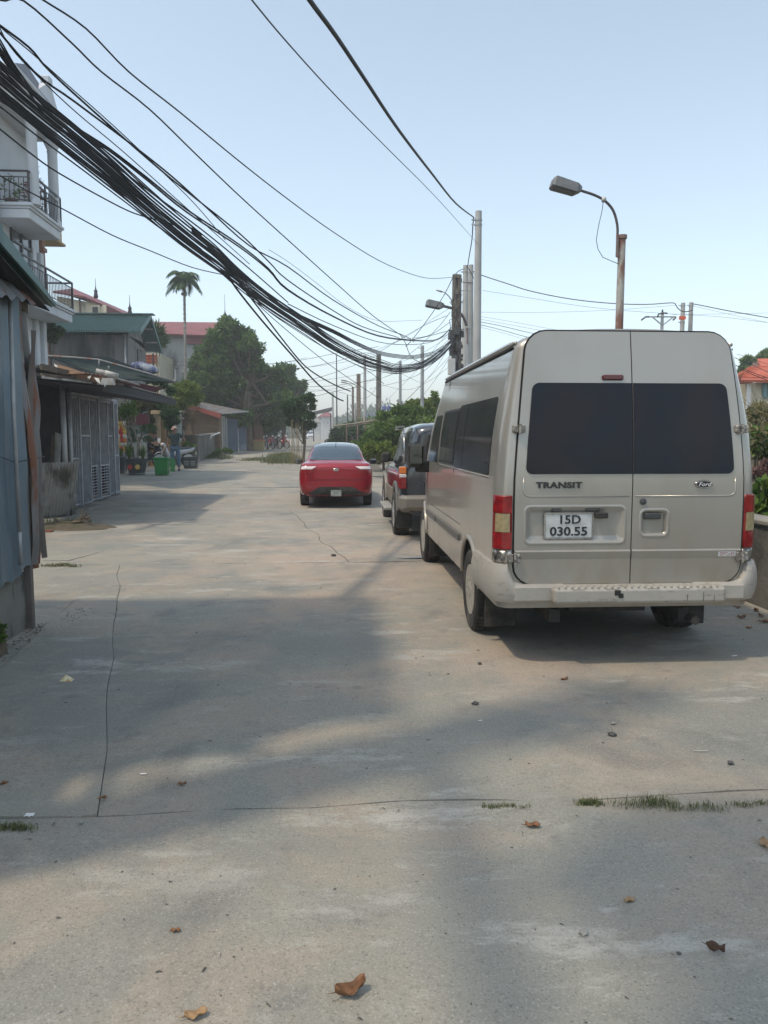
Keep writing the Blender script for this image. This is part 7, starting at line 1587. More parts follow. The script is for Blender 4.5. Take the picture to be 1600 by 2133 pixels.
# bamboo frame over the bank
q = thing('bamboo_frame', 'weathered bamboo pole frame above the bushes left of the posts', 'frame', at(760, 900, 42))
for a, b, r in (((694, 888), (806, 872), .05), ((720, 889), (800, 874), .035), ((830, 845), (908, 832), .04), ((745, 879), (905, 850), .02)):
    z = MB(); z.tube([at(*a, 42), at((a[0]+b[0])/2, (a[1]+b[1])/2+1, 42), at(*b, 40)], r, 7); obj('rail', z, m_bark, q, smooth=True)
for x, y0, y1 in ((722, 880, 930), (761, 868, 955), (745, 885, 940)): z = MB(); p = at(x, y0, 42); z.tube([p, (p.x, 42, gz(42))], .04, 7); obj('upright', z, m_barkd, q, smooth=True)

# ================================================================== FAR BUILDINGS
def house(label, x0, x1, py_top, Y, m, roofm=None, dep=8, wins=(), name='far_house', px=True, over=.4, rh=None):
    a = at(x0, py_top, Y); b = at(x1, py_top, Y); t = thing(name, label, 'house', ((a.x+b.x)/2, Y, gz(Y))); q = MB(); q.box(a.x, b.x, Y, Y+dep, gz(Y)-.2, a.z); obj('wall', q, m, t)
    if roofm: q = MB(); h = rh or 1.2; q.add([(a.x-over, Y-over, a.z+.003), (b.x+over, Y-over, a.z+.003), (b.x+over, Y+dep+over, a.z+.003), (a.x-over, Y+dep+over, a.z+.003), (a.x+1, Y+dep/2, a.z+h), (b.x-1, Y+dep/2, a.z+h)], [(0, 1, 5, 4), (1, 2, 5), (2, 3, 4, 5), (3, 0, 4), (3, 2, 1, 0)]); obj('roof', q, roofm, t)
    for w_ in wins: window_y(*w_, Y, t, m_white, m_bluepane, 1, .12)
    return t
m_farwhite = mat('far_white_wall', (.6, .6, .58), (.5, .5, .49), sc=.6, rough=.9)
m_rtile = mat('orange_roof_tile', (.52, .13, .07), (.42, .10, .055), sc=1.5, rough=.8, bump=.03, bsc=9)
house('white far house with a red roof at the end of the street', 668, 690, 868, 130, m_farwhite, m_redroof, wins=((673, 875, 677, 885), (681, 875, 685, 885)))
house('pale far house left of the red-roofed one at the street end', 652, 667, 880, 140, m_farwhite, m_conc, wins=((655, 885, 659, 893),))
house('low blue-grey far building between the poles', 764, 786, 862, 120, mat('blue_grey_far', (.16, .20, .26), rough=.8), None, 6)
house('white far building with a blue tank behind the bushes', 795, 815, 868, 115, m_farwhite, None, 6)
for k, x in enumerate((800, 810)):
    q = MB(); p = at(x, 851, 116); q.lathe(p-Vector((0, 0, .35)), [(.25, 0), (.32, .06), (.32, .62), (.25, .70), (.08, .74)], 14); tag(obj('water_tank', q, mat('tank_blue', (.03, .06, .25), rough=.4), smooth=True, loc=p), ['left one of the two blue roof tanks far down the street', 'right one of the two blue roof tanks far down the street'][k], 'tank')
q = thing('street_canopy', 'dark flat canopy over the far end of the street', 'canopy', at(668, 860, 100)); z = MB(); z.slab([at(650, 858, 100), at(692, 848, 100), at(690, 853, 108), at(650, 862, 108)], .25); obj('roof_sheet', z, m_plast, q)
for x in (653, 689): z = MB(); p = at(x, 860, 101); z.tube([p, (p.x, 101, gz(101))], .08, 6); obj('post', z, m_iron, q)
# right-edge house with orange roof
rr = thing('orange_roofed_house', 'cream house with orange tiled roof and green shutters at the right edge', 'house', (at(1590, 800, 34).x, 34, gz(34)))
YR = 34; e = at(1553, 797, YR); x2 = at(1700, 797, YR).x; q = MB(); q.box(e.x+.5, x2, YR, YR+8, 1.0, at(1560, 797, YR).z); q.box(e.x-.3, e.x+.8, YR+.6, YR+7, 1.0, at(1560, 797, YR).z-.02); obj('wall', q, mat('cream_bright', (.62, .58, .44), (.55, .50, .36), sc=1, rough=.85, dirt=(.30, .24, .16), dsc=2, damt=.6), rr)
q = MB(); ra_, rb2, rc_, rd2 = at(1543, 791, YR-.6), Vector((x2, YR-.6, at(1600, 792, YR-.6).z)), Vector((x2, YR+3, at(1600, 758, YR+3).z)), at(1560, 764, YR+3)
q.slab([ra_, rb2, rc_, rd2], .12); q.slab([rd2, rc_, rc_+Vector((0, 4.5, -1.2)), rd2+Vector((-.3, 4.5, -1.2))], .12); roof_ = obj('roof', q, m_rtile, rr)
nr = 9
for k in range(1, nr):
    z = MB(); t = k/nr; z.tube([ra_.lerp(rd2, t)+Vector((0, -.02, .03)), rb2.lerp(rc_, t)+Vector((0, -.02, .03))], .035, 5); obj('tile_course', z, m_rtile, roof_, smooth=True)
q = MB(); q.slab([at(1577, 752, YR+5), at(1640, 750, YR+5), at(1640, 780, YR+2), at(1590, 778, YR+2)], .12); obj('upper_roof', q, m_rtile, rr)
q = MB(); q.add([at(1562, 775, YR+4), at(1590, 779, YR+3.9), at(1577, 752, YR+5)], [(0, 1, 2)]); q.add([v+Vector((0, .3, 0)) for v in (at(1562, 775, YR+4), at(1590, 779, YR+3.9), at(1577, 752, YR+5))], [(2, 1, 0)]); obj('gable', q, mat('brown_gable', (.2, .12, .10), rough=.8), rr)
fw_ = window_y(1589, 799, 1625, 829, YR, rr, mat('teal_frame', (.10, .22, .22), rough=.6), mat('teal_pane', (.22, .38, .40), rough=.3), 3, .09)
for k in range(6): z = MB(); a = at(1561, 806+k*4.5, YR+.55); z.box(a.x, a.x+.28, YR+.5, YR+.58, a.z-.03, a.z+.03); obj('window_bar', z, m_conc, rr)
z = MB(); a = at(1556, 800, YR-.05); b = at(1560, 840, YR-.05); z.box(a.x, b.x, YR-.2, YR-.05, 1.2, a.z); obj('pillar', z, m_white, rr)
shrub('far_tree', 'green tree behind the orange-roofed house ridge', [(1560, 755, 10), (1572, 762, 8), (1552, 768, 8), (1548, 775, 6)], 48, 2600, .3, 61, m_leafm, 1)
shrub('far_tree', 'second green tree peeping over the orange roof at the picture edge', [(1594, 742, 9), (1608, 738, 10), (1584, 748, 5)], 52, 2400, .3, 62, m_leafm, 1)
# ================================================================== MOTORBIKES
m_fair = mat('bike_black_plastic', (.02, .022, .025), rough=.3, coat=.5)
m_bred = mat('bike_red_plastic', (.35, .02, .02), rough=.3, coat=.6)
m_bsil = mat('bike_silver_plastic', (.45, .47, .5), rough=.3, metal=.3, coat=.5)
def motorbike(label, loc, rot, m, group=None):
    """faces +X in its own axes"""
    t = thing('motorbike', label, 'motorbike', loc, rot, group)
    for x in (-.60, .60):
        q = MB(); rr = []; n = 24
        for k in range(n):
            a = 2*PI*k/n
            for j in range(6): b = 2*PI*j/6; r = .27+.04*math.cos(b); rr.append((x+r*math.cos(a), .035*math.sin(b), .31+r*math.sin(a)))
        q.add(rr, [(k*6+j, k*6+(j+1) % 6, ((k+1) % n)*6+(j+1) % 6, ((k+1) % n)*6+j) for k in range(n) for j in range(6)]); wh_ = obj('wheel', q, m_tyre, t, smooth=True, local=True)
        q = MB(); q.lathe((x, 0, .31), [(.05, -.06), (.06, -.03), (.06, .03), (.05, .06)], 10, 'y')
        for k in range(5): a = 2*PI*k/5; q.bar((x, 0, .31), (x+.24*math.cos(a), 0, .31+.24*math.sin(a)), .03, .02)
        q.lathe((x, 0, .31), [(.22, -.02), (.245, -.02), (.245, .02), (.22, .02)], 20, 'y'); obj('rim', q, m_bsil, wh_, local=True)
    def body(name, secs, mt):
        q = MB(); n = 10; vs = []
        for x, z, hw, hh in secs:
            for k in range(n): a = 2*PI*k/n; vs.append((x, hw*math.cos(a), z+hh*math.sin(a)))
        q.add(vs, [(i*n+k, i*n+(k+1) % n, (i+1)*n+(k+1) % n, (i+1)*n+k) for i in range(len(secs)-1) for k in range(n)]+[tuple(range(n)), tuple((len(secs)-1)*n+k for k in range(n))][::1]); return obj(name, q, mt, t, smooth=True, local=True, auto=50)
    body('rear_fairing', [(-.88, .80, .03, .03), (-.75, .74, .09, .09), (-.45, .68, .12, .13), (-.1, .62, .10, .13), (.1, .52, .06, .10)], m)
    body('seat', [(-.78, .84, .08, .02), (-.6, .83, .13, .045), (-.2, .80, .12, .05), (.05, .74, .08, .04)], m_fair)
    body('engine', [(-.25, .35, .08, .12), (0, .36, .12, .14), (.2, .36, .09, .10)], m_plast)
    body('leg_shield', [(.16, .45, .10, .16), (.30, .62, .15, .24), (.38, .82, .12, .18), (.42, .95, .07, .09)], m)
    body('headlight', [(.40, .98, .05, .05), (.48, .97, .08, .07), (.53, .96, .06, .05)], m_whitelens)
    body('front_mudguard', [(.36, .55, .04, .02), (.52, .65, .055, .025), (.68, .64, .05, .02), (.80, .55, .04, .015)], m)
    q = MB()
    for s in (-1, 1): q.tube([(.60, s*.06, .31), (.40, s*.06, .85)], .022, 6)
    q.tube([(.36, 0, .8), (.34, 0, 1.02)], .03, 6); obj('fork', q, m_steel, t, local=True)
    q = MB(); q.tube([(.22, -.34, 1.02), (.33, -.15, 1.03), (.34, 0, 1.02), (.33, .15, 1.03), (.22, .34, 1.02)], .016, 6); obj('handlebar', q, m_iron, t, smooth=True, local=True)
    for s in (-1, 1): q = MB(); q.tube([(.28, s*.25, 1.03), (.30, s*.30, 1.18)], .006, 5); q.cbox(.28, .30, s*.30-.06, s*.30+.06, 1.15, 1.22, .008); obj('mirror', q, m_fair, t, local=True)
    q = MB(); q.tube([(.1, -.12, .28), (-.3, -.14, .26), (-.8, -.14, .40)], [.025, .04, .05], 8); obj('exhaust', q, m_chrome, t, smooth=True, local=True)
    q = MB(); q.cbox(-.94, -.92, -.09, .09, .52, .65, .003); obj('number_plate', q, m_plate, t, local=True)
    q = MB(); q.tube([(-.05, .12, .28), (-.12, .22, .02)], .012, 5); obj('kickstand', q, m_iron, t, local=True)
    return t
b = grd(340, 975); motorbike('dark motorbike the seated man rests on, behind the green bin', b+Vector((-.75, 1.1, 0)), R(8), m_fair)
b = grd(372, 975); motorbike('silver-tailed motorbike parked behind the standing man', b+Vector((-.3, .6, 0)), R(205), m_bsil)
for k, (x, m, lb) in enumerate(((553, m_fair, 'dark motorbike parked nearest to the yellow-based pillar'), (562, m_bred, 'red motorbike second from the yellow-based pillar'), (572, m_fair, 'dark motorbike third from the yellow-based pillar, under the tree'), (583, m_bred, 'red motorbike last in the row under the tree'))):
    b = Vector((at(x, 930, 57).x, 57+k*.8, gz(57))); motorbike(lb, b, R(-75+k*9), m, 'motorbikes parked under the big tree')
motorbike('small dark motorbike parked at the far right verge beyond the red car', Vector((at(697, 920, 66).x, 66, gz(66))), R(175), m_fair)

# ================================================================== PEOPLE
m_skin = mat('skin', (.33, .17, .11), (.29, .15, .10), sc=8, rough=.55)
m_hair = mat('black_hair', (.012, .010, .009), rough=.6)
m_jeans = mat('blue_jeans', (.10, .17, .25), (.075, .13, .20), sc=8, rough=.9)
m_tee = mat('dark_green_tee', (.022, .045, .045), (.03, .055, .055), sc=6, rough=.9)
m_violet = mat('grey_violet_tee', (.10, .09, .15), (.085, .075, .125), sc=6, rough=.9)
m_slacks = mat('black_slacks', (.012, .012, .014), rough=.9)
m_shoe = mat('dark_shoe', (.03, .03, .032), rough=.6)
m_cap = mat('pink_cap', (.5, .33, .30), rough=.8)
def skin_mesh(name, verts, edges, radii, m, parent, sub=2, root=0):
    me = bpy.data.meshes.new(name); me.from_pydata(verts, edges, []); o = bpy.data.objects.new(name, me); C.objects.link(o)
    s = o.modifiers.new('s', 'SKIN'); s.use_smooth_shade = True
    for i, r in enumerate(radii): v = me.skin_vertices[0].data[i]; v.radius = (r if isinstance(r, tuple) else (r, r)); v.use_root = (i == root)
    u = o.modifiers.new('u', 'SUBSURF'); u.levels = u.render_levels = sub
    bpy.context.view_layer.update(); me2 = bpy.data.meshes.new_from_object(o.evaluated_get(bpy.context.evaluated_depsgraph_get())); bpy.data.objects.remove(o, do_unlink=True)
    me2.materials.clear(); me2.materials.append(m); me2.polygons.foreach_set('use_smooth', [True]*len(me2.polygons)); me2.name = name; o = bpy.data.objects.new(name, me2); C.objects.link(o); o.parent = parent; return o
def person(label, loc, rot, J, top, legs, hair, cap=None):
    """J: joints in metres, x = the person's left-right, -y = front"""
    t = thing('person', label, 'person', loc, rot)
    K = ['pelvis', 'waist', 'chest', 'neck', 'head0', 'head1', 'shL', 'elL', 'wrL', 'paL', 'shR', 'elR', 'wrR', 'paR', 'hiL', 'knL', 'anL', 'toL', 'hiR', 'knR', 'anR', 'toR']
    V_ = [Vector(J[k]) for k in K]; ix = {k: i for i, k in enumerate(K)}
    E_ = [(0, 1), (1, 2), (2, 3), (3, 4), (4, 5)]+[(ix[a+s], ix[b+s]) for s in 'LR' for a, b in (('sh', 'el'), ('el', 'wr'), ('wr', 'pa'), ('hi', 'kn'), ('kn', 'an'), ('an', 'to'))]+[(2, ix['shL']), (2, ix['shR']), (0, ix['hiL']), (0, ix['hiR'])]
    rad = dict(pelvis=(.13, .10), waist=(.125, .095), chest=(.145, .105), neck=.052, head0=.072, head1=.078, sh=.058, el=.040, wr=.027, pa=(.034, .018), hi=.082, kn=.055, an=.036, to=.035)
    Rr = [rad.get(k, rad.get(k[:2])) for k in K]
    nv = len(V_)
    for s in 'LR':   # four fingers and a thumb on each hand, slightly curled
        pa = Vector(J['pa'+s]); d = (pa-Vector(J['wr'+s])).normalized(); sd = d.cross(Vector((0, 1, 0))); sd = sd.normalized() if sd.length > .1 else Vector((1, 0, 0)); cv = d.cross(sd).normalized()
        for f, l in zip((-.024, -.008, .008, .024), (.060, .070, .066, .052)):
            a = len(V_); V_ += [pa+sd*f+d*.025, pa+sd*f*1.1+d*(.025+l*.5)+cv*.008, pa+sd*f*1.1+d*(.025+l*.85)+cv*.028]; E_ += [(ix['pa'+s], a), (a, a+1), (a+1, a+2)]; Rr += [.0095, .009, .008]
        a = len(V_); V_ += [pa+sd*.034-d*.02, pa+sd*.052+d*.02]; E_ += [(ix['pa'+s], a), (a, a+1)]; Rr += [.011, .009]
    body_ = skin_mesh('body', V_, E_, Rr, m_skin, t)
    # face
    h0, h1 = Vector(J['head0']), Vector(J['head1']); hc = (h0+h1)/2; f = Vector(J.get('look', (0, -1, 0))).normalized(); sx = f.cross(Vector((0, 0, 1))).normalized(); u = sx.cross(f)
    q = MB(); q.tube([hc+f*.080+u*.020, hc+f*.105-u*.012, hc+f*.085-u*.020], [.008, .013, .008], 6); obj('nose', q, m_skin, t, smooth=True, local=True)
    for s in (-1, 1):
        q = MB(); q.lathe(hc+f*.078+sx*s*.032+u*.022, [(.004, -.006), (.012, 0), (.004, .006)], 8); obj('eye', q, m_ink, t, local=True)
        q = MB(); q.tube([hc+sx*s*.080+u*.025, hc+sx*s*.092+u*.005, hc+sx*s*.080-u*.025], [.008, .014, .008], 6); obj('ear', q, m_skin, t, smooth=True, local=True)
    q = MB(); q.tube([hc+f*.082-u*.045-sx*.024, hc+f*.088-u*.045, hc+f*.082-u*.045+sx*.024], [.003, .006, .003], 5); obj('mouth', q, mat('lips', (.22, .07, .06), rough=.6), t, smooth=True, local=True)
    # clothing grown over the same joints
    def cloth(name, keys, edges, grow, m): 
        vs = []; rs = []
        for k in keys:
            if isinstance(k, tuple): a, b_, w_ = k; vs.append(Vector(J[a]).lerp(Vector(J[b_]), w_)); r0 = rad.get(a, rad.get(a[:2])); r1 = rad.get(b_, rad.get(b_[:2])); r0 = r0[0] if isinstance(r0, tuple) else r0; r1 = r1[0] if isinstance(r1, tuple) else r1; rs.append(lerp(r0, r1, w_)+grow)
            else: r = rad.get(k, rad.get(k[:2])); vs.append(Vector(J[k])); rs.append((r[0]+grow, r[1]+grow) if isinstance(r, tuple) else r+grow)
        return skin_mesh(name, vs, edges, rs, m, t)
    cloth('shirt', ['waist', 'chest', ('chest', 'neck', .55), 'shL', ('shL', 'elL', .55), 'shR', ('shR', 'elR', .55), ('waist', 'pelvis', .7)], [(0, 1), (1, 2), (1, 3), (3, 4), (1, 5), (5, 6), (0, 7)], .022, top)
    cloth('trousers', ['pelvis', 'hiL', 'knL', ('knL', 'anL', .92), 'hiR', 'knR', ('knR', 'anR', .92)], [(0, 1), (1, 2), (2, 3), (0, 4), (4, 5), (5, 6)], .018, legs)
    for s in 'LR': a, b_ = Vector(J['an'+s]), Vector(J['to'+s]); q = MB(); q.tube([a+Vector((0, .05, -.05)), a+(b_-a)*.4+Vector((0, 0, -.02)), b_+Vector((0, -.02, 0))], [.042, .045, .035], 8); obj('shoe', q, m_shoe, t, smooth=True, local=True)
    if cap:
        q = MB(); q.lathe(hc+u*.045, [(.098, 0), (.100, .02), (.085, .065), (.045, .09), (.001, .095)], 16); c_ = obj('cap', q, cap, t, smooth=True, local=True); q = MB(); q.slab([hc+u*.055+f*.07-sx*.075, hc+u*.055+f*.07+sx*.075, hc+u*.04+f*.165+sx*.05, hc+u*.04+f*.165-sx*.05], .008); obj('peak', q, cap, c_, local=True)
    q = MB(); q.grid(lambda a, b_: hc+u*(.012+.092*math.sin(b_*PI/2))+(sx*math.cos(2*PI*a)+f*math.sin(2*PI*a))*.092*math.cos(b_*PI/2)-f*.012, 20, 6); obj('hair', q, hair, t, smooth=True, local=True)
    return t
stand = dict(pelvis=(0, 0, .95), waist=(0, 0, 1.08), chest=(0, .01, 1.30), neck=(0, .01, 1.45), head0=(0, -.01, 1.53), head1=(0, -.015, 1.63), look=(-.5, -1, -.15),
    shL=(.19, .02, 1.39), elL=(.36, .14, 1.20), wrL=(.22, .20, 1.03), paL=(.17, .20, .98), shR=(-.19, .0, 1.38), elR=(-.27, .02, 1.12), wrR=(-.33, -.10, .90), paR=(-.34, -.13, .83),
    hiL=(.10, 0, .90), knL=(.12, -.02, .50), anL=(.13, .02, .10), toL=(.16, -.13, .04), hiR=(-.10, 0, .90), knR=(-.11, -.03, .50), anR=(-.12, .02, .10), toR=(-.13, -.15, .04))
b = grd(366, 981); person('standing man in a pink cap, dark tee and blue jeans, hand on hip', b, R(0), stand, m_tee, m_jeans, m_hair, m_cap)
sit = dict(pelvis=(0, .0, .86), waist=(0, -.04, .98), chest=(0, -.16, 1.17), neck=(0, -.25, 1.29), head0=(0, -.31, 1.36), head1=(0, -.35, 1.45), look=(.1, -1, -.45),
    shL=(.18, -.18, 1.24), elL=(.22, -.34, 1.00), wrL=(.12, -.56, .98), paL=(.09, -.63, .98), shR=(-.18, -.18, 1.24), elR=(-.22, -.34, 1.00), wrR=(-.10, -.57, .97), paR=(-.06, -.64, .97),
    hiL=(.09, -.02, .84), knL=(.15, -.42, .80), anL=(.16, -.42, .38), toL=(.17, -.56, .31), hiR=(-.09, -.02, .84), knR=(-.15, -.44, .78), anR=(-.16, -.36, .36), toR=(-.17, -.50, .29))
b = grd(316, 975); sm_p = person('man in a violet tee hunched over on a dark motorbike, looking down', b+Vector((-.35, 1.15, .02)), R(88-25), sit, m_violet, m_slacks, m_hair)
q = MB(); p = b+Vector((.05, .85, 1.06)); q.slab([p, p+Vector((.12, 0, -.05)), p+Vector((.15, .02, .14)), p+Vector((.04, .02, .19))], .005); tag(obj('white_mask', q, m_white, loc=p), 'white cloth held by the hunched man in violet', 'cloth')

# ================================================================== LITTER, LEAVES, STONES
m_leafdry = mat('dry_leaf', (.22, .105, .045), (.15, .07, .03), sc=30, rough=.7, dirt=(.08, .035, .015), dsc=50, damt=.6)
m_leaftan = mat('tan_leaf', (.36, .23, .12), (.28, .17, .08), sc=30, rough=.7)
def dryleaf(px, py, L_, ang, label, m=m_leafdry, curl=.35, seed=0, name='fallen_leaf'):
    L_ *= .88; p = grd(px, py); mb = MB(); ca, sa = math.cos(ang), math.sin(ang); n = 10; r_ = random.Random(seed)
    def f(u, v):
        s = (u-.5)*L_; w_ = L_*.26*math.sin(PI*min(1, max(0, u*.96+.02)))**.7*(1+.15*math.sin(u*14+seed)); t = (v-.5)*2*w_
        z = .004+curl*L_*(abs(v-.5)*2)**1.6*.35+curl*L_*.45*(2*u-1)**2*(.5+.5*math.sin(seed))+.006*math.sin(u*9+v*5+seed)
        return (p.x+s*ca-t*sa, p.y+s*sa+t*ca, p.z+max(.002, z))
    mb.grid(f, n, 6); mb2 = mb; mb2.tube([f(0, .5), tuple(Vector(f(0, .5))+Vector((-ca*L_*.25, -sa*L_*.25, .004)))], .0015, 4)
    o = obj(name, mb2, m, loc=p, smooth=True); s = o.modifiers.new('t', 'SOLIDIFY'); s.thickness = .0012; tag(o, label, 'leaf'); return o
dryleaf(730, 2070, .115, R(25), 'big curled brown leaf lying near the bottom centre', seed=1, curl=.5)
dryleaf(408, 2117, .075, R(15), 'narrow tan leaf at the bottom edge, left of the big curled one', m_leaftan, .25, 2)
dryleaf(1110, 1722, .075, R(-10), 'orange-brown leaf just in front of the slab joint', seed=3)
dryleaf(1592, 1758, .09, R(70), 'tan leaf at the right picture edge', m_leaftan, .3, 4)
dryleaf(1312, 1877, .05, R(20), 'small tan leaf fragment on the right of the near slab', m_leaftan, .3, 5)
dryleaf(1490, 1982, .065, R(-30), 'dark curled leaf at the lower right', mat('dark_dry_leaf', (.10, .05, .025), (.06, .03, .02), sc=30, rough=.7), .9, 6)
dryleaf(1176, 1415, .07, R(30), 'thin brown leaf sliver behind the joint, right of centre', seed=7, curl=.1)
dryleaf(1545, 1287, .10, R(10), 'brown leaf nearest the right rear tyre of the minibus', seed=8)
dryleaf(1575, 1272, .10, R(60), 'brown leaf pair member at the foot of the parapet wall', seed=9)
dryleaf(1592, 1296, .11, R(-20), 'large brown leaf at the picture edge by the parapet wall', seed=10)
dryleaf(1535, 1266, .08, R(120), 'small brown leaf furthest under the minibus corner', seed=11)
dryleaf(1560, 1308, .07, R(15), 'small pale leaf nearest us beside the minibus shadow', m_leaftan, seed=12)
dryleaf(1585, 1284, .08, R(95), 'upright curled leaf between the others by the parapet wall', seed=13)
dryleaf(380, 1634, .045, R(10), 'thin dark leaf sliver left of centre by the light streak', seed=14, curl=.1)
dryleaf(366, 1940, .035, R(-5), 'tiny dark leaf stalk on the near slab', seed=15, curl=.1)
dryleaf(215, 1664, .04, R(20), 'small brown leaf scrap beside the long crack', seed=16)
dryleaf(8, 1634, .05, R(40), 'dark leaf scrap at the left edge above the joint grass', seed=17)
dryleaf(125, 1178, .09, R(4), 'dry leaf stuck in grass at the shed corner', seed=18)
def stone(px, py, s, label, m, seed, name='stone', cat='stone'):
    p = grd(px, py); bm = bmesh.new(); bmesh.ops.create_icosphere(bm, subdivisions=2, radius=s)
    for v in bm.verts: k = 1+.45*noise.noise(v.co*(1.8/s)+Vector((seed, 0, 0))); v.co = Vector((v.co.x*k*1.2, v.co.y*k, v.co.z*k*.6))+p+Vector((0, 0, s*.4))
    mb = MB(); bm.verts.index_update(); mb.add([v.co for v in bm.verts], [[v.index for v in f.verts] for f in bm.faces]); bm.free(); tag(obj(name, mb, m, loc=p), label, cat)
m_dstone = mat('dark_stone', (.07, .07, .07), (.11, .105, .10), sc=40, rough=.9)
m_lstone = mat('pale_stone', (.26, .25, .22), (.32, .31, .28), sc=40, rough=.9)
stone(1275, 1532, .020, 'dark clod of asphalt right of centre behind the joint', m_dstone, 1)
stone(1278, 1508, .014, 'grey pebble just behind the dark clod', m_lstone, 2)
stone(999, 1383, .014, 'dark pebble left of the minibus step', m_dstone, 3)
stone(990, 1467, .018, 'flat dark stone chip in the light streak', m_dstone, 4)
stone(1522, 1590, .014, 'grey chip at the right behind the joint grass', m_dstone, 5)
stone(1216, 1945, .015, 'pale pebble pressed into the near slab', m_lstone, 6)
stone(1414, 1987, .006, 'tiny black pebble beside the dark curled leaf', m_dstone, 7)
stone(168, 1714, .010, 'mortar crumb where the long crack meets the joint', m_lstone, 8)
stone(695, 1158, .030, 'dark flat chip on the middle slab near the transverse crack', m_dstone, 9)
def stick(px, py, L_, ang, r, label, m, name, cat):
    p = grd(px, py); q = MB(); d = Vector((math.cos(ang), math.sin(ang), 0))*L_/2; q.tube([p-d+Vector((0, 0, r)), p+d+Vector((0, 0, r))], r, 8); tag(obj(name, q, m, loc=p, smooth=True, auto=40), label, cat)
stick(299, 1613, .030, R(3), .0035, 'white cigarette end left of centre', m_white, 'cigarette_end', 'cigarette end')
stick(1000, 1502, .026, R(10), .0035, 'white cigarette end below the flat dark chip', m_white, 'cigarette_end', 'cigarette end')
stick(1530, 1367, .045, R(15), .004, 'pale paper stick by the minibus shadow edge', m_white, 'paper_scrap', 'paper')
stick(1460, 1565, .075, R(-5), .003, 'thin translucent straw right of the grey pebbles', m_rag, 'straw', 'straw')
stick(420, 1394, .05, R(-35), .003, 'small white paper twist on the shaded slab', m_white, 'paper_scrap', 'paper')
# crumpled yellow snack wrapper
p = grd(139, 1418); mb = MB()
def cr(u, v): x = (u-.5)*.085; y = (v-.5)*.06; return (p.x+x+.004*noise.noise(Vector((u*5, v*5, 1))), p.y+y, p.z+.004+.030*math.sin(PI*u)*math.sin(PI*v)*(1+.6*noise.noise(Vector((u*6, v*6, 2)))))
mb.grid(cr, 14, 10); tag(obj('wrapper', mb, mat('yellow_wrapper', (.75, .66, .34), (.8, .78, .68), sc=40, rough=.35, dirt=(.6, .32, .05), dsc=45, damt=.8, dlo=.52, dhi=.56), loc=p), 'crumpled yellow and white snack wrapper on the shaded slab', 'wrapper')
p = grd(62, 1698); mb = MB(); mb.grid(lambda u, v: (p.x+(u-.5)*.04, p.y+(v-.5)*.03, p.z+.003+.006*noise.noise(Vector((u*5, v*5, 4)))), 6, 6); tag(obj('paper_scrap', mb, m_white, loc=p), 'white paper scrap at the left above the joint', 'paper')
p = grd(875, 1163); mb = MB(); mb.add([p+Vector((-.32, -.02, .004)), p+Vector((-.02, .10, .004)), p+Vector((.30, .12, .004)), p+Vector((.28, -.04, .004)), p+Vector((.0, -.08, .02))], [(0, 4, 1), (1, 4, 2), (2, 4, 3)]); tag(obj('blue_plastic_sheet', mb, mat('pale_blue_plastic', (.30, .36, .45), rough=.4), loc=p), 'pale blue plastic scrap beside the front tyre of the minibus', 'plastic sheet')
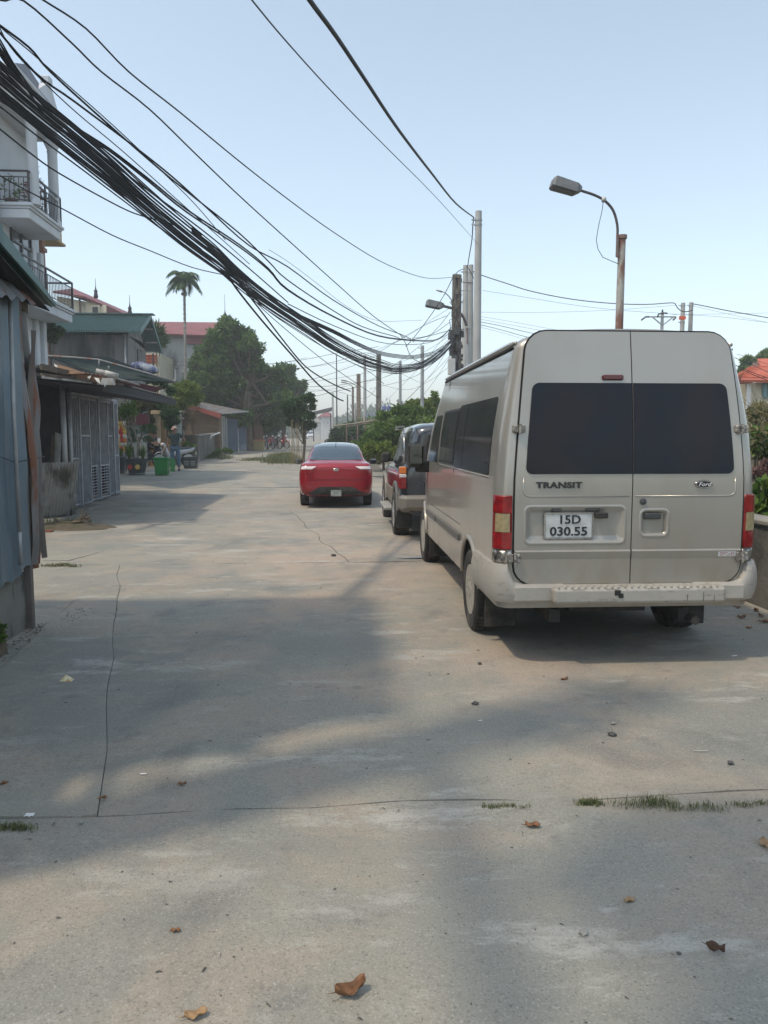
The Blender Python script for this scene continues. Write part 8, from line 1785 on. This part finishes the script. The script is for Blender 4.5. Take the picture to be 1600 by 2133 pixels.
# flattened brown stick pieces and crumbs: too many and small to name
mb = MB(); r_ = random.Random(17)
for k in range(360):
    y = 1.9+r_.random()**1.6*9; x = r_.uniform(-.52, .62)*y+.05*y; s = r_.uniform(.001, .0034)*(1+.1*y); a = r_.uniform(0, PI); e = Vector((math.cos(a), math.sin(a), 0))*s*r_.uniform(1, 3.2); f = Vector((-math.sin(a), math.cos(a), 0))*s*.7; p = Vector((x, y, gz(y)+.001))
    if x < -2.6: continue
    mb.add([p-e-f, p+e-f*.6, p+e*.8+f, p-e+f*.7, p+Vector((0, 0, s*1.2))], [(0, 1, 4), (1, 2, 4), (2, 3, 4), (3, 0, 4)], r_.choice((0, 0, 0, 1, 2)))
tag(obj('grit_crumbs', mb, [m_dstone, m_lstone, m_barkd]), kind='stuff')
mb = MB()
for k in range(420):   # rubble and dust along the shed plinth
    y = r_.uniform(5.6, 7.6); x = SXF+.04+abs(r_.gauss(0, .13))+(.12 if y > 7 else 0); s = r_.uniform(.003, .012); p = Vector((x, y, gz(y))); mb.add([p+Vector((-s, -s*.6, 0)), p+Vector((s, -s*.8, 0)), p+Vector((s*.8, s, 0)), p+Vector((-s, s*.7, 0)), p+Vector((0, 0, s*1.1))], [(0, 1, 4), (1, 2, 4), (2, 3, 4), (3, 0, 4)], r_.choice((1, 1, 1, 2)))
tag(obj('plinth_rubble', mb, [m_dstone, m_lstone, m_barkd]), kind='stuff')
# flattened mound of soil and roots under the leaning sheet
p = grd(150, 1100); mb = MB(); mb.grid(lambda u, v: (p.x+(u-.5)*1.9, p.y+(v-.5)*1.0, -.02+.16*math.sin(PI*u)*math.sin(PI*v)*(1+.8*noise.noise(Vector((u*6, v*6, 1))))), 24, 14); tag(obj('soil_heap', mb, m_soil, smooth=True), kind='structure')
q = MB(); r_ = random.Random(19)
for k in range(5): branch(q, p+Vector((0, 0, .10)), Vector((r_.uniform(-1, 1), r_.uniform(-.4, .4), .12)).normalized(), .17, .016, 2, r_, .8)
tag(obj('dead_root', q, m_barkd, loc=p, smooth=True), 'grey dead roots sprawling on the soil below the leaning sheet', 'root')
# ------------------------------------------------------------------ the hazy air
mb = MB(); mb.box(-420, 420, -40, 400, -1.5, 18.5)
m = bpy.data.materials.new('haze_air'); m.use_nodes = True; n = m.node_tree.nodes; n.clear(); v = n.new('ShaderNodeVolumePrincipled'); v.inputs['Density'].default_value = .0024; v.inputs['Color'].default_value = (1, 1, 1, 1); v.inputs['Anisotropy'].default_value = .2
oo = n.new('ShaderNodeOutputMaterial'); m.node_tree.links.new(v.outputs[0], oo.inputs['Volume'])
o = obj('haze', mb, m); tag(o, kind='stuff')
